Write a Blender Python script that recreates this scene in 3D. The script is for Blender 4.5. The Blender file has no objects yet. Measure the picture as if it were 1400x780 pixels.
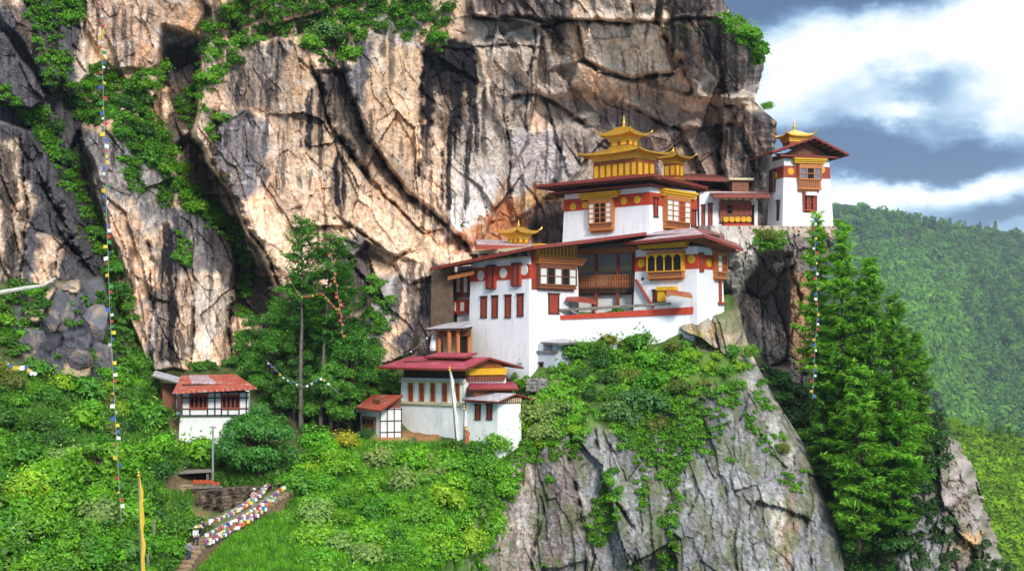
import bpy, math, random
import numpy as np
from mathutils import Vector, Matrix
random.seed(7)
SC = bpy.context.scene
COL = SC.collection
R = math.radians
# ------------------------------------------------------------------ camera
FPX, CU, HV = 1900.0, 700.0, 480.0        # focal length in photo pixels, centre column, horizon row
cam = bpy.data.cameras.new('camera'); cam_o = bpy.data.objects.new('camera', cam); COL.objects.link(cam_o)
cam.sensor_width = 36.0; cam.lens = 36.0 * FPX / 1400.0; cam.shift_y = 90.0 / 1400.0
cam.clip_start = 1.0; cam.clip_end = 30000.0
cam_o.location = (0, 0, 0); cam_o.rotation_euler = (R(90), 0, 0)
SC.camera = cam_o
# ------------------------------------------------------------------ sun, sky, exposure
SUN_DIR = Vector((0.30, -0.85, 0.44)).normalized()     # towards the sun
sun = bpy.data.lights.new('sun', 'SUN'); sun.energy = 1.85; sun.angle = R(10.0); sun.color = (1.0, 0.95, 0.87)
sun_o = bpy.data.objects.new('sun', sun); COL.objects.link(sun_o)
sun_o.rotation_euler = (-SUN_DIR).to_track_quat('-Z', 'Y').to_euler()
SC.view_settings.view_transform = 'Standard'; SC.view_settings.look = 'None'
HAZE = 0.00006
SC.view_settings.exposure = 0.86; SC.view_settings.gamma = 1.0; SC.view_settings.use_curve_mapping = False

class NT:
    """small helper round a node tree"""
    def __init__(s, tree): s.t = tree; s.n = tree.nodes; s.l = tree.links
    def new(s, t, **k):
        x = s.n.new(t)
        for a, b in k.items(): setattr(x, a, b)
        return x
    def link(s, a, b): s.l.new(a, b)
    def val(s, sock, v):
        if isinstance(v, bpy.types.NodeSocket): s.l.new(v, sock)
        else: sock.default_value = v
    def math(s, op, a, b=0.0, c=None, clamp=False):
        m = s.new('ShaderNodeMath', operation=op, use_clamp=clamp); s.val(m.inputs[0], a); s.val(m.inputs[1], b)
        if c is not None: s.val(m.inputs[2], c)
        return m.outputs[0]
    def mix(s, f, a, b, blend='MIX'):
        m = s.new('ShaderNodeMix', data_type='RGBA', blend_type=blend); s.val(m.inputs[0], f); s.val(m.inputs[6], a); s.val(m.inputs[7], b)
        return m.outputs[2]
    def ramp(s, f, stops):
        r = s.new('ShaderNodeValToRGB'); e = r.color_ramp.elements
        while len(e) < len(stops): e.new(0.5)
        for i, (p, c) in enumerate(stops):
            e[i].position = p; e[i].color = (*c, 1) if len(c) == 3 else c
        s.val(r.inputs[0], f); return r.outputs[0]
    def noise(s, vec, scale, detail=4.0, rough=0.55, dist=0.0):
        n = s.new('ShaderNodeTexNoise'); n.inputs['Scale'].default_value = scale; n.inputs['Detail'].default_value = detail
        n.inputs['Roughness'].default_value = rough; n.inputs['Distortion'].default_value = dist
        if vec is not None: s.link(vec, n.inputs['Vector'])
        return n.outputs[0]
    def mapping(s, vec, scale=(1, 1, 1), loc=(0, 0, 0), rot=(0, 0, 0)):
        m = s.new('ShaderNodeMapping'); m.inputs['Scale'].default_value = scale; m.inputs['Location'].default_value = loc; m.inputs['Rotation'].default_value = rot
        s.link(vec, m.inputs[0]); return m.outputs[0]

w = bpy.data.worlds.new('World'); SC.world = w; w.use_nodes = True
W = NT(w.node_tree); W.n.clear()
sky = W.new('ShaderNodeTexSky'); sky.sky_type = 'NISHITA'; sky.sun_disc = False
sky.sun_elevation = math.asin(SUN_DIR.z); sky.sun_rotation = math.atan2(SUN_DIR.x, SUN_DIR.y); sky.altitude = 3000
bg_s = W.new('ShaderNodeBackground'); bg_s.inputs[1].default_value = 0.10; W.link(sky.outputs[0], bg_s.inputs[0])
# clouds: banks and puffs placed by direction (azimuth and elevation of the real sky)
tc = W.new('ShaderNodeTexCoord'); sep = W.new('ShaderNodeSeparateXYZ'); W.link(tc.outputs['Generated'], sep.inputs[0])
az = W.math('ARCTAN2', sep.outputs[0], sep.outputs[1]); el = W.math('ARCSINE', sep.outputs[2])
comb = W.new('ShaderNodeCombineXYZ'); W.link(az, comb.inputs[0]); W.link(W.math('MULTIPLY', el, 1.6), comb.inputs[1])
n1 = W.noise(comb.outputs[0], 9.0, 7.0, 0.58); n2 = W.noise(W.mapping(comb.outputs[0], loc=(3.1, 7.7, 0)), 9.0, 7.0, 0.58)
n3 = W.noise(W.mapping(comb.outputs[0], loc=(1.3, 2.2, 0)), 26.0, 6.0, 0.6)
azd = W.math('ADD', az, W.math('MULTIPLY', W.math('SUBTRACT', n1, 0.5), 0.13))
eld = W.math('ADD', el, W.math('MULTIPLY', W.math('SUBTRACT', n2, 0.5), 0.085))
def A_(u): return math.atan((u - CU) / FPX)
def E_(v, u=1200): return math.atan((HV - v) / FPX / math.hypot(1, (u - CU) / FPX))
def puff(u, v, su, sv, amp):
    a = W.math('MULTIPLY', W.math('SUBTRACT', azd, A_(u)), FPX / su); e = W.math('MULTIPLY', W.math('SUBTRACT', eld, E_(v, u)), FPX / sv)
    d = W.math('ADD', W.math('MULTIPLY', a, a), W.math('MULTIPLY', e, e))
    return W.math('MULTIPLY', W.math('EXPONENT', W.math('MULTIPLY', d, -1.0)), amp)
tot = W.math('ADD', 0.44, W.math('MULTIPLY', W.math('SUBTRACT', n3, 0.5), 0.34))
for p in [(1345, 52, 120, 64, 0.85), (1150, 82, 85, 36, 0.68), (1060, 130, 45, 50, 0.5), (1260, 258, 150, 20, 0.8), (1370, 262, 60, 12, 0.25), (1205, 140, 46, 14, 0.55), (1395, 150, 50, 45, 0.5),
          (1060, 12, 120, 28, -0.55), (1230, 8, 110, 10, -0.3), (1250, 200, 150, 26, -0.75), (1265, 105, 85, 28, -0.5), (1160, 205, 90, 40, -0.45), (1370, 303, 90, 14, -0.7), (1330, 205, 90, 20, -0.25)]:
    tot = W.math('ADD', tot, puff(*p))
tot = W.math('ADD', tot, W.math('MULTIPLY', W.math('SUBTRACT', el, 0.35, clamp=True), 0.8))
crgb = W.ramp(tot, [(0.0, (0.045, 0.080, 0.17)), (0.2, (0.080, 0.142, 0.26)), (0.42, (0.19, 0.305, 0.44)), (0.68, (0.47, 0.58, 0.67)), (0.95, (0.76, 0.78, 0.79))])
crgb = W.mix(1.0, crgb, W.ramp(el, [(0.0, (0.47,)*3), (0.30, (0.47,)*3), (0.62, (1.25,)*3)]), 'MULTIPLY')   # overcast zenith: unseen sky overhead brightened to lift the ambient light
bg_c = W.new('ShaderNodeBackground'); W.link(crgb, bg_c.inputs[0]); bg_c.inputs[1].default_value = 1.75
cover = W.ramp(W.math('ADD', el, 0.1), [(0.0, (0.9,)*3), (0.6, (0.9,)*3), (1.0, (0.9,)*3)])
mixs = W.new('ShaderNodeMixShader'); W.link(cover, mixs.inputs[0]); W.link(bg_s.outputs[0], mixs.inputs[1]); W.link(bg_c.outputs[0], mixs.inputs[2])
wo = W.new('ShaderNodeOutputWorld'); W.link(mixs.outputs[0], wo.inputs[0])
try:
    w.cycles.sampling_method = 'MANUAL'; w.cycles.sample_map_resolution = 512
except Exception: pass
cy = SC.cycles
cy.max_bounces = 5; cy.diffuse_bounces = 3; cy.glossy_bounces = 2; cy.transmission_bounces = 3; cy.volume_bounces = 0; cy.transparent_max_bounces = 4
cy.use_denoising = True

# ------------------------------------------------------------------ geometry helpers
def P(u, v, Y): return Vector(((u - CU) / FPX * Y, Y, (HV - v) / FPX * Y))
def Pn(u, v, Y): return np.stack([(u - CU) / FPX * Y, Y, (HV - v) / FPX * Y], -1)
def tag(o, label=None, cat=None, group=None, kind=None):
    if label: o['label'] = label
    if cat: o['category'] = cat
    if group: o['group'] = group
    if kind or cat: o['kind'] = kind or 'thing'
    return o
def thing(name, label, cat, loc=(0, 0, 0), rz=0.0, group=None):
    o = bpy.data.objects.new(name, None); o.empty_display_size = 0.5; COL.objects.link(o); o.location = loc; o.rotation_euler = (0, 0, rz)
    return tag(o, label, cat, group)
def link(name, me, parent=None, loc=None):
    o = bpy.data.objects.new(name, me); COL.objects.link(o)
    if parent is not None: o.parent = parent
    if loc is not None: o.location = loc
    return o
class MB:
    def __init__(s): s.v = []; s.f = []; s.m = []
    def add(s, vs, fs, mi=0):
        b = len(s.v); s.v += [tuple(x) for x in vs]; s.f += [tuple(i + b for i in f) for f in fs]; s.m += [mi] * len(fs); return s
    def hexa(s, bot, top, mi=0):
        n = len(bot)
        fs = [tuple(reversed(range(n))), tuple(range(n, 2 * n))] + [(i, (i + 1) % n, n + (i + 1) % n, n + i) for i in range(n)]
        return s.add(list(bot) + list(top), fs, mi)
    def box(s, x0, x1, y0, y1, z0, z1, mi=0):
        x0, x1 = min(x0, x1), max(x0, x1); y0, y1 = min(y0, y1), max(y0, y1); z0, z1 = min(z0, z1), max(z0, z1)
        q = [(x0, y0), (x1, y0), (x1, y1), (x0, y1)]
        return s.hexa([(a, b, z0) for a, b in q], [(a, b, z1) for a, b in q], mi)
    def slab(s, pts, th, mt=0, mb_=1, ms=2):
        n = len(pts); pts = [Vector(p) for p in pts]; lo = [p - Vector((0, 0, th)) for p in pts]
        nz = sum((pts[i].x * pts[(i + 1) % n].y - pts[(i + 1) % n].x * pts[i].y) for i in range(n))
        if nz < 0: pts.reverse(); lo.reverse()
        s.add(pts, [tuple(range(n))], mt); s.add(lo, [tuple(reversed(range(n)))], mb_)
        for i in range(n):
            j = (i + 1) % n; s.add([lo[i], lo[j], pts[j], pts[i]], [(0, 1, 2, 3)], ms)
        return s
    def lathe(s, c, prof, n=10, mi=0):
        vs = []; fs = []
        for r, z in prof:
            for k in range(n):
                a = 2 * math.pi * k / n; vs.append((c[0] + r * math.cos(a), c[1] + r * math.sin(a), c[2] + z))
        for i in range(len(prof) - 1):
            for k in range(n):
                k2 = (k + 1) % n; fs.append((i * n + k, i * n + k2, (i + 1) * n + k2, (i + 1) * n + k))
        fs.append(tuple(reversed(range(n)))); fs.append(tuple(range((len(prof) - 1) * n, len(prof) * n)))
        return s.add(vs, fs, mi)
    def tube(s, pts, rad, n=6, mi=0):
        pts = [Vector(p) for p in pts]; m = len(pts); vs = []; fs = []
        rr = rad if isinstance(rad, (list, tuple)) else [rad] * m
        for i, p in enumerate(pts):
            d = (pts[min(i + 1, m - 1)] - pts[max(i - 1, 0)]).normalized()
            a = d.orthogonal().normalized() if abs(d.z) < 0.9 else d.cross(Vector((1, 0, 0))).normalized()
            b = d.cross(a)
            for k in range(n):
                t = 2 * math.pi * k / n; vs.append(p + (a * math.cos(t) + b * math.sin(t)) * rr[i])
        for i in range(m - 1):
            for k in range(n):
                k2 = (k + 1) % n; fs.append((i * n + k, i * n + k2, (i + 1) * n + k2, (i + 1) * n + k))
        fs.append(tuple(reversed(range(n)))); fs.append(tuple(range((m - 1) * n, m * n)))
        return s.add(vs, fs, mi)
    def mesh(s, name, mats, smooth=False):
        me = bpy.data.meshes.new(name); me.from_pydata(s.v, [], s.f)
        for m in (mats if isinstance(mats, (list, tuple)) else [mats]): me.materials.append(m)
        me.polygons.foreach_set('material_index', s.m)
        if smooth: me.polygons.foreach_set('use_smooth', [True] * len(me.polygons))
        me.update(); return me
    def build(s, name, mats, parent=None, smooth=False, bevel=0.0):
        o = link(name, s.mesh(name, mats, smooth), parent)
        if bevel:
            b = o.modifiers.new('bevel', 'BEVEL'); b.width = bevel; b.segments = 1; b.limit_method = 'ANGLE'
        return o
# ------------------------------------------------------------------ numpy noise
def _h(ix, iy, s):
    ix = ix.astype(np.int64); iy = iy.astype(np.int64)
    n = (ix * 374761393 + iy * 668265263 + s * 1442695041) & 0xFFFFFFFF
    n = ((n ^ (n >> 13)) * 1274126177) & 0xFFFFFFFF
    n = ((n ^ (n >> 15)) * 2246822519) & 0xFFFFFFFF
    return ((n ^ (n >> 16)) & 0xFFFFFF) / float(0x1000000)
def perlin(x, y, s=0):
    ix = np.floor(x); iy = np.floor(y); fx = x - ix; fy = y - iy
    ux = fx * fx * fx * (fx * (fx * 6 - 15) + 10); uy = fy * fy * fy * (fy * (fy * 6 - 15) + 10)
    def g(a, b):
        t = _h(ix + a, iy + b, s) * 2 * np.pi; return np.cos(t) * (fx - a) + np.sin(t) * (fy - b)
    return ((g(0, 0) * (1 - ux) + g(1, 0) * ux) * (1 - uy) + (g(0, 1) * (1 - ux) + g(1, 1) * ux) * uy) * 1.5
def fbm(x, y, o=4, s=0, gain=0.5):
    a = 1.0; t = 0.0 * x; f = 1.0
    for i in range(o):
        t = t + a * perlin(x * f, y * f, s + 17 * i); a *= gain; f *= 2.03
    return t
def ridged(x, y, o=4, s=0):
    a = 1.0; t = 0.0 * x; f = 1.0
    for i in range(o):
        t = t + a * (1 - 2 * np.abs(perlin(x * f, y * f, s + 31 * i))); a *= 0.5; f *= 2.07
    return t
def cells(x, y, s=0):
    """nearest jittered site: F1, F2, three random numbers of the site and the offset from it"""
    ix = np.floor(x); iy = np.floor(y); F1 = np.full(x.shape, 9.0); F2 = np.full(x.shape, 9.0)
    r1 = np.zeros(x.shape); r2 = np.zeros(x.shape); r3 = np.zeros(x.shape); DX = np.zeros(x.shape); DY = np.zeros(x.shape)
    for a in (-1, 0, 1):
        for b in (-1, 0, 1):
            cx = ix + a; cy_ = iy + b; dx = x - (cx + _h(cx, cy_, s)); dy = y - (cy_ + _h(cx, cy_, s + 5)); d = np.hypot(dx, dy)
            n = d < F1
            F2 = np.where(n, F1, np.minimum(F2, d)); F1 = np.where(n, d, F1)
            r1 = np.where(n, _h(cx, cy_, s + 11), r1); r2 = np.where(n, _h(cx, cy_, s + 12), r2); r3 = np.where(n, _h(cx, cy_, s + 13), r3)
            DX = np.where(n, dx, DX); DY = np.where(n, dy, DY)
    return F1, F2, r1, r2, r3, DX, DY
def sstep(a, b, x):
    t = np.clip((x - a) / (b - a), 0, 1); return t * t * (3 - 2 * t)
def poly_sd(u, v, poly):
    """signed distance to a polygon, negative inside"""
    d = np.full(u.shape, 1e9); inside = np.zeros(u.shape, bool); n = len(poly)
    for i in range(n):
        ax, ay = poly[i]; bx, by = poly[(i + 1) % n]; ex, ey = bx - ax, by - ay
        t = np.clip(((u - ax) * ex + (v - ay) * ey) / (ex * ex + ey * ey + 1e-9), 0, 1)
        d = np.minimum(d, np.hypot(u - ax - t * ex, v - ay - t * ey))
        c = ((ay > v) != (by > v)) & (u < (bx - ax) * (v - ay) / (by - ay + 1e-12) + ax); inside ^= c
    return np.where(inside, -d, d)
def line_d(u, v, pl):
    """distance to a polyline and the side (positive on its right when walking down it)"""
    d = np.full(u.shape, 1e9); sd = np.zeros(u.shape)
    for i in range(len(pl) - 1):
        ax, ay = pl[i]; bx, by = pl[i + 1]; ex, ey = bx - ax, by - ay
        t = np.clip(((u - ax) * ex + (v - ay) * ey) / (ex * ex + ey * ey + 1e-9), 0, 1)
        q = np.hypot(u - ax - t * ex, v - ay - t * ey); n = q < d
        d = np.where(n, q, d); sd = np.where(n, -np.sign(ex * (v - ay) - ey * (u - ax)), sd)
    return d, sd
def mq(pts, c=0.35):
    p = np.array(pts, float); X = p[:, :2] / 100.0; n = len(p)
    ph = lambda r2: np.sqrt(r2 + c * c)
    A = ph(((X[:, None] - X[None]) ** 2).sum(-1)); Q = np.hstack([np.ones((n, 1)), X])
    M = np.block([[A, Q], [Q.T, np.zeros((3, 3))]]); k = np.linalg.solve(M, np.r_[p[:, 2], 0, 0, 0])
    def f(u, v):
        x = u / 100.0; y = v / 100.0; t = k[n] + k[n + 1] * x + k[n + 2] * y
        for i in range(n): t = t + k[i] * ph((x - X[i, 0]) ** 2 + (y - X[i, 1]) ** 2)
        return t
    return f
def quads_mesh(name, V, mats, attr=None, smooth=False):
    """V: (N,4,3) quads; attr: one number per quad"""
    n = len(V); me = bpy.data.meshes.new(name); me.vertices.add(n * 4); me.vertices.foreach_set('co', np.ascontiguousarray(V, np.float32).ravel())
    me.loops.add(n * 4); me.loops.foreach_set('vertex_index', np.arange(n * 4, dtype=np.int32))
    me.polygons.add(n); me.polygons.foreach_set('loop_start', np.arange(0, n * 4, 4, dtype=np.int32))
    for m in (mats if isinstance(mats, (list, tuple)) else [mats]): me.materials.append(m)
    me.update(calc_edges=True)
    if attr is not None:
        a = me.attributes.new('tone', 'FLOAT', 'FACE'); a.data.foreach_set('value', np.ascontiguousarray(attr, np.float32))
    return me
def grid_mesh(name, X, mats, col=None, smooth=True):
    """X: (nv,nu,3) points"""
    nv, nu = X.shape[:2]; me = bpy.data.meshes.new(name); me.vertices.add(nv * nu); me.vertices.foreach_set('co', np.ascontiguousarray(X, np.float32).ravel())
    i = np.arange(nv * nu).reshape(nv, nu); q = np.stack([i[:-1, :-1], i[1:, :-1], i[1:, 1:], i[:-1, 1:]], -1).reshape(-1, 4)
    me.loops.add(q.size); me.loops.foreach_set('vertex_index', q.astype(np.int32).ravel())
    me.polygons.add(len(q)); me.polygons.foreach_set('loop_start', np.arange(0, q.size, 4, dtype=np.int32))
    me.materials.append(mats); me.update(calc_edges=True); me.polygons.foreach_set('use_smooth', np.full(len(q), smooth))
    if col is not None:
        a = me.attributes.new('Col', 'FLOAT_COLOR', 'POINT'); c = np.ones((nv * nu, 4), np.float32); c[:, :3] = col.reshape(-1, 3); a.data.foreach_set('color', c.ravel())
    return me
# ------------------------------------------------------------------ materials
def mat(name):
    m = bpy.data.materials.new(name); m.use_nodes = True; t = NT(m.node_tree)
    return m, t, t.n['Principled BSDF']
def simple(name, c, rough=0.7, metal=0.0, var=0.25, scale=2.5, bump=0.0, spec=0.3, stain=0.0):
    m, t, b = mat(name); co = t.new('ShaderNodeTexCoord').outputs['Object']
    n = t.noise(co, scale, 5.0, 0.6); k = t.math('ADD', 1.0 - var * 0.5, t.math('MULTIPLY', t.math('SUBTRACT', n, 0.5), var * 2.0))
    c2 = t.new('ShaderNodeCombineColor'); [t.link(k, c2.inputs[i]) for i in range(3)]
    col = t.mix(1.0, (*c, 1), c2.outputs[0], 'MULTIPLY')
    if stain:
        s = t.noise(t.mapping(co, (2.2, 2.2, 0.25)), 1.3, 6.0, 0.65); col = t.mix(t.math('MULTIPLY', t.math('SUBTRACT', s, 0.52, clamp=True), stain * 4.0, clamp=True), col, (0.30, 0.27, 0.22, 1))
        s2 = t.noise(co, 0.9, 5.0, 0.7); col = t.mix(t.math('MULTIPLY', t.math('SUBTRACT', s2, 0.55, clamp=True), stain * 2.5, clamp=True), col, (0.55, 0.47, 0.36, 1))
    t.link(col, b.inputs['Base Color']); b.inputs['Roughness'].default_value = rough; b.inputs['Metallic'].default_value = metal
    b.inputs['Specular IOR Level'].default_value = spec
    if bump:
        bp = t.new('ShaderNodeBump'); bp.inputs['Strength'].default_value = bump; bp.inputs['Distance'].default_value = 0.08
        t.link(t.noise(co, scale * 4, 4.0), bp.inputs['Height']); t.link(bp.outputs[0], b.inputs['Normal'])
    return m
def roofmat(name, c, c2, amt, rough=0.5):
    m, t, b = mat(name); co = t.new('ShaderNodeTexCoord').outputs['Object']
    wv = t.new('ShaderNodeTexWave', wave_type='BANDS', bands_direction='DIAGONAL'); wv.inputs['Scale'].default_value = 1.1; t.link(co, wv.inputs[0])
    n = t.noise(t.mapping(co, (1, 1, 1)), 0.8, 6.0, 0.65); f = t.math('MULTIPLY', t.math('SUBTRACT', n, 0.62 - amt * 0.25, clamp=True), 5.0, clamp=True)
    n2 = t.noise(co, 3.0, 4.0); col = t.mix(f, (*c, 1), (*c2, 1)); g = t.math('ADD', 0.75, t.math('MULTIPLY', n2, 0.5))
    cc = t.new('ShaderNodeCombineColor'); [t.link(g, cc.inputs[i]) for i in range(3)]
    br = t.new('ShaderNodeTexBrick'); br.inputs['Scale'].default_value = 0.55; br.inputs['Mortar Size'].default_value = 0.018; br.inputs['Color1'].default_value = (1, 1, 1, 1); br.inputs['Color2'].default_value = (0.72, 0.70, 0.70, 1); br.inputs['Mortar'].default_value = (0.35, 0.3, 0.3, 1); t.link(co, br.inputs['Vector'])
    t.link(t.mix(1.0, t.mix(1.0, col, cc.outputs[0], 'MULTIPLY'), br.outputs[0], 'MULTIPLY'), b.inputs['Base Color']); b.inputs['Roughness'].default_value = rough
    bp = t.new('ShaderNodeBump'); bp.inputs['Strength'].default_value = 0.6; bp.inputs['Distance'].default_value = 0.07; t.link(wv.outputs[1], bp.inputs['Height']); t.link(bp.outputs[0], b.inputs['Normal'])
    return m
def rockmat(name, green=0.0):
    m, t, b = mat(name); co = t.new('ShaderNodeTexCoord').outputs['Object']
    at = t.new('ShaderNodeAttribute', attribute_name='Col').outputs['Color']
    n1 = t.noise(co, 0.55, 8.0, 0.66, 0.0); n2 = t.noise(t.mapping(co, (1.6, 1.6, 0.16)), 0.9, 6.0, 0.62); n3 = t.noise(co, 3.4, 9.0, 0.75)
    k = t.math('ADD', t.math('ADD', t.math('MULTIPLY', n1, 1.1), t.math('MULTIPLY', n2, 0.7)), t.math('MULTIPLY', n3, 0.9)); k = t.math('ADD', t.math('MULTIPLY', k, 0.95), -0.05); sp = t.math('MULTIPLY', t.math('SUBTRACT', t.noise(t.mapping(co, loc=(3, 3, 8)), 1.5, 9.0, 0.75), 0.55, clamp=True), 4.0, clamp=True); k = t.math('MULTIPLY', k, t.math('SUBTRACT', 1.0, t.math('MULTIPLY', sp, 0.45)))
    cc = t.new('ShaderNodeCombineColor'); [t.link(k, cc.inputs[i]) for i in range(3)]
    col = t.mix(1.0, at, cc.outputs[0], 'MULTIPLY')
    # warm and cool mineral patches
    p = t.noise(t.mapping(co, loc=(9, 4, 2)), 0.33, 6.0, 0.7); col = t.mix(t.math('MULTIPLY', t.math('SUBTRACT', p, 0.53, clamp=True), 2.6, clamp=True), col, t.mix(1.0, col, (1.18, 0.84, 0.60, 1), 'MULTIPLY'))
    p2 = t.noise(t.mapping(co, loc=(1, 14, 7)), 0.4, 6.0, 0.7); col = t.mix(t.math('MULTIPLY', t.math('SUBTRACT', p2, 0.52, clamp=True), 2.0, clamp=True), col, t.mix(1.0, col, (0.72, 0.74, 0.82, 1), 'MULTIPLY'))
    # fissures: thin joints in the stone
    wv = t.new('ShaderNodeVectorMath', operation='ADD'); t.link(co, wv.inputs[0])
    nz = t.new('ShaderNodeTexNoise'); nz.inputs['Scale'].default_value = 0.35; nz.inputs['Detail'].default_value = 5; t.link(co, nz.inputs['Vector'])
    sc = t.new('ShaderNodeVectorMath', operation='SCALE'); sc.inputs['Scale'].default_value = 1.2; t.link(nz.outputs[1], sc.inputs[0]); t.link(sc.outputs[0], wv.inputs[1])
    def joint(scale, wid, rot):
        vo = t.new('ShaderNodeTexVoronoi', feature='DISTANCE_TO_EDGE'); vo.inputs['Scale'].default_value = scale; t.link(t.mapping(wv.outputs[0], (1.25, 1.0, 0.6), rot=rot), vo.inputs['Vector'])
        return t.math('SUBTRACT', 1.0, t.math('DIVIDE', vo.outputs[0], wid, clamp=True), clamp=True)
    j = t.math('MAXIMUM', joint(0.22, 0.022, (0.0, 0.5, 0.0)), t.math('MULTIPLY', joint(0.62, 0.035, (0.3, -0.4, 0.2)), 0.6))
    j = t.math('MULTIPLY', j, t.math('MULTIPLY', t.math('SUBTRACT', n1, 0.34, clamp=True), 4.0, clamp=True))
    col = t.mix(t.math('MULTIPLY', j, 0.25), col, (0.045, 0.036, 0.034, 1))
    if green:
        g = t.noise(co, 0.5, 6.0, 0.7); col = t.mix(t.math('MULTIPLY', t.math('SUBTRACT', g, 0.56, clamp=True), green * 5, clamp=True), col, (0.055, 0.085, 0.02, 1))
    t.link(col, b.inputs['Base Color']); b.inputs['Roughness'].default_value = 0.85; b.inputs['Specular IOR Level'].default_value = 0.12
    bp = t.new('ShaderNodeBump'); bp.inputs['Strength'].default_value = 0.8; bp.inputs['Distance'].default_value = 0.22
    h = t.math('SUBTRACT', t.math('ADD', t.math('MULTIPLY', n1, 0.9), t.math('MULTIPLY', n3, 0.42)), t.math('MULTIPLY', j, 0.2))
    t.link(h, bp.inputs['Height']); t.link(bp.outputs[0], b.inputs['Normal']); return m
def soilmat(name):
    m, t, b = mat(name); co = t.new('ShaderNodeTexCoord').outputs['Object']
    at = t.new('ShaderNodeAttribute', attribute_name='Col').outputs['Color']; n = t.noise(co, 1.6, 8.0, 0.7); k = t.math('ADD', 0.45, t.math('MULTIPLY', n, 1.1))
    cc = t.new('ShaderNodeCombineColor'); [t.link(k, cc.inputs[i]) for i in range(3)]
    t.link(t.mix(1.0, at, cc.outputs[0], 'MULTIPLY'), b.inputs['Base Color']); b.inputs['Roughness'].default_value = 0.9; b.inputs['Specular IOR Level'].default_value = 0.1
    bp = t.new('ShaderNodeBump'); bp.inputs['Strength'].default_value = 0.9; bp.inputs['Distance'].default_value = 0.25; t.link(n, bp.inputs['Height']); t.link(bp.outputs[0], b.inputs['Normal'])
    return m
def leafmat(name, transl=0.36, rough=0.5, gloss=0.05):
    """leaf colour: the plant's own tint times a per-leaf tone (young leaves paler and yellower; mountain tones also hold painted light)"""
    m, t, b = mat(name); t.n.remove(b); out = t.n['Material Output']
    oi = t.new('ShaderNodeObjectInfo'); tone = t.new('ShaderNodeAttribute', attribute_name='tone').outputs['Fac']
    k = t.ramp(tone, [(0.0, (0.42, 0.50, 0.60)), (0.5, (1.0, 1.0, 0.9)), (1.0, (1.75, 1.65, 1.2))])
    col = t.mix(1.0, oi.outputs['Color'], k, 'MULTIPLY')
    d = t.new('ShaderNodeBsdfDiffuse'); t.link(col, d.inputs[0]); tr = t.new('ShaderNodeBsdfTranslucent'); t.link(t.mix(1.0, col, (1.25, 1.25, 0.7, 1), 'MULTIPLY'), tr.inputs[0])
    g = t.new('ShaderNodeBsdfGlossy'); g.inputs['Roughness'].default_value = rough; g.inputs[0].default_value = (0.5, 0.55, 0.5, 1)
    m1 = t.new('ShaderNodeMixShader'); m1.inputs[0].default_value = transl; t.link(d.outputs[0], m1.inputs[1]); t.link(tr.outputs[0], m1.inputs[2])
    m2 = t.new('ShaderNodeMixShader'); m2.inputs[0].default_value = gloss; t.link(m1.outputs[0], m2.inputs[1]); t.link(g.outputs[0], m2.inputs[2]); t.link(m2.outputs[0], out.inputs[0])
    return m
WHITE = simple('whitewash', (0.83, 0.82, 0.83), 0.85, var=0.10, scale=0.8, bump=0.4, spec=0.15, stain=0.36)
WHITE_OLD = simple('weathered_whitewash', (0.84, 0.83, 0.81), 0.9, var=0.14, scale=1.2, bump=0.4, spec=0.1, stain=0.30)
RED = simple('red_ochre_paint', (0.52, 0.058, 0.024), 0.75, var=0.3)
REDW = simple('red_painted_wood', (0.37, 0.060, 0.030), 0.6, var=0.4)
ORANGE = simple('orange_painted_wood', (0.58, 0.20, 0.055), 0.6, var=0.5, scale=5.0)
WOODR = simple('carved_red_brown_wood', (0.33, 0.115, 0.06), 0.6, var=0.8, scale=7.0)
OCHRE = simple('ochre_paint', (0.80, 0.43, 0.02), 0.6, var=0.35, scale=4.0)
CREAM = simple('cream_paint', (0.66, 0.56, 0.34), 0.7, var=0.3)
GOLD = simple('gilded_copper', (0.95, 0.53, 0.06), 0.34, metal=0.65, var=0.5, scale=3.5)
GOLDD = simple('gilded_frieze', (0.42, 0.125, 0.03), 0.5, metal=0.2, var=0.6, scale=6.0)
DARKW = simple('dark_timber', (0.075, 0.035, 0.025), 0.75, var=0.6)
GREYW = simple('grey_weathered_timber', (0.24, 0.21, 0.18), 0.85, var=0.6)
MAROON = simple('maroon_fascia', (0.26, 0.04, 0.028), 0.5, var=0.4)
ROOF_M = roofmat('maroon_sheet_roof', (0.24, 0.060, 0.050), (0.36, 0.23, 0.21), 0.5)
ROOF_P = roofmat('crimson_sheet_roof', (0.42, 0.05, 0.085), (0.52, 0.24, 0.25), 0.25)
ROOF_G = roofmat('grey_sheet_roof', (0.50, 0.49, 0.52), (0.36, 0.22, 0.22), 0.35)
ROOF_R = roofmat('rusty_sheet_roof', (0.47, 0.085, 0.045), (0.45, 0.38, 0.36), 0.35)
ROOF_PK = roofmat('faded_pink_sheet_roof', (0.46, 0.30, 0.32), (0.60, 0.56, 0.58), 0.6)
DARK = simple('dark_interior', (0.012, 0.010, 0.010), 0.9, var=0.2)
MUD = simple('mud_wall', (0.20, 0.125, 0.085), 0.95, var=0.5, scale=1.2, bump=0.5)
PAPER = simple('white_window_panel', (0.78, 0.76, 0.70), 0.6, var=0.15)
GLASS = simple('window_glass', (0.16, 0.18, 0.22), 0.12, var=0.2, spec=0.6)
STEEL = simple('grey_steel', (0.35, 0.35, 0.36), 0.5, metal=0.5)
STONE = simple('rubble_stone', (0.27, 0.19, 0.125), 0.95, var=1.5, scale=1.4, bump=0.9)
BARK = simple('bark', (0.13, 0.085, 0.06), 0.95, var=0.7, scale=3.0, bump=0.6)
BARKP = simple('pale_bark', (0.21, 0.17, 0.15), 0.95, var=0.7, scale=3.0, bump=0.6)
ROPE = simple('rope', (0.25, 0.23, 0.2), 0.9)
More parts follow.
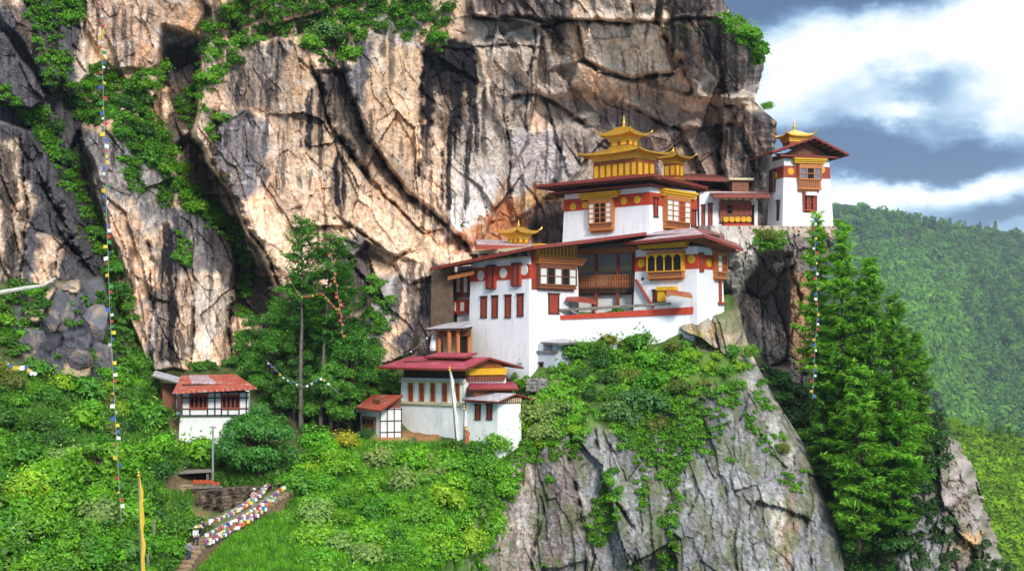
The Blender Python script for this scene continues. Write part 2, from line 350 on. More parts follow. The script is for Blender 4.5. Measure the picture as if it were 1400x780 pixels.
ROCK = rockmat('cliff_rock'); ROCKG = rockmat('mossy_rock', 0.45); SOIL = soilmat('hillside_soil')
LEAF = leafmat('broad_leaf'); NEEDLE = leafmat('needle_foliage', 0.30, 0.6, 0.03); FARLEAF = leafmat('far_forest_leaf', 0.2, 0.7, 0.0); GRASSM = leafmat('grass_blade', 0.4, 0.6, 0.08)
FLAGC = {k: simple('cloth_' + k, c, 0.85, var=0.15, spec=0.1) for k, c in dict(blue=(0.06, 0.11, 0.36), white=(0.72, 0.70, 0.68), red=(0.46, 0.06, 0.05), green=(0.06, 0.22, 0.08), yellow=(0.64, 0.46, 0.05), orange=(0.55, 0.14, 0.04)).items()}
# ------------------------------------------------------------------ cliff
TAN = (0.60, 0.405, 0.27); PALE = (0.66, 0.59, 0.53); ORG = (0.54, 0.29, 0.15); GREY = (0.105, 0.102, 0.115); DARKR = (0.011, 0.010, 0.013); BROWN = (0.15, 0.10, 0.07); MAUVE = (0.40, 0.35, 0.33); BLUEG = (0.17, 0.178, 0.21)
cl_base = mq([(-300, 0, 150), (-300, 500, 140), (0, -200, 158), (0, 0, 158), (0, 250, 154), (0, 450, 150), (150, 0, 166), (150, 250, 162), (150, 450, 154), (300, 100, 172), (300, 300, 168), (300, 500, 157), (450, -200, 166), (450, 0, 168), (450, 200, 166),
              (430, 400, 163), (430, 600, 158), (600, 0, 168), (600, 250, 169), (580, 400, 161), (560, 600, 156), (750, 0, 166), (750, 150, 172), (750, 300, 173), (750, 500, 165), (900, 0, 163), (900, 120, 172), (900, 300, 176), (1000, 0, 164), (1000, 150, 172), (1040, 300, 174), (1000, 500, 166), (800, -250, 164), (1000, -250, 168)], 0.8)
SLABS = [  # polygon, depth offset (towards the camera is negative), edge softness, tilt (per pixel in u, v)
    ([(262, 190), (290, 60), (420, 50), (480, 90), (515, 190), (565, 265), (640, 335), (600, 372), (500, 330), (455, 395), (405, 445), (340, 318), (300, 240)], -6.5, 3, (0.012, 0.0)),
    ([(478, 40), (575, 60), (580, 240), (625, 332), (565, 268), (505, 190), (470, 100)], -1.6, 2, (0.01, 0)),
    ([(430, 100), (470, 98), (505, 190), (560, 268), (625, 333), (590, 345), (520, 270), (455, 190)], 1.6, 3, (0, 0)),
    ([(575, 60), (648, 66), (655, 150), (640, 240), (600, 330), (580, 240)], 0.6, 2, (0, 0)),
    ([(640, 130), (665, 120), (690, 175), (700, 232), (655, 335), (625, 330), (640, 230)], -0.9, 4, (0, 0)),
    ([(650, 62), (742, 30), (730, 120), (722, 190), (700, 228), (672, 150)], -1.6, 3, (0, 0)),
    ([(695, 185), (760, 170), (790, 230), (770, 262), (700, 300), (690, 250)], -1.6, 6, (0, 0.0)),
    ([(635, -300), (905, -300), (895, 29), (790, 27), (740, 34), (645, 21)], -2.4, 2, (0, -0.004)),
    ([(742, 36), (792, 29), (910, 30), (918, 98), (862, 106), (800, 86), (750, 92)], -2.6, 3, (0, 0.003)),
    ([(700, 70), (745, 40), (760, 95), (780, 130), (742, 132), (720, 110)], -2.2, 6, (0, 0)),
    ([(905, 34), (990, 22), (1050, 70), (1040, 135), (985, 135), (950, 132), (926, 75)], -5.5, 9, (-0.01, 0.0)),
    ([(905, -300), (1000, -300), (1000, 20), (990, 24), (905, 30)], -3.2, 3, (0, 0)),
    ([(790, 92), (930, 125), (1020, 140), (1000, 168), (935, 176), (860, 142), (780, 120)], -1.8, 4, (0, 0.012)),
    ([(735, 130), (860, 150), (935, 178), (1000, 185), (1000, 320), (735, 320)], 1.2, 10, (0, 0)),
    ([(885, 185), (945, 162), (985, 200), (988, 250), (955, 275), (900, 262)], -4.0, 9, (0, 0)),
    ([(985, 130), (1045, 135), (1070, 165), (1066, 205), (1040, 235), (1060, 330), (995, 330), (990, 210)], -6.0, 6, (0, 0)),
    ([(225, 40), (275, 55), (265, 190), (300, 245), (335, 318), (400, 445), (380, 460), (320, 420), (320, 335), (265, 260), (215, 170)], 6.0, 7, (0, 0)),
    ([(-50, 40), (5, 45), (45, 105), (62, 130), (40, 150), (-50, 120)], -5, 3, (0, 0)),
    ([(0, -30), (22, -20), (62, 60), (82, 115), (70, 130), (35, 60), (0, 20)], -3.5, 3, (0, 0)),
    ([(-50, 150), (45, 180), (80, 235), (128, 300), (150, 385), (120, 400), (-50, 400)], -6, 3, (0.02, 0.0)),
    ([(78, 30), (120, 20), (120, 100), (92, 140), (75, 90)], -2, 4, (0, 0)),
    ([(108, 180), (135, 250), (150, 320), (180, 400), (150, 380), (120, 300), (95, 235)], 4, 5, (0, 0)),
    ([(112, 190), (180, 140), (212, 200), (265, 285), (328, 340), (335, 505), (205, 505), (165, 400), (140, 300)], -3.5, 4, (0.01, 0)),
    ([(195, 300), (255, 290), (325, 330), (322, 410), (298, 510), (212, 510), (190, 400)], -1.8, 3, (0, 0)),
    ([(190, 105), (240, 95), (262, 180), (235, 205), (205, 180)], -3, 4, (0, 0)),
    ([(115, -300), (278, -300), (275, 20), (262, 50), (205, 95), (150, 95), (120, 40)], -1.5, 4, (0, 0)),
    ([(470, 325), (520, 280), (600, 372), (560, 390), (540, 360)], -1.5, 3, (0, 0)),
    ([(505, 390), (550, 368), (575, 420), (560, 480), (500, 520)], -2.5, 5, (0, 0)),
]
CRACKS = [  # polyline, half width, depth
    ([(300, 160), (292, 215), (330, 290), (370, 360), (408, 448)], 6, 3.0), ([(430, 95), (455, 175), (500, 235), (510, 245)], 5, 2.5), ([(472, 98), (492, 160), (520, 215), (560, 268), (600, 300), (640, 338)], 5, 2.5),
    ([(520, 255), (560, 300), (580, 318), (598, 312)], 3, 1.8), ([(470, 300), (500, 320), (540, 350), (560, 345)], 3, 1.2), ([(575, 60), (578, 120), (573, 180), (575, 240)], 2.5, 0.8), ([(645, 24), (700, 24), (790, 29), (905, 30)], 3.5, 3.0),
    ([(650, 62), (700, 60), (742, 62)], 2, 0.9), ([(735, 40), (722, 110), (720, 180)], 2.5, 1.2), ([(690, 175), (698, 232), (700, 260)], 3.5, 2.0), ([(742, 135), (760, 180), (775, 230)], 3, 1.2), ([(905, 36), (930, 80), (950, 132)], 4, 3.0),
    ([(790, 30), (800, 85), (820, 100), (870, 108), (918, 100)], 3, 2.2), ([(860, 145), (935, 178), (1000, 170)], 4, 2.6), ([(940, 125), (980, 145), (1020, 142)], 2.5, 1.5), ([(865, 28), (862, 0), (870, -40)], 2.5, 1.5), ([(990, 135), (985, 210), (995, 300)], 4, 2.5),
    ([(318, 400), (318, 510)], 4, 3.0), ([(60, 250), (85, 295)], 6, 2.5), ([(88, 318), (118, 362)], 6, 3.0), ([(205, 330), (210, 420), (205, 500)], 3, 1.2), ([(255, 365), (265, 420), (262, 500)], 3, 1.0), ([(190, 120), (215, 160), (240, 210)], 3, 1.5),
    ([(30, 190), (35, 300), (28, 380)], 3, 1.2), ([(75, 385), (80, 340), (100, 320)], 3, 1.2), ([(455, 330), (480, 360), (520, 400)], 4, 2.0), ([(600, 300), (570, 340), (545, 352)], 2, 0.8), ([(905, 210), (930, 190), (955, 215), (960, 250)], 2.5, 1.2), ([(700, 130), (735, 128), (770, 150), (800, 165)], 4, 2.0),
]
def D_cliff(u, v):
    wu = u + 5 * fbm(u / 55, v / 55, 3, 3, 0.4); wv = v + 5 * fbm(u / 55, v / 55, 3, 9, 0.4)
    Y = cl_base(u, v)
    for poly, off, soft, tl in SLABS:
        sd = poly_sd(wu, wv, poly); cx = sum(p[0] for p in poly) / len(poly); cy_ = sum(p[1] for p in poly) / len(poly)
        Y = Y + (off + tl[0] * (u - cx) * 4 + tl[1] * (v - cy_) * 4) * sstep(soft, -soft * 0.7, sd)
    for s, sx, sy, amp, rot in ((41, 78, 165, 2.4, -0.42), (42, 27, 74, 1.0, -0.5), (43, 13, 30, 0.36, -0.35)):
        a = wu * math.cos(rot) + wv * math.sin(rot); b = -wu * math.sin(rot) + wv * math.cos(rot)
        F1, F2, r1, r2, r3, dx, dy = cells(a / sx, b / sy, s)
        Y = Y + amp * ((r1 - 0.5) * 0.7 + (r2 - 0.5) * dx * 2.3 + (r3 - 0.5) * dy * 1.8)
    for pl, wd, dep in CRACKS:
        d, sd_ = line_d(wu, wv, pl); nm = np.clip(0.55 + 1.3 * fbm(u / 18, v / 18, 3, 81), 0.12, 1.3); Y = Y + dep * 0.8 * nm * np.exp(-(d / (wd * (0.45 + 0.45 * nm))) ** 2) + 0.35 * dep * np.where(sd_ > 0, -1, 1) * np.exp(-(d / (wd * 3)) ** 2)
    Y = Y + 0.07 * fbm(u / 6.0, v / 30.0, 4, 71) + 0.08 * fbm(u / 5, v / 5, 4, 72, 0.6) + 0.35 * fbm(u / 40, v / 60, 3, 73)
    return Y
PAINT = [  # polygon, colour, strength, softness, streak amount
    ([(-400, -300), (1100, -300), (1100, 700), (-400, 700)], TAN, 1.0, 1, 0),
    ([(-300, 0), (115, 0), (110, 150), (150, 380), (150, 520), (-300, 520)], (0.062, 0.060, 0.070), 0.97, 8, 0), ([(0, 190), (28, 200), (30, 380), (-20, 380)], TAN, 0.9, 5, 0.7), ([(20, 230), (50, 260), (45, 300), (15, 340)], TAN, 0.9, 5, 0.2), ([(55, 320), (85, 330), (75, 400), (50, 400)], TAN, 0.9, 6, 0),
    ([(0, 0), (22, 0), (60, 60), (70, 110), (40, 60)], BROWN, 0.8, 6, 0), ([(115, -300), (278, -300), (278, 40), (215, 110), (150, 105), (118, 30)], (0.45, 0.30, 0.21), 1, 5, 0), ([(215, 40), (278, 50), (262, 110), (225, 110)], BLUEG, 0.9, 6, 0), ([(185, 55), (205, 60), (200, 110), (165, 105)], ORG, 0.8, 5, 0.3), ([(250, 0), (275, 0), (268, 45), (245, 40)], ORG, 0.7, 5, 0),
    ([(110, 180), (225, 180), (240, 300), (190, 330), (150, 300)], (0.19, 0.185, 0.195), 0.95, 8, 0.2), ([(145, 260), (200, 300), (205, 500), (150, 380)], TAN, 0.9, 6, 0.3), ([(230, 270), (330, 330), (320, 370), (235, 375)], (0.095, 0.098, 0.118), 0.95, 4, 0.1), ([(185, 415), (230, 400), (235, 510), (200, 510)], BLUEG, 0.85, 6, 0.5),
    ([(215, 310), (250, 315), (248, 500), (205, 500)], DARKR, 0.95, 4, 0.75), ([(252, 372), (285, 372), (270, 460), (245, 500)], DARKR, 0.85, 4, 0.6), ([(265, 370), (318, 372), (318, 440), (270, 510)], PALE, 0.75, 5, 0.5), ([(225, 60), (275, 60), (262, 190), (335, 330), (400, 445), (320, 430), (262, 260), (225, 180)], (0.03, 0.027, 0.026), 0.92, 6, 0),  # last polygon: overhang shade of the gully painted dark
    ([(275, 0), (345, 0), (330, 60), (280, 60)], (0.035, 0.032, 0.036), 0.9, 6, 0.2), ([(340, 60), (400, 45), (385, 130), (330, 150), (300, 120)], GREY, 0.8, 8, 0.3), ([(283, 150), (370, 158), (378, 260), (320, 285), (292, 220)], (0.095, 0.093, 0.11), 0.95, 7, 0.15),
    ([(395, 50), (420, 50), (415, 160), (385, 200), (370, 300), (345, 300), (380, 170)], (0.54, 0.34, 0.21), 0.9, 7, 0.1), ([(415, 120), (440, 120), (432, 210), (412, 205)], DARKR, 0.95, 3, 0.75), ([(462, 185), (478, 185), (472, 280), (450, 280)], DARKR, 0.9, 3, 0.7), ([(440, 95), (485, 95), (482, 130), (455, 135)], (0.06, 0.055, 0.065), 0.9, 4, 0), ([(430, 100), (470, 98), (510, 190), (500, 235), (460, 190)], (0.05, 0.042, 0.04), 0.75, 4, 0),
    ([(485, 45), (512, 45), (502, 110), (490, 170), (478, 100)], GREY, 0.95, 5, 0.4), ([(512, 48), (575, 70), (575, 240), (540, 230), (505, 150)], (0.60, 0.41, 0.26), 0.9, 5, 0.15), ([(500, 20), (580, 30), (575, 70), (512, 48)], MAUVE, 0.9, 4, 0),
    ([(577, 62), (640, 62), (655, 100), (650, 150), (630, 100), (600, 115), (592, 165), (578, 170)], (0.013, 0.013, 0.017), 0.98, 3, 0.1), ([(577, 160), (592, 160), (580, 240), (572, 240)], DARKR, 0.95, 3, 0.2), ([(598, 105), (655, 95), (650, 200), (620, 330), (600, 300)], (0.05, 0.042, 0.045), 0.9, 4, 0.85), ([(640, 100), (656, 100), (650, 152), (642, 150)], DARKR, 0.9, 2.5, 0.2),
    ([(640, 150), (668, 120), (700, 230), (650, 335), (600, 330), (625, 200)], (0.60, 0.53, 0.47), 0.85, 10, 0.15), ([(625, 235), (690, 235), (650, 330), (622, 330)], (0.42, 0.41, 0.44), 0.6, 8, 0.2),
    ([(650, 62), (745, 40), (725, 190), (700, 228), (668, 140)], (0.48, 0.39, 0.32), 0.9, 6, 0.1), ([(655, 25), (735, 30), (735, 60), (650, 60)], (0.50, 0.41, 0.33), 0.8, 6, 0), ([(640, -300), (790, -300), (785, 27), (740, 30), (645, 21)], (0.042, 0.037, 0.042), 0.95, 3, 0.2), ([(738, 30), (775, 30), (782, 95), (770, 130), (745, 90)], (0.05, 0.042, 0.048), 0.9, 6, 0.3),
    ([(790, -300), (910, -300), (905, 28), (795, 26)], (0.42, 0.33, 0.26), 0.9, 5, 0.15), ([(795, 33), (905, 33), (918, 98), (865, 104), (800, 84)], (0.62, 0.52, 0.43), 0.9, 6, 0), ([(735, 60), (790, 90), (780, 125), (740, 130)], (0.45, 0.36, 0.30), 0.8, 8, 0),
    ([(740, 125), (1000, 170), (1000, 320), (740, 320)], (0.37, 0.31, 0.28), 0.9, 12, 0.1), ([(695, 185), (760, 170), (800, 260), (700, 300)], (0.40, 0.375, 0.38), 0.9, 8, 0.1), ([(885, 185), (945, 165), (985, 215), (955, 275), (900, 262)], (0.45, 0.30, 0.22), 0.85, 8, 0), ([(860, 145), (935, 180), (925, 150), (870, 120)], (0.45, 0.37, 0.31), 0.8, 6, 0.1),
    ([(906, -300), (1010, -300), (1000, 24), (905, 30)], (0.025, 0.023, 0.025), 0.97, 4, 0.1), ([(905, 36), (1060, 20), (1060, 135), (950, 130), (925, 80)], (0.060, 0.055, 0.064), 0.95, 6, 0.2), ([(965, 85), (985, 80), (970, 125), (955, 125)], (0.40, 0.33, 0.28), 0.8, 6, 0.2), ([(985, 125), (1030, 120), (1015, 150), (985, 150)], (0.42, 0.35, 0.29), 0.8, 5, 0),
    ([(988, 160), (1005, 160), (1010, 300), (985, 300)], (0.46, 0.36, 0.28), 0.9, 5, 0.3), ([(1005, 150), (1080, 150), (1080, 340), (1012, 340)], (0.055, 0.048, 0.055), 0.95, 5, 0.3),
    ([(612, 330), (645, 300), (700, 268), (745, 252), (775, 262), (775, 340), (630, 345)], (0.40, 0.155, 0.065), 0.95, 7, 0), ([(715, 290), (770, 270), (775, 340), (730, 340)], (0.05, 0.045, 0.05), 0.9, 6, 0), ([(700, 265), (770, 248), (770, 268), (705, 290)], (0.42, 0.28, 0.12), 0.7, 6, 0),
    ([(500, 390), (552, 368), (560, 400), (530, 460), (495, 500)], (0.20, 0.20, 0.23), 0.85, 7, 0), ([(545, 372), (590, 360), (575, 430), (545, 460)], (0.44, 0.30, 0.21), 0.9, 6, 0), ([(470, 325), (495, 325), (520, 390), (480, 430)], (0.05, 0.055, 0.075), 0.85, 5, 0),
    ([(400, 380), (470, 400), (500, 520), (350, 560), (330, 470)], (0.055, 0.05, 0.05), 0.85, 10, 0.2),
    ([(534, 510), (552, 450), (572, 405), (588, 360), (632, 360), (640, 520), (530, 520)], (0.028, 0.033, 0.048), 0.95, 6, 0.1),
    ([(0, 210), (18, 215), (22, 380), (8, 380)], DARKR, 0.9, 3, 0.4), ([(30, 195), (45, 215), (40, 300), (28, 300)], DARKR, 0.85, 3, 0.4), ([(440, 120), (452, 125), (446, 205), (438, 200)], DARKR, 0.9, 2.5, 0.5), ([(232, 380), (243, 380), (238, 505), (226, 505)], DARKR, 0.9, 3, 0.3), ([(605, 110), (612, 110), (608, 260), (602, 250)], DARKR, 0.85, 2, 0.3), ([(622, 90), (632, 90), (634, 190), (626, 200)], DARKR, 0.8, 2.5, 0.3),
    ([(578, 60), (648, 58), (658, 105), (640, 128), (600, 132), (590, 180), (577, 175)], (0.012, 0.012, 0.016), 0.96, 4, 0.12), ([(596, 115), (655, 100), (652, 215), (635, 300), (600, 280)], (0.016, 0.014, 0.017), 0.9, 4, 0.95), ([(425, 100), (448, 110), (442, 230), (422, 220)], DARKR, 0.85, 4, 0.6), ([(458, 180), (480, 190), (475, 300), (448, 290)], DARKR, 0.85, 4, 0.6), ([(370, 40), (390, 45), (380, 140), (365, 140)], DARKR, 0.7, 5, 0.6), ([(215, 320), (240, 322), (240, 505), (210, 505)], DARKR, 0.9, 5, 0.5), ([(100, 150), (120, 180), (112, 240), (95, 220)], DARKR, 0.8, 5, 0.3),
    ([(592, 165), (598, 130), (604, 130), (604, 230), (592, 235)], (0.52, 0.36, 0.25), 0.9, 2.5, 0), ([(300, 0), (330, 0), (325, 40), (305, 45)], DARKR, 0.8, 4, 0.4), ([(745, 0), (770, 0), (765, 60), (748, 60)], DARKR, 0.8, 4, 0.4), ([(880, 100), (900, 95), (905, 140), (885, 140)], (0.05, 0.045, 0.045), 0.7, 5, 0.4),
]
def C_cliff(u, v):
    wu = u + 10 * fbm(u / 32, v / 32, 5, 103, 0.6); wv = v + 9 * fbm(u / 32, v / 32, 5, 109, 0.6)
    c = np.zeros(u.shape + (3,)); st = sstep(-0.10, 0.10, fbm((u + 2.5 * fbm(u / 30, v / 30, 3, 7)) / 8.5, v / 190, 4, 120, 0.62))
    for poly, colr, k, soft, sk in PAINT:
        a = k * sstep(soft, -soft, poly_sd(wu, wv, poly)); a = a * (1 - sk + sk * st); c = c + (np.array(colr) - c) * a[..., None]
    wd_u = u + 5 * fbm(u / 55, v / 55, 3, 3, 0.4); wd_v = v + 5 * fbm(u / 55, v / 55, 3, 9, 0.4); gate = sstep(-0.25, 0.25, fbm(u / 40, v / 40, 4, 150, 0.6)); dk = 0 * u
    for sd_, sx, sy, rot, lo, hi, ek, ew in ((41, 78, 165, -0.42, 0.76, 1.22, 0.6, 0.013), (42, 27, 74, -0.5, 0.70, 1.28, 0.42, 0.028), (43, 13, 30, -0.35, 0.86, 1.14, 0.25, 0.05)):
        a = wd_u * math.cos(rot) + wd_v * math.sin(rot); b = -wd_u * math.sin(rot) + wd_v * math.cos(rot); F1, F2, r1, r2, r3, dx, dy = cells(a / sx, b / sy, sd_)
        c = c * (lo + (hi - lo) * r3)[..., None]; dk = np.maximum(dk, ek * gate * np.exp(-((F2 - F1) / ew) ** 2))
    for pl, w_, dep in CRACKS:
        d, _ = line_d(wd_u, wd_v, pl); nm = np.clip(0.5 + 1.4 * fbm(u / 18, v / 18, 3, 81), 0.05, 1.2); dk = np.maximum(dk, 0.85 * np.minimum(1, nm * 1.6) * np.exp(-(d / (w_ * 0.5 * (0.4 + 0.6 * nm))) ** 2))
    c = c * (1 - dk)[..., None] + np.array((0.03, 0.026, 0.027)) * dk[..., None]
    c = c * (1 + 0.34 * fbm(u / 5, v / 7, 4, 160, 0.65) + 0.2 * fbm(wu / 4, v / 60, 3, 161))[..., None].clip(0.45, 1.6)
    lum = sstep(0.08, 0.22, c.mean(-1)); pl_ = lum * sstep(0.72, 0.95, ridged(wu / 26, v / 60, 4, 170) / 1.6); c = c + (np.array((0.66, 0.58, 0.51)) - c) * (0.45 * pl_)[..., None]
    g = (0.25 + 0.75 * lum) * sstep(0.05, 0.45, fbm(u / 60, v / 60, 5, 131, 0.62)); c = c * (1 - 0.2 * g[..., None]) + np.array([0.20, 0.175, 0.175]) * (0.2 * g[..., None])
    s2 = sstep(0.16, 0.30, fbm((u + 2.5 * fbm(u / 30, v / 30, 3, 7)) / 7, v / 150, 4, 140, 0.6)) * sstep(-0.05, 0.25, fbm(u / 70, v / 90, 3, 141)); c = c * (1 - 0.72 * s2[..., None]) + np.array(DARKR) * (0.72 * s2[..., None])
    return c
def spaced(a, b, f0, f1, fine, coarse):
    return np.r_[np.arange(a, f0, coarse), np.arange(f0, f1, fine), np.arange(f1, b + 0.01, coarse)]
def behind(X, side, steps):
    """carry an edge of the sheet backwards, keeping inside the cone of sight, so the rock has a back"""
    outs = []
    e = {'r': X[:, -1], 'l': X[:, 0], 't': X[0]}[side]
    for dy in steps:
        q = e.copy(); k = (e[:, 1] + dy) / e[:, 1]; q[:, 1] += dy
        if side == 't': q[:, 0] *= k; q[:, 2] = np.minimum(e[:, 2] * k, e[:, 2]) - 0.08 * dy
        else: q[:, 0] = e[:, 0] + (e[:, 0] * (k - 1)) - (0.25 if side == 'r' else -0.25) * dy
        outs.append(q)
    return outs
def pad(X, C, right=None, left=None, top=None):
    for side, st in (('r', right), ('l', left)):
        if st:
            o = behind(X, side, st)
            if side == 'r': X = np.concatenate([X] + [q[:, None] for q in o], 1); C = np.concatenate([C] + [C[:, -1:]] * len(o), 1)
            else: X = np.concatenate([q[:, None] for q in reversed(o)] + [X], 1); C = np.concatenate([C[:, :1]] * len(o) + [C], 1)
    if top:
        o = behind(X, 't', top); X = np.concatenate([q[None] for q in reversed(o)] + [X], 0); C = np.concatenate([C[:1]] * len(o) + [C], 0)
    return X, C
def edge(pts):
    pv = [p[1] for p in pts]; pu = [p[0] for p in pts]
    return lambda v: np.interp(v, pv, pu)
cl_edge = edge([(940, -260), (985, -10), (993, 8), (1003, 24), (1022, 30), (1037, 45), (1046, 80), (1040, 110), (1032, 138), (1042, 150), (1062, 166), (1062, 190), (1056, 212), (1057, 240), (1057, 306), (1060, 640)])
vv = spaced(-260, 640, -8, 520, 1.6, 8.0); tt = np.r_[np.linspace(0, 0.188, 32, endpoint=False), np.linspace(0.188, 1, 660)]
EV = cl_edge(vv) + 1.5 * np.array(fbm(vv / 9, vv * 0, 3, 5)); U = -250 + (EV[:, None] + 250) * tt[None]; V = np.repeat(vv[:, None], len(tt), 1)
Yc = D_cliff(U, V); Yc = Yc + 7 * sstep(26, 0, EV[:, None] - U) ** 2
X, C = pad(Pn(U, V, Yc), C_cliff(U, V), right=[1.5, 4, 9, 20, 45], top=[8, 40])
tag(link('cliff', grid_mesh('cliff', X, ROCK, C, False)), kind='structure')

# ------------------------------------------------------------------ ledge rock under the corner tower
ld_base = mq([(985, 305, 160), (985, 360, 156), (1035, 312, 161), (1030, 350, 157), (1010, 380, 160), (1000, 420, 161), (1040, 420, 164), (1090, 315, 160.5), (1140, 312, 161), (1085, 420, 160), (1150, 420, 166), (1040, 520, 158), (1120, 560, 158), (960, 420, 158), (960, 560, 156), (1180, 600, 160)], 0.5)
def D_ledge(u, v):
    wu = u + 5 * fbm(u / 30, v / 30, 4, 203); wv = v + 5 * fbm(u / 30, v / 30, 4, 209); Y = ld_base(u, v)
    Y = Y - 3.0 * sstep(4, -8, poly_sd(wu, wv, [(985, 318), (1035, 318), (1036, 350), (1020, 375), (1000, 400), (985, 380)])) + 2.6 * sstep(6, -6, poly_sd(wu, wv, [(1012, 400), (1045, 350), (1078, 345), (1075, 500), (1030, 500)]))
    for s, sx, sy, amp in ((241, 40, 70, 1.8), (242, 16, 30, 0.7)):
        F1, F2, r1, r2, r3, dx, dy = cells(wu / sx, wv / sy, s); Y = Y + amp * ((r1 - 0.5) + (r2 - 0.5) * dx * 1.6 + (r3 - 0.5) * dy * 1.6) + 0.5 * amp * np.exp(-((F2 - F1) / 0.06) ** 2)
    return Y + 0.3 * fbm(u / 6, v / 20, 4, 271) + 0.2 * fbm(u / 5, v / 5, 4, 272)
vv = np.arange(309, 640, 2.0); tt = np.linspace(0, 1, 100)
LE = edge([(1143, 300), (1143, 320), (1120, 400), (1112, 500), (1140, 640)]); U = 955 + (LE(vv)[:, None] - 955) * tt[None]; V = np.repeat(vv[:, None], len(tt), 1)
def C_ledge(u, v):
    wu = u + 6 * fbm(u / 25, v / 25, 4, 303); wv = v + 6 * fbm(u / 25, v / 25, 4, 309); c = np.zeros(u.shape + (3,)) + np.array((0.15, 0.12, 0.11)); st = sstep(-0.15, 0.2, fbm(wu / 7, v / 120, 4, 320))
    for poly, colr, k, soft, sk in [([(970, 300), (1040, 300), (1040, 350), (1010, 400), (985, 390)], (0.40, 0.35, 0.31), 0.9, 5, 0.1), ([(1078, 360), (1110, 380), (1110, 500), (1085, 500)], (0.40, 0.22, 0.12), 0.9, 5, 0.2), ([(1015, 400), (1060, 380), (1060, 480), (1030, 480)], (0.26, 0.23, 0.22), 0.7, 6, 0.5), ([(990, 440), (1030, 400), (1030, 520), (1000, 520)], (0.16, 0.12, 0.10), 0.7, 6, 0.3), ([(1020, 300), (1150, 300), (1150, 322), (1030, 322)], (0.36, 0.28, 0.22), 0.9, 5, 0)]:
        a = k * sstep(soft, -soft, poly_sd(wu, wv, poly)); a = a * (1 - sk + sk * st); c = c + (np.array(colr) - c) * a[..., None]
    return c
X, C = pad(Pn(U, V, D_ledge(U, V)), C_ledge(U, V), right=[2, 6, 16, 30])
# flat top of the ledge running back under the tower
top = X[0]; rows = []
for dy in (14.0, 4.0, 0.6):
    q = top.copy(); q[:, 1] += dy; q[:, 2] += 0.10; rows.append(q[None])
X = np.concatenate(rows + [X], 0); C = np.concatenate([C[:1]] * 3 + [C], 0)
tag(link('ledge_rock', grid_mesh('ledge_rock', X, ROCK, C, False)), kind='structure')

# ------------------------------------------------------------------ hillside on the left, down to the stream
D_hill0 = mq([(-250, 350, 128), (-250, 700, 100), (-100, 1050, 82), (0, 380, 141), (0, 470, 136), (0, 600, 121), (0, 780, 104), (100, 390, 147), (100, 500, 142), (100, 640, 120), (100, 780, 107), (200, 420, 154), (200, 500, 150), (240, 600, 139), (200, 660, 125), (225, 780, 112), (160, 1050, 90), (300, 500, 153), (300, 615, 141), (265, 672, 131.5), (330, 665, 134), (265, 712, 125.5), (330, 712, 127), (385, 680, 130), (300, 745, 122), (255, 775, 117), (330, 780, 118), (330, 1050, 95),
              (410, 470, 159), (410, 600, 144), (440, 640, 138), (480, 560, 153), (520, 600, 149), (540, 500, 158), (430, 720, 128), (480, 780, 122), (500, 1050, 100), (560, 700, 130)], 0.4)
def D_hill(u, v):
    Y = D_hill0(u, v); s = 1.0 + 0 * u
    rk = sstep(14, -10, poly_sd(u + 5 * fbm(u / 25, v / 25, 3, 5), v + 5 * fbm(u / 25, v / 25, 3, 6), [(45, 400), (110, 385), (140, 440), (150, 500), (120, 530), (60, 510), (25, 470)]))
    F1, F2, r1, r2, r3, dx, dy = cells(u / 34, v / 40, 61); Y = Y - rk * (2.2 + 1.6 * (r1 - 0.5) + 3.0 * (r2 - 0.5) * dx + 3.0 * (r3 - 0.5) * dy)
    B = np.interp(u, [-250, 0, 60, 140, 165, 205, 330, 350, 400, 470, 560], [385, 388, 395, 388, 440, 498, 505, 470, 440, 420, 470]); Y = Y + 0.5 * np.maximum(0, B - v)
    return Y + 0.9 * fbm(u / 60, v / 40, 4, 401) + 0.25 * fbm(u / 9, v / 7, 3, 402)
def C_hill(u, v):
    c = np.zeros(u.shape + (3,)) + np.array((0.075, 0.095, 0.03)); n = fbm(u / 25, v / 20, 4, 410)
    wu = u + 8 * fbm(u / 25, v / 25, 4, 3); wv = v + 8 * fbm(u / 25, v / 25, 4, 9)
    for poly, colr, k, soft in [([(20, 390), (150, 380), (160, 520), (100, 560), (20, 490)], (0.12, 0.118, 0.13), 0.95, 8), ([(130, 665), (210, 668), (200, 690), (140, 690)], (0.24, 0.12, 0.07), 0.8, 8), ([(205, 540), (245, 540), (270, 620), (245, 660), (215, 600)], (0.20, 0.15, 0.08), 0.6, 10), ([(225, 655), (300, 650), (300, 672), (225, 680)], (0.26, 0.17, 0.10), 0.8, 6), ([(225, 690), (290, 690), (270, 730), (230, 740)], (0.22, 0.14, 0.07), 0.6, 8), ([(392, 560), (520, 560), (520, 612), (400, 640)], (0.07, 0.055, 0.04), 0.8, 8)]:
        a = k * sstep(soft, -soft, poly_sd(wu, wv, poly)); c = c + (np.array(colr) - c) * a[..., None]
    rk = sstep(14, -10, poly_sd(u + 5 * fbm(u / 25, v / 25, 3, 5), v + 5 * fbm(u / 25, v / 25, 3, 6), [(45, 400), (110, 385), (140, 440), (150, 500), (120, 530), (60, 510), (25, 470)])); F1, F2, r1, r2, r3, dx, dy = cells(u / 34, v / 40, 61)
    rc = np.where((r3 > 0.72)[..., None], np.array((0.42, 0.29, 0.20)), np.array((0.085, 0.082, 0.095))) * (0.7 + 0.6 * r1)[..., None] * (1 - 0.75 * np.exp(-((F2 - F1) / 0.06) ** 2))[..., None] * (1 + 0.5 * fbm(u / 5, v / 9, 4, 415))[..., None]; c = c + (rc - c) * rk[..., None]
    return c * (1 + 0.5 * n * (1 - rk))[..., None]
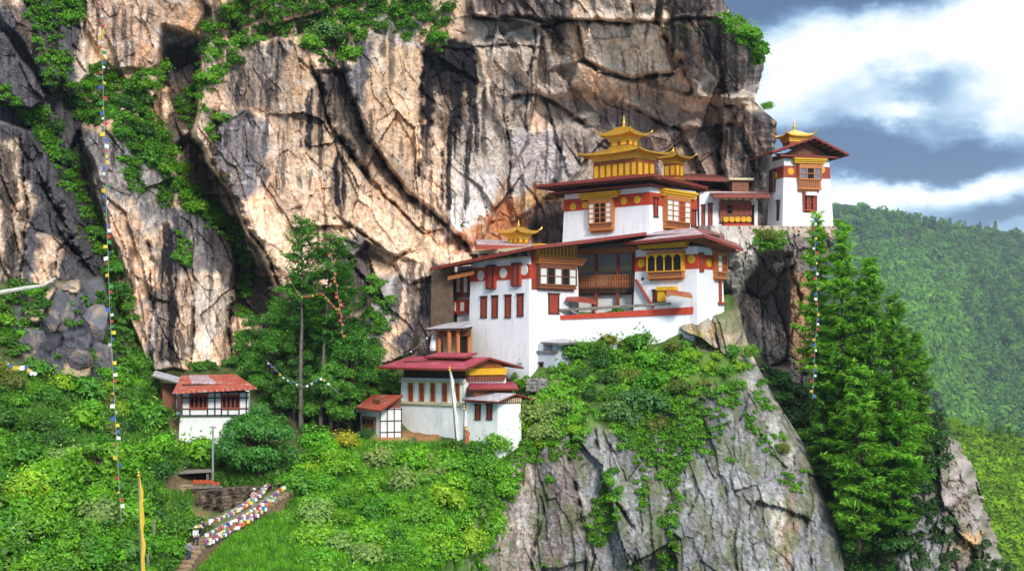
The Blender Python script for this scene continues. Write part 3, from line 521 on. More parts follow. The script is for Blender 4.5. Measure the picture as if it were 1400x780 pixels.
vv = spaced(375, 1050, 375, 790, 3.0, 14.0); uu = spaced(-250, 560, -10, 560, 3.0, 14.0); U, V = np.meshgrid(uu, vv)
tag(link('hillside', grid_mesh('hillside', Pn(U, V, D_hill(U, V)), SOIL, C_hill(U, V))), kind='structure')

# ------------------------------------------------------------------ promontory: grassy mound and the sheer rock below the temples
D_prom0 = mq([(270, 800, 113), (260, 1050, 96), (380, 690, 128), (400, 640, 135), (430, 612, 138.5), (420, 780, 112), (400, 1050, 96), (490, 585, 144.5), (500, 605, 141.5), (500, 700, 126), (550, 780, 115), (560, 560, 149), (556, 592, 146), (600, 500, 153), (635, 600, 141), (640, 640, 134), (620, 700, 125), (640, 780, 122), (640, 1050, 112), (690, 580, 142.5), (680, 650, 135), (690, 720, 134), (690, 800, 134), (725, 515, 149), (643, 512, 155), (735, 480, 152), (745, 560, 141), (750, 620, 138.5), (760, 780, 138), (760, 1050, 134),
                (757, 470, 152.6), (820, 476, 151), (830, 540, 143), (840, 600, 140), (850, 780, 138), (850, 1050, 134), (900, 470, 149.8), (900, 540, 142.5), (930, 620, 139), (930, 780, 137), (953, 448, 149), (965, 500, 144), (1000, 560, 140.5), (1010, 700, 138), (1010, 1050, 134), (985, 440, 150.5), (1010, 470, 151), (1040, 560, 146), (1080, 620, 144.5), (1100, 700, 143), (1130, 780, 142.5), (1160, 780, 147), (1200, 1050, 142), (800, 420, 160), (950, 415, 156), (640, 470, 160)], 0.18)
pr_edge = edge([(1006, 400), (1012, 430), (1022, 470), (1036, 500), (1060, 545), (1092, 595), (1118, 640), (1142, 695), (1158, 745), (1168, 790), (1225, 1060)])
pr_top = lambda u: np.interp(u, [250, 380, 430, 490, 550, 600, 640, 757, 860, 950, 1010, 1060, 1300], [800, 668, 608, 582, 556, 495, 470, 430, 420, 412, 402, 400, 400])
ROCKZONE = [(645, 790), (655, 690), (690, 640), (735, 612), (810, 585), (850, 575), (880, 590), (930, 555), (990, 530), (1030, 490), (1300, 490), (1300, 1060), (600, 1060)]
def rockmask(u, v):
    wu = u + 12 * fbm(u / 30, v / 30, 4, 503); wv = v + 12 * fbm(u / 30, v / 30, 4, 509)
    m = sstep(8, -8, poly_sd(wu, wv, ROCKZONE)); m = np.maximum(m, sstep(6, -6, poly_sd(wu, wv, [(925, 445), (1010, 420), (1040, 500), (1000, 480), (940, 478)]))); return m
def D_prom(u, v):
    wu = u + 5 * fbm(u / 55, v / 55, 3, 513, 0.4); wv = v + 5 * fbm(u / 55, v / 55, 3, 519, 0.4); m = rockmask(u, v); Y = D_prom0(u, v)
    for s, sx, sy, amp, rt in ((521, 60, 190, 2.6, -0.25), (522, 24, 95, 1.0, -0.22), (523, 11, 34, 0.34, -0.1)):
        a = wu * math.cos(rt) + wv * math.sin(rt); b = -wu * math.sin(rt) + wv * math.cos(rt)
        F1, F2, r1, r2, r3, dx, dy = cells(a / sx, b / sy, s); Y = Y + m * amp * ((r1 - 0.5) + (r2 - 0.5) * dx * 1.6 + (r3 - 0.5) * dy * 1.4 + 0.0)
    for pl, wd, dep in [([(812, 590), (825, 660), (865, 720), (870, 780)], 4, 2.0), ([(1000, 535), (1040, 590), (1085, 645)], 3, -1.4), ([(1062, 690), (1064, 730), (1060, 780)], 3, 1.4), ([(730, 640), (745, 700), (725, 780)], 3, 1.2), ([(780, 620), (790, 700), (800, 780)], 4, 1.4), ([(900, 590), (915, 680), (900, 780)], 3, 1.0), ([(960, 560), (940, 620), (930, 700)], 3, 0.9), ([(1100, 690), (1110, 780)], 3, 0.8)]:
        d, _ = line_d(wu, wv, pl); nm = np.clip(0.4 + 1.6 * fbm(u / 22, v / 22, 3, 581), 0, 1.2); Y = Y + 0.8 * dep * nm * np.exp(-(d / (wd * 0.6)) ** 2)
    return Y + m * (0.08 * fbm(u / 6, v / 40, 4, 531) + 0.08 * fbm(u / 5, v / 5, 4, 532)) + (1 - m) * (0.5 * fbm(u / 40, v / 30, 4, 533))
def C_prom(u, v):
    wu = u + 9 * fbm(u / 28, v / 28, 4, 603, 0.6); wv = v + 9 * fbm(u / 28, v / 28, 4, 609, 0.6); m = rockmask(u, v); c = np.zeros(u.shape + (3,)) + np.array((0.27, 0.26, 0.265)); st = sstep(-0.15, 0.2, fbm((wu - 0.12 * v) / 7, v / 130, 4, 620, 0.6))
    for poly, colr, k, soft, sk in [([(640, 680), (690, 640), (700, 800), (640, 800)], (0.56, 0.45, 0.32), 0.9, 7, 0.2), ([(720, 620), (760, 615), (750, 700), (725, 700)], (0.17, 0.14, 0.13), 0.9, 5, 0.3), ([(690, 640), (730, 620), (740, 790), (695, 790)], (0.46, 0.34, 0.27), 0.85, 7, 0.3), ([(760, 600), (800, 600), (800, 690), (770, 790), (740, 790)], (0.28, 0.20, 0.17), 0.85, 6, 0.3), ([(820, 580), (850, 580), (880, 700), (870, 790), (840, 700)], (0.44, 0.42, 0.40), 0.8, 6, 0.4), ([(880, 600), (915, 600), (905, 780), (870, 780)], (0.22, 0.20, 0.15), 0.7, 6, 0.4),
                                    ([(930, 640), (1010, 580), (1050, 640), (1050, 790), (930, 790)], (0.38, 0.37, 0.36), 0.9, 8, 0.1), ([(1000, 520), (1045, 500), (1100, 610), (1120, 660), (1060, 640)], (0.40, 0.36, 0.31), 0.85, 6, 0.5), ([(1060, 680), (1160, 690), (1180, 800), (1060, 800)], (0.34, 0.325, 0.34), 0.9, 6, 0.4), ([(1062, 690), (1085, 640), (1095, 700), (1080, 800), (1066, 800)], (0.46, 0.30, 0.18), 0.8, 5, 0.3), ([(1055, 690), (1070, 690), (1066, 760), (1056, 760)], (0.58, 0.52, 0.42), 0.9, 3, 0.2), ([(920, 440), (1015, 415), (1040, 500), (1000, 485), (940, 480)], (0.60, 0.47, 0.32), 0.95, 6, 0.1), ([(940, 445), (985, 440), (985, 470), (945, 475)], (0.60, 0.36, 0.13), 0.7, 7, 0)]:
        a = k * sstep(soft, -soft, poly_sd(wu, wv, poly)); a = a * (1 - sk + sk * st); c = c + (np.array(colr) - c) * a[..., None]
    s2 = sstep(0.1, 0.4, fbm((wu - 0.1 * v) / 6, v / 110, 4, 640, 0.6)); c = c * (1 - 0.55 * s2[..., None]) + np.array((0.06, 0.055, 0.055)) * (0.55 * s2[..., None])
    s3 = sstep(0.2, 0.45, fbm((wu - 0.1 * v + 50) / 7, v / 110, 4, 650, 0.6)); c = c * (1 - 0.5 * s3[..., None]) + np.array((0.55, 0.53, 0.51)) * (0.5 * s3[..., None])
    g = np.array((0.07, 0.12, 0.025)) * (1 + 0.5 * fbm(u / 20, v / 14, 4, 660))[..., None]
    for poly, colr, k in [([(500, 594), (560, 596), (560, 612), (490, 615)], (0.30, 0.24, 0.09), 0.8), ([(515, 588), (640, 586), (640, 597), (515, 600)], (0.36, 0.16, 0.075), 0.9)]:
        a = k * sstep(6, -6, poly_sd(wu, wv, poly)); g = g + (np.array(colr) - g) * a[..., None]
    q_u = u + 5 * fbm(u / 55, v / 55, 3, 513, 0.4); q_v = v + 5 * fbm(u / 55, v / 55, 3, 519, 0.4)
    for sd_, sx, sy, rt, lo, hi, ek, ew in ((521, 60, 190, -0.25, 0.74, 1.28, 0.85, 0.018), (522, 24, 95, -0.22, 0.72, 1.28, 0.6, 0.032), (523, 11, 34, -0.1, 0.88, 1.12, 0.25, 0.05)):
        a = q_u * math.cos(rt) + q_v * math.sin(rt); b = -q_u * math.sin(rt) + q_v * math.cos(rt); F1, F2, r1, r2, r3, dx, dy = cells(a / sx, b / sy, sd_); k_ = ek * np.exp(-((F2 - F1) / ew) ** 2) * sstep(-0.3, 0.2, fbm(u / 40, v / 40, 3, 690)); c = c * (lo + (hi - lo) * r3)[..., None] * (1 - k_)[..., None]
    c = c * (1 + 0.3 * fbm(u / 4, v / 6, 4, 691, 0.65))[..., None].clip(0.5, 1.5)
    c = c * 0.70; mo = sstep(-0.05, 0.35, fbm(u / 26, v / 46, 5, 670, 0.65)) * 0.6; c = c * (1 - mo[..., None]) + np.array((0.10, 0.115, 0.04)) * mo[..., None]
    return c * m[..., None] + g * (1 - m[..., None])
uu_t = np.linspace(0, 1, 460); vt = np.linspace(0, 1, 290)
# rows follow the crest; columns stretch to the right-hand edge
U0 = 255 + uu_t * (1020 - 255); V0 = pr_top(U0)[None] + (1060 - pr_top(U0))[None] * (vt ** 1.15)[:, None]
EDG = pr_edge(V0); U = 255 + (EDG - 255) * uu_t[None]; V = V0
Yp = D_prom(U, V); Yp = Yp + 5 * sstep(22, 0, EDG - U) ** 2
X, C = pad(Pn(U, V, Yp), C_prom(U, V), right=[1.5, 4, 9, 20], top=[4, 12])
tag(link('promontory', grid_mesh('promontory', X, ROCKG, C, False)), kind='structure')

# ------------------------------------------------------------------ spur with the conifers
D_spur0 = mq([(1020, 480, 158), (1030, 560, 155), (1090, 640, 151), (1150, 720, 149), (1180, 780, 147), (1180, 1060, 138), (1080, 520, 157), (1200, 555, 155), (1280, 570, 154), (1300, 640, 149), (1270, 700, 146), (1250, 780, 143), (1250, 1060, 132), (1330, 650, 151), (1360, 740, 149), (1380, 1060, 140), (1000, 1060, 150), (1000, 640, 160)], 0.3)
SPZ = [(1255, 640), (1290, 600), (1400, 600), (1420, 1060), (1200, 1060), (1230, 740)]
def D_spur(u, v):
    wu = u + 6 * fbm(u / 35, v / 35, 4, 713); wv = v + 6 * fbm(u / 35, v / 35, 4, 719); m = sstep(10, -10, poly_sd(wu, wv, SPZ)); Y = D_spur0(u, v)
    for s, sx, sy, amp in ((721, 40, 75, 2.2), (722, 16, 32, 0.9), (723, 7, 12, 0.3)):
        F1, F2, r1, r2, r3, dx, dy = cells(wu / sx, wv / sy, s); Y = Y + m * amp * ((r1 - 0.5) + (r2 - 0.5) * dx * 1.6 + (r3 - 0.5) * dy * 1.6 + 0.5 * np.exp(-((F2 - F1) / 0.06) ** 2))
    return Y + 0.7 * fbm(u / 40, v / 40, 4, 731) + m * 0.25 * fbm(u / 6, v / 12, 4, 732)
def C_spur(u, v):
    wu = u + 9 * fbm(u / 28, v / 28, 4, 803); wv = v + 9 * fbm(u / 28, v / 28, 4, 809); m = sstep(8, -8, poly_sd(wu, wv, SPZ)); c = np.zeros(u.shape + (3,)) + np.array((0.26, 0.215, 0.195)); st = sstep(-0.15, 0.2, fbm(wu / 7, v / 80, 4, 820))
    for poly, colr, k, soft, sk in [([(1315, 725), (1345, 725), (1340, 760), (1310, 750)], (0.45, 0.28, 0.13), 0.9, 5, 0), ([(1230, 680), (1290, 680), (1290, 780), (1230, 780)], (0.25, 0.25, 0.25), 0.9, 6, 0.2), ([(1290, 600), (1330, 640), (1325, 700), (1290, 680)], (0.34, 0.28, 0.25), 0.8, 6, 0.3)]:
        a = k * sstep(soft, -soft, poly_sd(wu, wv, poly)); a = a * (1 - sk + sk * st); c = c + (np.array(colr) - c) * a[..., None]
    g = np.array((0.035, 0.045, 0.02)); mo = sstep(0.0, 0.4, fbm(u / 20, v / 26, 5, 870, 0.65)) * 0.6; c = c * (1 - mo[..., None]) + np.array((0.10, 0.11, 0.045)) * mo[..., None]
    return c * m[..., None] + g * (1 - m[..., None])
sp_edge = edge([(1290, 500), (1292, 575), (1310, 605), (1332, 640), (1345, 690), (1362, 735), (1374, 790), (1420, 1060)])
sp_top = lambda u: np.interp(u, [1000, 1040, 1080, 1200, 1280, 1300, 1400], [470, 490, 520, 552, 566, 580, 580])
uu_t = np.linspace(0, 1, 200); vt = np.linspace(0, 1, 200); U0 = 1000 + uu_t * 290; V0 = sp_top(U0)[None] + (1060 - sp_top(U0))[None] * (vt ** 1.2)[:, None]; EDG = sp_edge(V0) + 4 * fbm(V0 / 14, V0 * 0, 3, 8); U = 1000 + (EDG - 1000) * uu_t[None]
Ys = D_spur(U, V0) + 5 * sstep(22, 0, EDG - U) ** 2
X, C = pad(Pn(U, V0, Ys), C_spur(U, V0), right=[1.5, 4, 9, 20], top=[4, 14])
tag(link('spur', grid_mesh('spur', X, ROCKG, C, False)), kind='structure')

# ------------------------------------------------------------------ far mountain, nearer forested hill, valley floor
mt_top = lambda u: np.interp(u, [700, 900, 1040, 1135, 1165, 1200, 1240, 1300, 1350, 1400, 1480, 1700, 2000], [300, 285, 276, 278, 280, 286, 295, 306, 313, 319, 330, 300, 270])
D_mt0 = mq([(700, 280, 2600), (1000, 270, 2700), (1140, 275, 2750), (1200, 300, 2650), (1300, 306, 2800), (1400, 318, 2900), (1700, 300, 2900), (2000, 270, 2800), (700, 600, 1700), (1100, 500, 1950), (1200, 400, 2250), (1250, 430, 2050), (1220, 520, 1800), (1290, 400, 2400), (1330, 470, 2200), (1400, 420, 2350), (1390, 520, 2150), (1300, 580, 1750), (1400, 620, 1700), (1150, 700, 1450), (1400, 800, 1300), (1700, 500, 2000), (1700, 800, 1300), (2000, 800, 1300), (700, 800, 1300)], 0.3)
def D_mt(u, v): return D_mt0(u, v) + 70 * fbm(u / 60, v / 60, 3, 901) - 75 * ridged(u / 110 - v / 170, v / 420, 3, 902)
uu = np.linspace(700, 2000, 330); vt = np.linspace(0, 1, 130); V = mt_top(uu)[None] + (900 - mt_top(uu))[None] * vt[:, None]; U = np.repeat(uu[None], 130, 0)
c = np.zeros(U.shape + (3,)) + np.array((0.025, 0.045, 0.012))
X, C = pad(Pn(U, V, D_mt(U, V)), c, top=[150, 600]); tag(link('mountain', grid_mesh('mountain', X, SOIL, C)), kind='structure')
hl_top = lambda u: np.interp(u, [1100, 1180, 1240, 1300, 1340, 1400, 1500, 1800], [560, 545, 556, 580, 592, 606, 620, 600])
D_hl0 = mq([(1100, 550, 640), (1200, 550, 640), (1300, 580, 620), (1400, 606, 620), (1500, 620, 640), (1800, 600, 700), (1100, 900, 420), (1300, 700, 500), (1400, 700, 510), (1300, 900, 400), (1500, 900, 420), (1800, 900, 450)], 0.3)
def D_hl(u, v): return D_hl0(u, v) + 8 * fbm(u / 30, v / 40, 4, 911)
uu = np.linspace(1100, 1800, 180); vt = np.linspace(0, 1, 90); V = hl_top(uu)[None] + (950 - hl_top(uu))[None] * vt[:, None]; U = np.repeat(uu[None], 90, 0)
X, C = pad(Pn(U, V, D_hl(U, V)), np.zeros(U.shape + (3,)) + np.array((0.05, 0.07, 0.02)), top=[30, 120]); tag(link('forested_hill', grid_mesh('forested_hill', X, SOIL, C)), kind='structure')
gx = np.linspace(-7000, 7000, 60); gy = np.linspace(-300, 12000, 60); GX, GY = np.meshgrid(gx, gy[::-1]); GZ = -420 + 25 * fbm(GX / 900, GY / 900, 4, 921)
tag(link('ground', grid_mesh('ground', np.stack([GX, GY, GZ], -1), SOIL, np.zeros(GX.shape + (3,)) + np.array((0.04, 0.07, 0.02)))), kind='structure')
# ------------------------------------------------------------------ buildings
def pnp(u, v, Y): return P(u, v, Y)
class Bld:
    """a building with its near corner at pixel (u, v), depth Y; the right face runs along +x, the left face along +y"""
    def __init__(s, name, label, cat, u, v, Y, a, group=None):
        s.C = P(u, v, Y); s.a = R(a); s.o = thing(name, label, cat, s.C, s.a, group); s.ca, s.sa = math.cos(s.a), math.sin(s.a); s.parts = {}
    def loc(s, p): d = Vector(p) - s.C; return Vector((d.x * s.ca + d.y * s.sa, -d.x * s.sa + d.y * s.ca, d.z))
    def px(s, face, u, v, off=0.0):
        """ray through a pixel met with a face plane -> (distance along the face, height)"""
        n = Vector((s.sa, -s.ca, 0)) if face == 'R' else Vector((-s.ca, -s.sa, 0))
        d = Vector(((u - CU) / FPX, 1, (HV - v) / FPX)); t = (s.C.dot(n) + off) / d.dot(n); q = s.loc(d * t)
        return (q.x if face == 'R' else q.y), q.z
    def pt(s, face, a, z, d):
        return (a, -d, z) if face == 'R' else (-d, a, z)
    def rect(s, face, u0, u1, v0, v1):
        vm = (v0 + v1) / 2; um = (u0 + u1) / 2; a, _ = s.px(face, u0, vm); b, _ = s.px(face, u1, vm); _, z1 = s.px(face, um, v0); _, z0 = s.px(face, um, v1)
        return min(a, b), max(a, b), z0, z1
    def fbox(s, mb, face, a0, a1, z0, z1, d0, d1, mi=0):
        p = s.pt(face, a0, z0, d0); q = s.pt(face, a1, z1, d1); mb.box(p[0], q[0], p[1], q[1], p[2], q[2], mi)
    def wall(s, sR, sL, z0, z1, m=None, batter=0.035, name='wall', wdt=None):
        mb = MB(); k = batter * (z1 - z0)
        mb.hexa([(-k, -k, z0), (sR + k, -k, z0), (sR + k, sL + k, z0), (-k, sL + k, z0)], [(0, 0, z1), (sR, 0, z1), (sR, sL, z1), (0, sL, z1)])
        s.sR, s.sL, s.z0, s.z1, s.k = sR, sL, z0, z1, batter
        return mb.build(name, m or WHITE, s.o, bevel=0.04)
    def out(s, z): return s.k * (s.z1 - z) if hasattr(s, 'k') else 0
    def band(s, z0, z1, m, name='wall_band', faces='RL', d=0.06, aR=None, aL=None):
        mb = MB(); o0, o1 = s.out(z0) + d, s.out(z1) + d; R_ = s.sR if aR is None else aR; L_ = s.sL if aL is None else aL
        R_ += 0.05; L_ += 0.05
        mb.hexa([(-o0, -o0, z0), (R_, -o0, z0), (R_, L_, z0), (-o0, L_, z0)], [(-o1, -o1, z1), (R_, -o1, z1), (R_, L_, z1), (-o1, L_, z1)])
        return mb.build(name, m, s.o)
    def disc(s, face, u, v, r, m, name='medallion'):
        a, z = s.px(face, u, v); mb = MB(); o = s.out(z) + 0.05; vs0 = []; vs1 = []
        for k in range(16):
            t = 2 * math.pi * k / 16; vs0.append(s.pt(face, a + r * math.cos(t), z + r * math.sin(t), o)); vs1.append(s.pt(face, a + r * 0.92 * math.cos(t), z + r * 0.92 * math.sin(t), o + 0.08))
        if face == 'R': vs0.reverse(); vs1.reverse(); mb.hexa(vs1, vs0)
        else: mb.hexa(vs0[::-1], vs1[::-1]); 
        return mb.build(name, m, s.o)
    def slit(s, face, u0, u1, v0, v1, m=None, lin=None):
        """narrow shuttered window: projecting jambs and lintel, shutter set back"""
        a0, a1, z0, z1 = s.rect(face, u0, u1, v0, v1); o = s.out(z0); w_ = a1 - a0; t = min(0.12, w_ * 0.14); mb = MB()
        s.fbox(mb, face, a0, a0 + t, z0, z1, -0.3, o + 0.10); s.fbox(mb, face, a1 - t, a1, z0, z1, -0.3, o + 0.10); s.fbox(mb, face, a0 - 0.08, a1 + 0.08, z1, z1 + 0.14, -0.3, o + 0.20); s.fbox(mb, face, a0 - 0.04, a1 + 0.04, z0 - 0.1, z0, -0.3, o + 0.16)
        w = mb.build('window', lin or DARKW, s.o); p = MB(); s.fbox(p, face, a0 + t, a1 - t, z0, z1, -0.3, o + 0.03); g = (a1 - a0) * 0.5
        s.fbox(p, face, a0 + g - 0.03, a0 + g + 0.03, z0, z1, -0.3, o + 0.06)
        p.build('shutter', m or REDW, w); return w
    def bay(s, face, u0, u1, v0, v1, cols, rows=2, body=None, lights='wdw', proj=0.65, cornice=None, arch=False, base=0.28):
        """projecting timber bay window. lights: one letter per column, w white panel, d dark opening, r red shutter"""
        body = body or ORANGE; a0, a1, z0, z1 = s.rect(face, u0, u1, v0, v1); o = s.out(z0); H = z1 - z0; Wd = a1 - a0; zb = z0 + H * base; zt = z1 - H * 0.12
        mb = MB(); s.fbox(mb, face, a0, a1, z0 + H * 0.08, z1, -0.3, o + proj - 0.16); s.fbox(mb, face, a0 + 0.12, a1 - 0.12, z0, z0 + H * 0.08, -0.3, o + proj - 0.35)
        # parapet panels and mouldings
        s.fbox(mb, face, a0 - 0.06, a1 + 0.06, zb - 0.10, zb, -0.3, o + proj); s.fbox(mb, face, a0 - 0.05, a1 + 0.05, z0 + H * 0.06, z0 + H * 0.12, -0.3, o + proj - 0.06); s.fbox(mb, face, a0 - 0.05, a1 + 0.05, zt, z1, -0.3, o + proj - 0.03)
        root = mb.build('bay_window', body, s.o); fr = MB(); n = len(lights); cw = Wd / n
        for k in range(n + 1): s.fbox(fr, face, a0 + k * cw - 0.055, a0 + k * cw + 0.055, zb, zt, -0.2, o + proj - 0.02)
        pm = {'w': PAPER, 'd': DARK, 'r': REDW, 'g': GLASS}
        for k, c in enumerate(lights):
            x0, x1 = a0 + k * cw + 0.055, a0 + (k + 1) * cw - 0.055
            for j in range(rows):
                y0 = zb + (zt - zb) * j / rows; y1 = zb + (zt - zb) * (j + 1) / rows; p = MB()
                s.fbox(p, face, x0 + 0.03, x1 - 0.03, y0 + 0.05, y1 - 0.05, -0.1, o + proj - 0.12); p.build('pane', pm[c], root)
                if j: s.fbox(fr, face, x0, x1, y0 - 0.04, y0 + 0.04, -0.2, o + proj - 0.05)
            if arch:
                for q in range(3): s.fbox(fr, face, x0, x0 + (x1 - x0) * (0.34 - 0.11 * q), zt - 0.12 * (q + 1), zt - 0.12 * q, -0.2, o + proj - 0.06); s.fbox(fr, face, x1 - (x1 - x0) * (0.34 - 0.11 * q), x1, zt - 0.12 * (q + 1), zt - 0.12 * q, -0.2, o + proj - 0.06)
        s.fbox(fr, face, a0, a1, zt - 0.08, zt + 0.02, -0.2, o + proj - 0.015); s.fbox(fr, face, a0, a1, zb - 0.02, zb + 0.06, -0.2, o + proj - 0.015)
        fr.build('frame', OCHRE if arch else body, root)
        # end panes
        for aa, sg in ((a0, -1), (a1, 1)):
            p = MB(); s.fbox(p, face, aa + sg * 0.01, aa + sg * 0.035, zb + 0.1, zt - 0.1, o + 0.1, o + proj - 0.26); p.build('side_pane', PAPER, root)
        cl = MB()
        for k in range(int(Wd / 0.28)): s.fbox(cl, face, a0 + k * 0.28 + 0.05, a0 + k * 0.28 + 0.19, z0 + H * 0.14, zb - 0.14, -0.1, o + proj - 0.11)
        cl.build('parapet_panel', WOODR if body is ORANGE else ORANGE, root)
        if cornice:
            s.cornice(face, *cornice, parent=root, proj=proj)
        return root
    def cornice(s, face, u0, u1, v0, v1, m=None, parent=None, proj=0.65, name='cornice'):
        b0, b1, y0, y1 = s.rect(face, u0, u1, v0, v1); o = s.out(y0); c = MB(); n = 3; H = y1 - y0
        for k in range(n): s.fbox(c, face, b0 + 0.10 * (n - 1 - k), b1 - 0.10 * (n - 1 - k), y0 + H * k / n, y0 + H * (k + 1) / n - 0.02, -0.2, o + proj * 0.75 + 0.16 * k)
        r = c.build(name, m or OCHRE, parent or s.o); d = MB(); sp = 0.34
        for k in range(int((b1 - b0 - 0.3) / sp)): s.fbox(d, face, b0 + 0.2 + k * sp, b0 + 0.2 + k * sp + 0.16, y0 - 0.13, y0, -0.1, o + proj * 0.7 + 0.02)
        d.build('dentil_row', WOODR, r if parent is None else parent)
        return r
    def roof(s, pts, th=0.28, mats=None, name='roof', raft=None):
        mb = MB(); L = [s.loc(p) for p in pts]; mb.slab(L, th); r = mb.build(name, mats or [ROOF_M, DARKW, MAROON], s.o)
        if raft: s.rafters(L, raft, th, r)
        return r
    def rafters(s, L, edges, th, parent):
        mb = MB()
        for i, j, inward in edges:
            p, q = L[i], L[j]; d = (q - p); n = max(2, int(d.length / 0.75)); iv = Vector(inward)
            for k in range(n):
                c = p + d * ((k + 0.5) / n) - Vector((0, 0, th)); e = c + iv
                w = d.normalized() * 0.07; zz = Vector((0, 0, 0.16))
                c = c + iv * 0.08
                mb.hexa([c - w - zz, c + w - zz, e + w - zz, e - w - zz], [c - w, c + w, e + w, e - w])
        mb.build('rafter_row', WOODR, parent)
    def hip(s, eave, apex, th=0.25, mats=None, name='roof'):
        """eave: four points, apex: two ridge points (over edge 0 and over edge 2 ends)"""
        E = [s.loc(p) for p in eave]; A = [s.loc(p) for p in apex]; mb = MB(); lo = [p - Vector((0, 0, th)) for p in E]
        mb.add(E + A, [(0, 1, 4), (1, 2, 5, 4), (2, 3, 5), (3, 0, 4, 5)], 0)
        nz = sum((E[i].x * E[(i + 1) % 4].y - E[(i + 1) % 4].x * E[i].y) for i in range(4))
        mb.add(lo, [(3, 2, 1, 0)], 1)
        for i in range(4):
            j = (i + 1) % 4; mb.add([lo[i], lo[j], E[j], E[i]], [(0, 1, 2, 3)], 2)
        return mb.build(name, mats or [ROOF_M, DARKW, MAROON], s.o)
def pag_roof(mb, cx, cy, hx, hy, z0, z1, tx, ty, up=0.5, th=0.16, n=10, mi=0):
    """curved, upturned four sided roof"""
    rings = []
    for k in range(7):
        t = k / 6.0; e = t ** 0.62; sx = hx + (tx - hx) * t; sy = hy + (ty - hy) * t; ring = []
        for side in range(4):
            for j in range(n):
                q = -1 + 2.0 * j / n; c = abs(q) ** 4; x, y = [(q, -1), (1, q), (-q, 1), (-1, -q)][side]
                ring.append((cx + x * sx, cy + y * sy, z0 + (z1 - z0) * (t ** 1.35) + up * c * (1 - t) ** 3))
        rings.append(ring)
    m = 4 * n; vs = [p for r_ in rings for p in r_]; fs = []
    for i in range(6):
        for k in range(m): k2 = (k + 1) % m; fs.append((i * m + k, i * m + k2, (i + 1) * m + k2, (i + 1) * m + k))
    fs.append(tuple(range(6 * m, 7 * m))); mb.add(vs, fs, mi)
    lo = [(x, y, z - th) for x, y, z in rings[0]]; mb.add(lo + rings[0], [(k, (k + 1) % m, m + (k + 1) % m, m + k) for k in range(m)], mi)
    inn = [(cx + (x - cx) * 0.6, cy + (y - cy) * 0.6, z0 + 0.02) for x, y, z in rings[0]]
    mb.add(lo + inn, [((k + 1) % m, k, m + k, m + (k + 1) % m) for k in range(m)], mi); mb.add(inn, [tuple(reversed(range(m)))], mi)
def finial(mb, c, h, w, mi=0):
    mb.lathe(c, [(w * 0.9, 0), (w, h * 0.05), (w * 0.55, h * 0.12), (w * 0.35, h * 0.2), (w * 0.62, h * 0.3), (w * 0.62, h * 0.38), (w * 0.22, h * 0.5), (w * 0.34, h * 0.58), (w * 0.15, h * 0.7), (w * 0.12, h * 0.88), (0.01, h)], 10, mi)
def lantern(s, name, c, hx, hy, z0, ze, zt, over, up=0.45, fin=1.4, panels=True, body=None, parent=None):
    """gilded lantern: panelled box, upturned roof, finial. c = local centre"""
    root = MB(); root.box(c[0] - hx, c[0] + hx, c[1] - hy, c[1] + hy, z0, ze); r = root.build(name, body or GOLDD, parent or s.o)
    tr = MB()
    for k in range(3):
        e = 0.10 * (k + 1); z = ze - 0.75 + 0.25 * k; tr.box(c[0] - hx - e, c[0] + hx + e, c[1] - hy - e, c[1] + hy + e, z, z + 0.245)
    tr.build('moulding', GOLD, r); tr = MB(); tr.box(c[0] - hx - 0.12, c[0] + hx + 0.12, c[1] - hy - 0.12, c[1] + hy + 0.12, z0 + 0.02, z0 + 0.2); tr.build('plinth', GOLD, r)
    if panels:
        pn = MB()
        for side, L_ in ((0, hx), (1, hy)):
            n = max(2, int(L_ * 2 / 0.9)); wd = 2 * L_ / n
            for k in range(n):
                a = -L_ + wd * (k + 0.5); q = wd * 0.30; zz0, zz1 = z0 + (ze - z0) * 0.2, z0 + (ze - z0) * 0.62
                if side == 0: pn.box(c[0] + a - q, c[0] + a + q, c[1] - hy - 0.05, c[1] - hy + 0.1, zz0, zz1)
                else: pn.box(c[0] - hx - 0.05, c[0] - hx + 0.1, c[1] + a - q, c[1] + a + q, zz0, zz1)
        pn.build('panel', OCHRE, r)
    g = MB(); pag_roof(g, c[0], c[1], hx + over, hy + over, ze, zt, hx * 0.5, hy * 0.5, up)
    for x in (-1, 1):
        for y in (-1, 1):
            p = Vector((c[0] + x * (hx + over), c[1] + y * (hy + over), ze + up)); g.tube([p, p + Vector((x * 0.16, y * 0.16, 0.10)), p + Vector((x * 0.22, y * 0.22, 0.36))], [0.10, 0.09, 0.03], 5)
    g.build('lantern_roof', GOLD, r, smooth=False)
    if fin:
        f = MB(); finial(f, (c[0], c[1], zt - 0.05), fin, 0.34 if fin > 1.2 else 0.25); f.build('finial', GOLD, r, smooth=True)
    return r
# ---- main temple under the gilded lantern
T = Bld('main_temple', 'large white temple with red band, wide maroon roof and two tier golden lantern', 'temple', 888, 342, 157, 49)
sL, _ = T.px('L', 772, 300); sR, _ = T.px('R', 952, 292); z1 = T.px('L', 888, 252)[1]; zA, zB = T.px('L', 888, 262.5)[1], T.px('L', 888, 279.5)[1]
T.wall(sR, sL, -6, z1); T.band(zB, zA, RED)
for f, u, v in (('L', 784.6, 282.5), ('L', 801, 280.5), ('L', 854, 274.5), ('L', 872, 272.8), ('R', 940, 283)): T.disc(f, u, v, 0.47, OCHRE)
T.bay('L', 810, 841, 272, 318, 4, rows=4, lights='wddw', cornice=(796, 849, 263, 272)); T.bay('R', 905, 937, 269, 317, 4, rows=4, lights='wwrw', cornice=(901, 947, 261, 270))
T.slit('R', 892, 898, 271, 296, REDW); T.slit('R', 943, 950, 288, 309, REDW)
ze = P(893, 237, 153.4).z; c0 = P(893, 237, 153.4)
def at_z(u, v, z): return P(u, v, z * FPX / (HV - v))
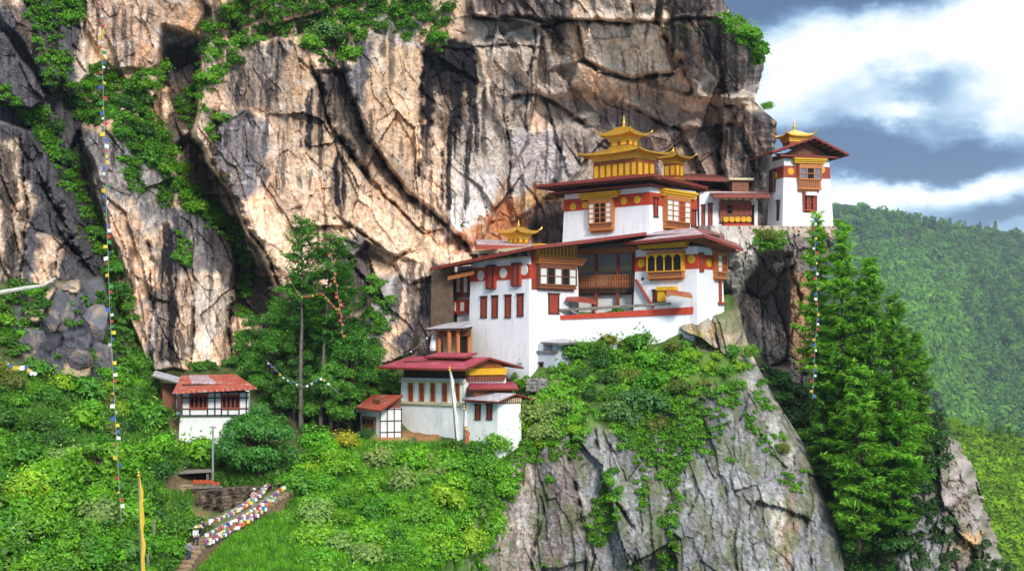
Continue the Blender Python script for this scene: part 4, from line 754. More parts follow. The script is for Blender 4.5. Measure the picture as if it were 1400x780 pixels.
l0, r0 = at_z(729, 253, ze), at_z(968, 255, ze); bk = l0 + r0 - c0; ctr = (l0 + r0) / 2
E = [c0, r0, bk, l0]; dL = (l0 - c0); 
T.hip(E, [c0 + (r0 - c0) * 0.5 + dL * 0.28 + Vector((0, 0, 1.15)), c0 + (r0 - c0) * 0.5 + dL * 0.72 + Vector((0, 0, 1.15))], 0.30)
E2 = [T.loc(p) + Vector((0, 0, -0.85)) for p in E]; cc = sum(E2, Vector()) / 4
E2 = [cc + Vector(((p.x - cc.x) * 0.80, (p.y - cc.y) * 0.86, 0)) for p in E2]; mb = MB(); mb.slab(E2, 0.2); r2 = mb.build('lower_eave', [ROOF_M, DARKW, MAROON], T.o)
T.rafters([T.loc(p) for p in E], [(0, 1, (0, 1.5, 0)), (3, 0, (1.9, 0, 0))], 0.30, r2)
mb = MB(); zc = ze - T.C.z; q = [Vector((0, 0, 0)), Vector((sR, 0, 0)), Vector((sR, sL, 0)), Vector((0, sL, 0))]
mb.box(0.15, sR - 0.1, 0.15, sL - 0.1, z1 + 0.02, zc + 0.1); mb.build('dark_eave_fill', DARKW, T.o)
# gilded double lantern
lc = T.loc(P(853, 240, 161.5)); zz = lambda v, Y: P(0, v, Y).z - T.C.z
e1 = zz(205.5, 157.6); b0 = zz(246, 158.5)
L1 = lantern(T, 'roof_lantern', (lc.x, lc.y), 1.75, 3.15, b0, e1, zz(200, 160), 1.3, 0.30, 0)
lantern(T, 'upper_lantern', (lc.x, lc.y), 0.95, 1.30, zz(201, 160), zz(182, 159.6), zz(173, 161), 1.0, 0.36, 1.5)
lc2 = T.loc(P(921, 240, 167)); lantern(T, 'small_lantern', (lc2.x, lc2.y), 0.85, 0.85, zz(245, 166), zz(214, 165.7), zz(209, 166.5), 0.9, 0.3, 0.9)

# ---- wing behind the main temple with the maroon roofs
T = Bld('connecting_wing', 'white wing with maroon roof joining main temple to corner tower', 'building', 956, 318, 166, 4)
sR = T.px('R', 1036, 300)[0]; T.wall(sR, 7, -1, T.px('R', 960, 262)[1], batter=0)
T.roof([P(976, 266, 163), P(1053, 266, 163.5), P(1053, 258, 172), P(960, 258, 172)], 0.35, raft=[(0, 1, (0, 1.2, 0))])
T.cornice('R', 982, 1028, 268, 274, CREAM, proj=0.6); T.bay('R', 984, 1026, 276, 306, 5, rows=2, body=WOODR, lights='rdrrr', proj=0.5, base=0.42)
for u in (991, 999, 1007, 1015, 1022): T.disc('R', u, 300.5, 0.36, OCHRE)
for o in [x for x in T.o.children if x.name.startswith('medallion')]: o.location = Vector((0, -0.52, 0))
T.slit('R', 1026, 1031, 282, 306, DARK); T.slit('R', 959, 964, 281, 316, REDW); T.slit('R', 968, 974, 279, 316, REDW)
mb = MB(); T.fbox(mb, 'R', *T.rect('R', 988, 1024, 306, 310), -0.2, 0.75); mb.build('parapet', RED, T.o)
mb = MB(); c = T.loc(P(1010, 262, 168)); mb.box(c.x - 1.0, c.x + 1.0, c.y - 0.9, c.y + 0.9, -1 + 5.4, T.loc(P(1010, 245, 168)).z); mb.build('roof_turret', WOODR, T.o)
mb = MB(); z = T.loc(P(1010, 245, 168)).z; mb.slab([(c.x - 1.5, c.y - 1.4, z), (c.x + 1.5, c.y - 1.4, z), (c.x + 1.5, c.y + 1.4, z), (c.x - 1.5, c.y + 1.4, z)], 0.25); mb.build('turret_roof', CREAM, T.o)
T.roof([P(925, 240, 168), P(1004, 244, 169), P(1002, 238, 175), P(930, 236, 175)], 0.45, [ROOF_M, DARKW, MAROON], 'upper_roof')

# ---- corner tower on the ledge
T = Bld('corner_tower', 'tall narrow white tower with maroon roof and small golden cap on ledge', 'tower', 1072, 311, 164, 14)
sR = T.px('R', 1134, 270)[0]; sL = T.px('L', 1054, 270)[0]; sL = min(sL, 7.5); z1 = T.px('R', 1075, 216)[1]
T.wall(sR, sL, -0.5, z1, batter=0.045); T.band(T.px('R', 1090, 243)[1], T.px('R', 1090, 227)[1], REDW)
T.disc('R', 1080.5, 234.5, 0.43, OCHRE); T.disc('R', 1123, 232.5, 0.43, OCHRE); T.disc('L', 1062, 240, 0.4, OCHRE)
T.bay('R', 1089.5, 1119, 226, 262, 3, rows=2, lights='gdg', proj=0.7, cornice=(1082, 1127, 217, 224), base=0.45); T.bay('R', 1096.5, 1113.5, 263, 291, 4, rows=2, lights='drdr', proj=0.35, base=0.12, body=REDW)
mb = MB(); T.fbox(mb, 'R', *T.rect('R', 1098, 1112, 263.5, 268), -0.2, 0.95); mb.build('white_lintel', WHITE, T.o)
T.slit('L', 1066, 1069, 275, 300, DARKW); mb = MB(); T.fbox(mb, 'L', *T.rect('L', 1056, 1062, 232, 262), -0.2, 0.5); mb.build('side_window', DARKW, T.o)
# gabled roof, ridge running back from the front
zr = T.loc(P(1110, 193, 161)).z; xr = sR * 0.52
fl, fr = T.loc(P(1043, 233, 160.5)), T.loc(P(1151, 203, 161.5))
zl = fl.z; zrr = zl + 0.25
ov = -1.9
def gable(s, xl, xr_, xm, yf, yb, zl, zm, th, name, mats=None):
    r = None
    for a, b in ((xl, xm), (xm, xr_)):
        za, zb_ = (zl, zm) if a == xl else (zm, zl); mb = MB(); mb.slab([(a, yf, za), (b, yf, zb_), (b, yb, zb_), (a, yb, za)], th); o = mb.build(name, mats or [ROOF_M, DARKW, MAROON], s.o); r = r or o
    return r
r = gable(T, -2.3, sR + 1.6, sR * 0.52, -1.9, sL + 2, z1 + 0.5, z1 + 2.4, 0.25, 'roof_slope')
mb = MB(); mb.hexa([(0.2, 0.25, z1), (sR - 0.2, 0.25, z1), (sR - 0.2, sL, z1), (0.2, sL, z1)], [(0.2, 0.25, z1 + 0.62), (sR - 0.2, 0.25, z1 + 0.62), (sR - 0.2, sL, z1 + 0.62), (0.2, sL, z1 + 0.62)])
mb.hexa([(0.4, 0.2, z1 + 0.62), (sR - 0.4, 0.2, z1 + 0.62), (sR - 0.4, 0.5, z1 + 0.62), (0.4, 0.5, z1 + 0.62)], [(sR * 0.50, 0.2, z1 + 2.0), (sR * 0.54, 0.2, z1 + 2.0), (sR * 0.54, 0.5, z1 + 2.0), (sR * 0.50, 0.5, z1 + 2.0)]); mb.build('gable_panel', WOODR, T.o)
T.rafters([Vector((-2.3, -1.9, z1 + 0.5)), Vector((sR * 0.52, -1.9, z1 + 2.4)), Vector((sR + 1.6, -1.9, z1 + 0.5))], [(0, 1, (0, 1.9, 0)), (1, 2, (0, 1.9, 0))], 0.25, r)
lower = MB(); lower.slab([(-0.9, -0.9, z1 + 0.25), (sR + 0.9, -0.9, z1 + 0.25), (sR + 0.9, 0.6, z1 + 0.6), (-0.9, 0.6, z1 + 0.6)], 0.2); lower.build('lower_eave', [ROOF_M, DARKW, MAROON], T.o)
lantern(T, 'roof_cap', (sR * 0.42, 2.4), 1.05, 1.0, z1 + 1.6, z1 + 2.95, z1 + 3.6, 0.75, 0.35, 1.5, panels=False, body=REDW)

# ---- tall white house
T = Bld('tall_white_house', 'tall white house with four red slit windows and white discs on red band', 'house', 724, 516, 149, 42)
sL = T.px('L', 643.5, 440)[0]; sR = T.px('R', 790, 380)[0]; z1 = T.px('L', 724, 352)[1]
T.wall(sR, sL, -2.5, z1, batter=0.02); zA, zB = T.px('L', 724, 361)[1], T.px('L', 724, 380.5)[1]; T.band(zB, zA, RED, aR=T.px('R', 731, 370)[0])
for u0, u1, v0, v1 in ((669.5, 678, 364, 394), (704, 712.5, 361, 390)):
    mb = MB(); a0, a1, za, zb = T.rect('L', u0 - 3, u1 + 1.5, v0, v1 + 0.5); T.fbox(mb, 'L', a0, a1, za, zb, -0.2, 0.35); mb.build('band_drop', RED, T.o); T.slit('L', u0, u1, v0, v1, REDW)
    for o in [x for x in T.o.children if x.name.startswith('window')][-1:]: o.location = Vector((-0.30, 0, 0))
for u, v in ((658, 376.5), (689, 373), (717.5, 369)): T.disc('L', u, v, 0.60, PAPER)
for q in ((658.7, 667, 406, 433), (674, 682, 405, 433), (692, 700, 404, 433), (708.5, 717, 402.5, 431)): T.slit('L', *q, m=REDW)
T.cornice('R', 729, 794, 351.5, 361, ORANGE, proj=0.85); mb = MB(); T.fbox(mb, 'R', *T.rect('R', 731, 783, 335, 351.5), -0.2, 0.75); yb = mb.build('ochre_frieze', OCHRE, T.o)
mb = MB(); a0, a1, y0, y1 = T.rect('R', 731, 783, 335, 351.5)
for k in range(11): T.fbox(mb, 'R', a0 + (a1 - a0) * (k + 0.2) / 11, a0 + (a1 - a0) * (k + 0.75) / 11, y0 + 0.12, y1 - 0.1, 0.5, 0.83)
mb.build('frieze_panel', GOLDD, yb)
T.bay('R', 732.5, 782, 362.5, 397, 5, rows=2, lights='wdwdw', proj=0.7, base=0.22, body=WOODR)
T.slit('R', 748.5, 763, 402, 428, REDW)
mb = MB(); z0, zt = z1, z1 + 1.25; mb.box(0.3, 1.6, 0.35, sL - 0.1, z1, zt); mb.build('eave_wall', CREAM, T.o)
mb = MB()
for k in range(6): mb.box(-0.75, 0.4, sL * (k + 0.5) / 6 - 0.12, sL * (k + 0.5) / 6 + 0.12, z1 + 0.55, z1 + 0.85); mb.box(-0.4, 0.4, sL * (k + 0.5) / 6 - 0.12, sL * (k + 0.5) / 6 + 0.12, z1 + 0.2, z1 + 0.55)
mb.build('bracket_row', DARKW, T.o); mb = MB(); mb.box(-0.12, 0.3, 0, sL, z1 + 0.0, z1 + 0.16); mb.build('ledge_moulding', CREAM, T.o)
p1, p2, p3, p4 = P(588, 365.5, 156.5), P(729, 336, 146.3), P(800, 328, 148.5), P(884, 317, 152.2)
T.roof([p1, p2, p3, p4, P(884, 326, 162), P(800, 335, 162), P(660, 351, 163)], 0.34, name='roof')
# side wing, set back against the rock
mb = MB(); a0, a1, zl, zh = T.rect('L', 617, 645, 372, 462); mb.box(1.2, 6, sL - 0.2, a1 + 0.4, -1, zh + 0.8); mb.build('side_wing', WHITE, T.o)
def wingrect(u0, u1, v0, v1, d0, d1, m, nm, par):
    mb = MB(); n = Vector((-T.ca, -T.sa, 0)); vm, um = (v0 + v1) / 2, (u0 + u1) / 2
    a, _ = T.px('L', u0, vm, -1.2); b, _ = T.px('L', u1, vm, -1.2); _, zt_ = T.px('L', um, v0, -1.2); _, zb_ = T.px('L', um, v1, -1.2)
    mb.box(1.2 - d1, 1.2 + d0, a, b, zb_, zt_); return mb.build(nm, m, par)
b1 = wingrect(619, 645, 376, 406, 0.2, 0.55, WOODR, 'bay_window', T.o)
for u in (620.5, 629.5, 639.5): wingrect(u, u + 4.2, 379, 399.5, 0, 0.62, PAPER, 'pane', b1)
b2 = wingrect(619.5, 645, 410, 428, 0.2, 0.35, RED, 'wall_band', T.o)
for u in (622, 633): wingrect(u, u + 4.5, 413, 425, 0, 0.42, PAPER, 'pane', b2)
mb = MB(); m0 = T.loc(P(590, 470, 160)); m1 = T.loc(P(618, 470, 156)); mb.hexa([T.loc(P(588, 500, 159)), T.loc(P(620, 500, 156.6)), T.loc(P(622, 500, 164)), T.loc(P(592, 500, 164))], [T.loc(P(590, 362, 158.5)), T.loc(P(619, 362, 156.6)), T.loc(P(622, 362, 164)), T.loc(P(596, 364, 164))]); mb.build('mud_wall', MUD, T.o)
mb = MB(); mb.slab([P(0, 0, 1) * 0 + T.loc(P(612, 378, 155.8)), T.loc(P(648, 370, 153.6)), T.loc(P(650, 366, 157)), T.loc(P(614, 374, 159))], 0.4); mb.build('eave_beam', ORANGE, T.o)
# little shrine lantern on the roof
lc = T.loc(P(709, 330, 157)); zz = lambda v, Y: P(0, v, Y).z - T.C.z
lantern(T, 'roof_lantern', (lc.x, lc.y), 0.80, 0.80, zz(335, 156.5), zz(316.5, 155.6), zz(310.5, 157), 0.85, 0.32, 0.95)
T.roof([P(652, 334, 153.2), P(728, 336.2, 153.4), P(726, 329, 161), P(650, 327, 161)], 0.5, [ROOF_PK, DARKW, REDW], 'lantern_deck')
mb = MB(); T.fbox(mb, 'R', *T.rect('R', 726, 733, 338, 396), -0.1, 0.08); mb.build('corner_post', REDW, T.o)

# ---- open gallery between the tall house and the shrine
T = Bld('timber_gallery', 'open timber gallery with orange balustrade between tall house and white shrine', 'gallery', 868, 428, 155.6, 62)
sL = T.px('L', 784, 390)[0]
mb = MB(); mb.box(1.6, 2.0, -0.5, sL + 1, -2, T.px('L', 868, 330)[1]); mb.build('back_wall', simple('grey_plaster', (0.46, 0.44, 0.43), 0.9, var=0.3, stain=0.2), T.o)
mb = MB(); T.fbox(mb, 'L', -0.3, sL + 0.6, *T.rect('L', 787, 868, 391, 394)[2:], -1.7, 0.25); mb.build('gallery_floor', WOODR, T.o)
mb = MB(); z0, z1 = T.px('L', 868, 345)[1], T.px('L', 868, 337.5)[1]; T.fbox(mb, 'L', -0.3, sL + 1.2, z0, z1, -0.4, 0.35); mb.build('beam', ORANGE, T.o)
zf, zr = T.px('L', 830, 392)[1], T.px('L', 830, 376)[1]
mb = MB(); T.fbox(mb, 'L', 0, sL, zr - 0.1, zr, 0.1, 0.24); T.fbox(mb, 'L', 0, sL, zf + 0.5, zf + 0.6, 0.1, 0.22)
n = 24
for k in range(n): T.fbox(mb, 'L', sL * k / n + 0.05, sL * k / n + 0.19, zf, zr - 0.1, 0.12, 0.2)
mb.build('balustrade', ORANGE, T.o)
for u in (787.5, 815.5, 845, 866):
    mb = MB(); a = T.px('L', u, 380)[0]; T.fbox(mb, 'L', a - 0.14, a + 0.14, zf - 2.6, z0, -0.1, 0.16); mb.build('post', REDW, T.o)
mb = MB(); 
for k in range(14): T.fbox(mb, 'L', sL * k / 14, sL * k / 14 + 0.5, zf - 0.75, zf - 0.2, -0.2, 0.18)
mb.build('joist_row', DARKW, T.o); mb = MB(); T.fbox(mb, 'L', 0, sL + 0.3, zf - 3.4, zf - 0.9, -1.8, -0.6); mb.build('lower_wall', WHITE_OLD, T.o)
mb = MB(); T.fbox(mb, 'L', 0.0, sL, *T.rect('L', 800, 860, 362, 370)[2:], -1.7, -1.45); mb.build('painted_frieze', CREAM, T.o)
mb = MB(); a = T.px('L', 868, 370)[0]; mb.box(0.2, 1.6, -1.6, -0.4, zf - 0.2, z0); mb.build('doorway', DARK, T.o)
sl = MB(); q = [P(869, 382, 153.5), P(893, 420, 152.0)]
for d in (0, 0.9): sl.tube([T.loc(p) + Vector((d, 0, 0)) for p in q], 0.17, 5)
stair = sl.build('stair_string', REDW, T.o); st = MB()
for k in range(9):
    p = T.loc(q[0] + (q[1] - q[0]) * ((k + 0.5) / 9)); st.box(p.x, p.x + 0.9, p.y - 0.13, p.y + 0.13, p.z - 0.08, p.z + 0.02)
st.build('tread', GREYW, stair)

# ---- white shrine on the rock edge
T = Bld('white_shrine', 'white battered shrine on rock edge with arched ochre window and grey maroon roof', 'shrine', 953, 452, 149, 50)
sL = T.px('L', 869, 380)[0]; sR = T.px('R', 987, 380)[0]; z1 = T.px('L', 953, 336)[1]; T.wall(sR, sL, -0.6, z1, batter=0.03)
T.band(T.px('L', 953, 367)[1], T.px('L', 953, 347)[1], RED)
for f, u, v in (('L', 877.5, 360), ('L', 946, 354), ('R', 968, 359)): T.disc(f, u, v, 0.5, OCHRE)
T.bay('L', 890, 937, 343, 383, 4, rows=1, lights='dddd', proj=0.75, arch=True, base=0.30, cornice=(875, 942, 331, 339.5), body=ORANGE)
T.bay('R', 974, 986, 344, 384, 2, rows=3, lights='wr', proj=0.7, cornice=(970, 993, 333, 341), base=0.3)
for o in (0, 1): mb = MB(); T.fbox(mb, 'R', *T.rect('R', 955 + 3 * o, 957.2 + 3 * o, 345, 372), -0.1, 0.25); mb.build('pilaster', REDW, T.o)
for u, v in ((895, 372), (880, 381)): T.disc('L', u if u == 880 else 878, v if u == 880 else 381, 0.16, DARK, 'vent') if u == 880 else None
mb = MB(); a0, a1, y0, y1 = T.rect('L', 904, 911, 401, 412); 
T.slit('L', 894, 902, 397, 412, REDW)
hd = MB(); T.fbox(hd, 'L', *T.rect('L', 904, 912, 395, 412), -0.1, 0.75); T.fbox(hd, 'L', *T.rect('L', 903, 928, 392, 397), -0.1, 0.9); hd.build('door_hood', OCHRE, T.o)
T.roof([P(911, 399, 146.2), P(947, 404.5, 145), P(944, 399.5, 148), P(914, 396, 150)], 0.25, [ROOF_R, DARKW, ORANGE], 'door_roof')
mb = MB(); T.fbox(mb, 'R', *T.rect('R', 981, 984, 384, 414), -0.1, 0.3); T.fbox(mb, 'R', *T.rect('R', 979, 989, 413, 416), -0.1, 0.5); mb.build('drain_spout', REDW, T.o)
c0, l0, r0 = P(962, 320, 144.6), P(852, 331, 152.8), P(1016, 340, 150.0); pk = P(955, 312, 152)
T.roof([c0, l0, P(872, 319, 159), P(948, 311, 155)], 0.32, [ROOF_PK, DARKW, MAROON], 'roof_slope'); T.roof([c0, P(948, 311, 155), P(990, 318, 160), r0], 0.32, [ROOF_M, DARKW, MAROON], 'roof_slope')
LL = [T.loc(p) for p in (c0, l0, r0)]; T.rafters(LL, [(0, 1, (2.6, 0, 0.15)), (0, 2, (0, 2.6, 0.15))], 0.32, [x for x in T.o.children if x.name.startswith('roof_slope')][0])
mb = MB(); mb.box(0.2, sR - 0.2, 0.2, sL - 0.2, z1, z1 + 1.5); mb.build('dark_eave_fill', DARKW, T.o)

# ---- terrace wall with the red band
def front(u0, v0, Y0, u1, Y1):
    p, q = P(u0, v0, Y0), P(u1, v0, Y1); return math.degrees(math.atan2(q.y - p.y, q.x - p.x))
T = Bld('terrace_wall', 'long white terrace wall with red band below the timber gallery', 'wall', 757, 486, 152.2, front(757, 486, 152.2, 952, 149.2))
sR = T.px('R', 950, 430)[0]; z1 = T.px('R', 770, 421)[1]; mb = MB(); mb.hexa([(-0.2, -0.25, -2), (sR, -0.25, -2), (sR, 0.5, -2), (-0.2, 0.5, -2)], [(0, 0, z1 - 0.9), (sR, 0, z1 + 0.1), (sR, 0.5, z1 + 0.1), (0, 0.5, z1 - 0.9)])
mb.build('wall', WHITE, T.o); zl0, zl1 = T.px('R', 762, 437)[1], T.px('R', 762, 431.5)[1]; zr0, zr1 = T.px('R', 945, 429)[1], T.px('R', 945, 419)[1]
mb = MB(); mb.hexa([(0.2, -0.2, zl0), (sR - 0.1, -0.2, zr0), (sR - 0.1, 0.3, zr0), (0.2, 0.3, zl0)], [(0.2, -0.2, zl1), (sR - 0.1, -0.2, zr1), (sR - 0.1, 0.3, zr1), (0.2, 0.3, zl1)]); mb.build('wall_band', RED, T.o)
mb = MB(); za, zb = T.px('R', 765, 422.5)[1], T.px('R', 925, 413)[1]; xr = T.px('R', 917, 415)[0]; mb.hexa([(0.3, -0.35, za - 0.25), (xr, -0.35, zb - 0.25), (xr, 0.8, zb - 0.25), (0.3, 0.8, za - 0.25)], [(0.3, -0.30, za), (xr, -0.30, zb), (xr, 0.75, zb), (0.3, 0.75, za)]); mb.build('coping', GREYW, T.o)
mb = MB(); mb.hexa([(0.1, 0.3, z1 - 2), (sR, 0.3, z1 - 2), (sR, 7, z1 - 2), (0.1, 7, z1 - 2)], [(0.1, 0.3, z1 - 0.9), (sR, 0.3, z1 - 0.2), (sR, 7, z1 - 0.2), (0.1, 7, z1 - 0.9)]); mb.build('terrace_floor', GREYW, T.o)
T = Bld('gallery_porch', 'small porch with thin red roof in front of timber gallery', 'porch', 768, 424, 152.9, 0)
T.roof([P(774, 408, 151.6), P(816, 413, 151.4), P(814, 408.5, 154), P(776, 402, 154)], 0.22, [ROOF_R, DARKW, REDW])
for u in (779, 811): mb = MB(); x = T.px('R', u, 415)[0]; mb.box(x - 0.1, x + 0.1, 0, 0.2, -0.6, T.px('R', u, 412)[1]); mb.build('post', REDW, T.o)
mb = MB(); T.fbox(mb, 'R', *T.rect('R', 766, 782, 404, 424), -1.2, -0.8); mb.build('back_wall', WHITE, T.o)

# ---- small pavilion left of the tall house
T = Bld('timber_pavilion', 'small orange timber pavilion with grey roof against dark rock', 'pavilion', 613, 494, 152, 30)
T.roof([P(580, 449.5, 152.8), P(634, 448, 149.4), P(646, 446, 151), P(644, 438, 154.5), P(612, 441, 156)], 0.25, [ROOF_G, DARKW, DARKW])
for u, v, Y in ((614, 494, 151), (626, 494, 150.6), (641, 494, 151.2), (600, 494, 153)):
    mb = MB(); p = T.loc(P(u, v, Y)); mb.box(p.x - 0.17, p.x + 0.17, p.y - 0.17, p.y + 0.17, -0.6, T.loc(P(u, 450, Y)).z + 0.15); mb.build('post', ORANGE, T.o)
mb = MB(); mb.hexa([T.loc(P(598, 461, 153)), T.loc(P(644, 458, 150.4)), T.loc(P(644, 458, 150.8)), T.loc(P(598, 461, 153.4))], [T.loc(P(598, 452, 153)), T.loc(P(644, 449.5, 150.4)), T.loc(P(644, 449.5, 150.8)), T.loc(P(598, 452, 153.4))]); mb.build('lintel', WOODR, T.o)
mb = MB(); mb.hexa([T.loc(P(606, 498, 154.5)), T.loc(P(646, 498, 152.3)), T.loc(P(646, 498, 153)), T.loc(P(606, 498, 155))], [T.loc(P(606, 450, 154.5)), T.loc(P(646, 448, 152.3)), T.loc(P(646, 448, 153)), T.loc(P(606, 450, 155))]); mb.build('back_wall', CREAM, T.o)
mb = MB(); mb.hexa([T.loc(P(629, 490, 151.6)), T.loc(P(640, 490, 151.4)), T.loc(P(640, 490, 152.2)), T.loc(P(629, 490, 152.2))], [T.loc(P(629, 460, 151.6)), T.loc(P(640, 460, 151.4)), T.loc(P(640, 460, 152.2)), T.loc(P(629, 460, 152.2))]); mb.build('doorway', DARK, T.o)
mb = MB(); c = T.loc(P(594.5, 468, 154)); mb.lathe((c.x, c.y, c.z - 0.9), [(0.5, 0), (0.6, 0.3), (0.5, 0.9), (0.35, 1.5), (0.1, 2.0)], 10); urn = mb.build('stone_urn', WHITE_OLD); tag(urn, 'pale rounded stone urn beside the timber pavilion', 'urn')
urn.location = T.C; urn.rotation_euler = (0, 0, T.a)

# ---- grey shed at the foot of the tall house
T = Bld('grey_shed', 'little grey washed shed below tall white house beside green bushes', 'shed', 761, 516, 147.6, 45)
sL = T.px('L', 736, 490)[0]; sR = T.px('R', 783, 490)[0]; z1 = T.px('L', 761, 469)[1]; T.wall(sR, sL, -1.5, z1, simple('grey_wash', (0.52, 0.55, 0.60), 0.9, var=0.25, stain=0.2), 0)
T.roof([P(739, 467, 149.6), P(764, 468.5, 145.8), P(790, 467, 149), P(768, 461, 152.5)], 0.22, [ROOF_G, GREYW, GREYW])
mb = MB(); T.fbox(mb, 'L', -0.2, sL + 0.2, *T.rect('L', 737, 760, 479, 482)[2:], -0.1, 0.25); mb.build('ledge', GREYW, T.o); T.slit('L', 738, 743, 496, 508, DARK); T.slit('L', 744, 755, 470, 477, GLASS, GREYW)

# ---- lower house with the crimson roof
T = Bld('crimson_roofed_house', 'white lower house with crimson sheet roof and five red windows on lawn', 'house', 635, 596, 140.8, 44)
sL = T.px('L', 548.5, 560)[0]; sR = T.px('R', 692, 540)[0]; z1 = T.px('L', 635, 517.5)[1]; T.wall(sR, sL, -2.5, z1, WHITE_OLD, 0.02)
for u0, u1 in ((558, 567), (573, 582), (588.5, 597), (604.5, 613.5), (622.5, 630.5)):
    s_ = T.px('L', (u0 + u1) / 2, 540)[0]; T.slit('L', u0, u1, 523.0, 548.5, m=REDW, lin=CREAM)
mb = MB(); T.fbox(mb, 'L', -0.1, sL, *T.rect('L', 590, 594, 549.5, 553)[2:], -0.1, 0.3); T.fbox(mb, 'L', -0.1, sL, *T.rect('L', 590, 594, 520, 522.5)[2:], -0.1, 0.25); mb.build('sill_band', CREAM, T.o)
mb = MB(); mb.box(0.25, sR - 0.1, 0.25, sL - 0.1, z1, z1 + 1.75); mb.build('dark_eave_fill', DARKW, T.o)  # shade of the gap under the eaves, built as a dark block
mb = MB(); T.fbox(mb, 'R', *T.rect('R', 637, 688, 503, 512), -0.1, 0.5); og = mb.build('ochre_frieze', OCHRE, T.o); mb = MB(); a0, a1, y0, y1 = T.rect('R', 637, 690, 495, 503)
mb.hexa([(a0 + .2, -0.3, y0), (a1 - .2, -0.3, y0), (a1 - .2, 0.2, y0), (a0 + .2, 0.2, y0)], [(a0 + (a1 - a0) * .35, -0.3, y1 + .15), (a0 + (a1 - a0) * .7, -0.3, y1 + .15), (a0 + (a1 - a0) * .7, 0.2, y1 + .15), (a0 + (a1 - a0) * .35, 0.2, y1 + .15)]); mb.build('gable_panel', GOLDD, T.o)
mb = MB(); a0, a1, y0, y1 = T.rect('R', 637, 688, 513, 520); T.fbox(mb, 'R', a0, a1, y0, y1, -0.1, 0.3)
for k in range(12): T.fbox(mb, 'R', a0 + (a1 - a0) * (k + .2) / 12, a0 + (a1 - a0) * (k + .7) / 12, y0, y1 - .1, 0, 0.42)
mb.build('window_row', WOODR, T.o)
# gabled roof: ridge runs along the left face
e0, e1 = P(634, 504, 136.9), P(516, 501, 147.5); e1 = at_z(516, 501.5, 1) if False else e1; rp, rb = P(670, 488, 141.5), P(562, 486.5, 153.5)
T.roof([e0, e1, rb, rp], 0.22, [ROOF_P, DARKW, MAROON], 'roof_slope'); T.roof([rp, rb, P(640, 492, 158), P(716, 501.5, 147.5)], 0.22, [ROOF_P, DARKW, MAROON], 'roof_slope')
k0, k1 = P(652, 486.5, 143.5), P(596, 486, 149.5)
T.roof([P(636, 487.5, 141.2), P(580, 487.2, 147.2), k1 + Vector((0, 0.4, 0.35)), k0 + Vector((0, 0.4, 0.35))], 0.18, [ROOF_P, DARKW, MAROON], 'ridge_cap')
# porch roof over the gable wall and the lower annex
T.roof([P(641, 529.5, 138.6), P(709, 530, 142.6), P(703, 521, 146.5), P(642, 520, 142.5)], 0.2, [ROOF_P, DARKW, MAROON], 'porch_roof')
mb = MB(); p = T.loc(P(690, 540, 142)); mb.box(0.2, sR - 0.4, -1.3, 0.1, T.px('R', 660, 545)[1], T.px('R', 660, 530)[1]); mb.build('porch_wall', WOODR, T.o)
T = Bld('white_annex', 'low white annex with grey sheet roof and two narrow red windows', 'annex', 681, 600, 136.8, 46)
sL = T.px('L', 637, 570)[0]; sR = T.px('R', 712, 570)[0]; z1 = T.px('L', 681, 551)[1]; T.wall(sR, sL, -2.5, z1, WHITE_OLD, 0.02)
for u0, u1 in ((650, 657.5), (666, 673.5)): T.slit('L', u0, u1, 553.5, 572, REDW)
e0, e1, rp, rb = P(681, 548.5, 134.2), P(632, 545, 139.5), P(706, 537.5, 138), P(655, 535.5, 144)
T.roof([e0, e1, rb, rp], 0.16, [ROOF_G, DARKW, MAROON], 'roof_slope'); T.roof([rp, rb, P(690, 540, 147), P(732, 545, 141.2)], 0.16, [ROOF_M, DARKW, MAROON], 'roof_slope')
mb = MB(); a0, a1, y0, y1 = T.rect('R', 684, 712, 543, 551); T.fbox(mb, 'R', a0, a1, y0, y1, -0.2, 0.1); mb.build('gable_boarding', WOODR, T.o); mb = MB()
for k in range(10): T.fbox(mb, 'R', a0 + (a1 - a0) * (k + .15) / 10, a0 + (a1 - a0) * (k + .6) / 10, y0 + 0.1, y1 - .1, 0, 0.16)
mb.build('board_row', CREAM, [x for x in T.o.children if x.name.startswith('gable_boarding')][0])
# ---- side hut left of it
T = Bld('rust_roofed_hut', 'small half timbered hut with rust red roof beside crimson roofed house', 'hut', 519, 598, 143.6, 30)
sL = T.px('L', 487, 575)[0]; sR = T.px('R', 549, 570)[0]; z1 = T.px('L', 519, 558)[1]; T.wall(sR, sL, -2, z1, WHITE_OLD, 0)
fr = MB()
for a in (0, 0.33, 0.66, 1): T.fbox(fr, 'R', sR * a * 0.97, sR * a * 0.97 + 0.1, 0, z1, 0, 0.07)
for z in (0.5, z1 * 0.55, z1 - 0.15): T.fbox(fr, 'R', 0, sR, z, z + 0.1, 0, 0.065)
fr.build('timber_frame', DARKW, T.o); T.bay('L', 498, 514, 569, 587, 3, rows=1, lights='ddd', proj=0.3, base=0.4, body=WOODR); T.slit('L', 488, 493, 565, 588, DARK)
T.roof([P(520, 560.5, 140.9), P(486, 556, 146.4), P(510, 539, 149), P(551, 539.5, 145)], 0.2, [ROOF_R, DARKW, MAROON]); mb = MB(); mb.box(0.1, sR, 0.1, 2, z1, z1 + 0.9); mb.build('gable_panel', WOODR, T.o)

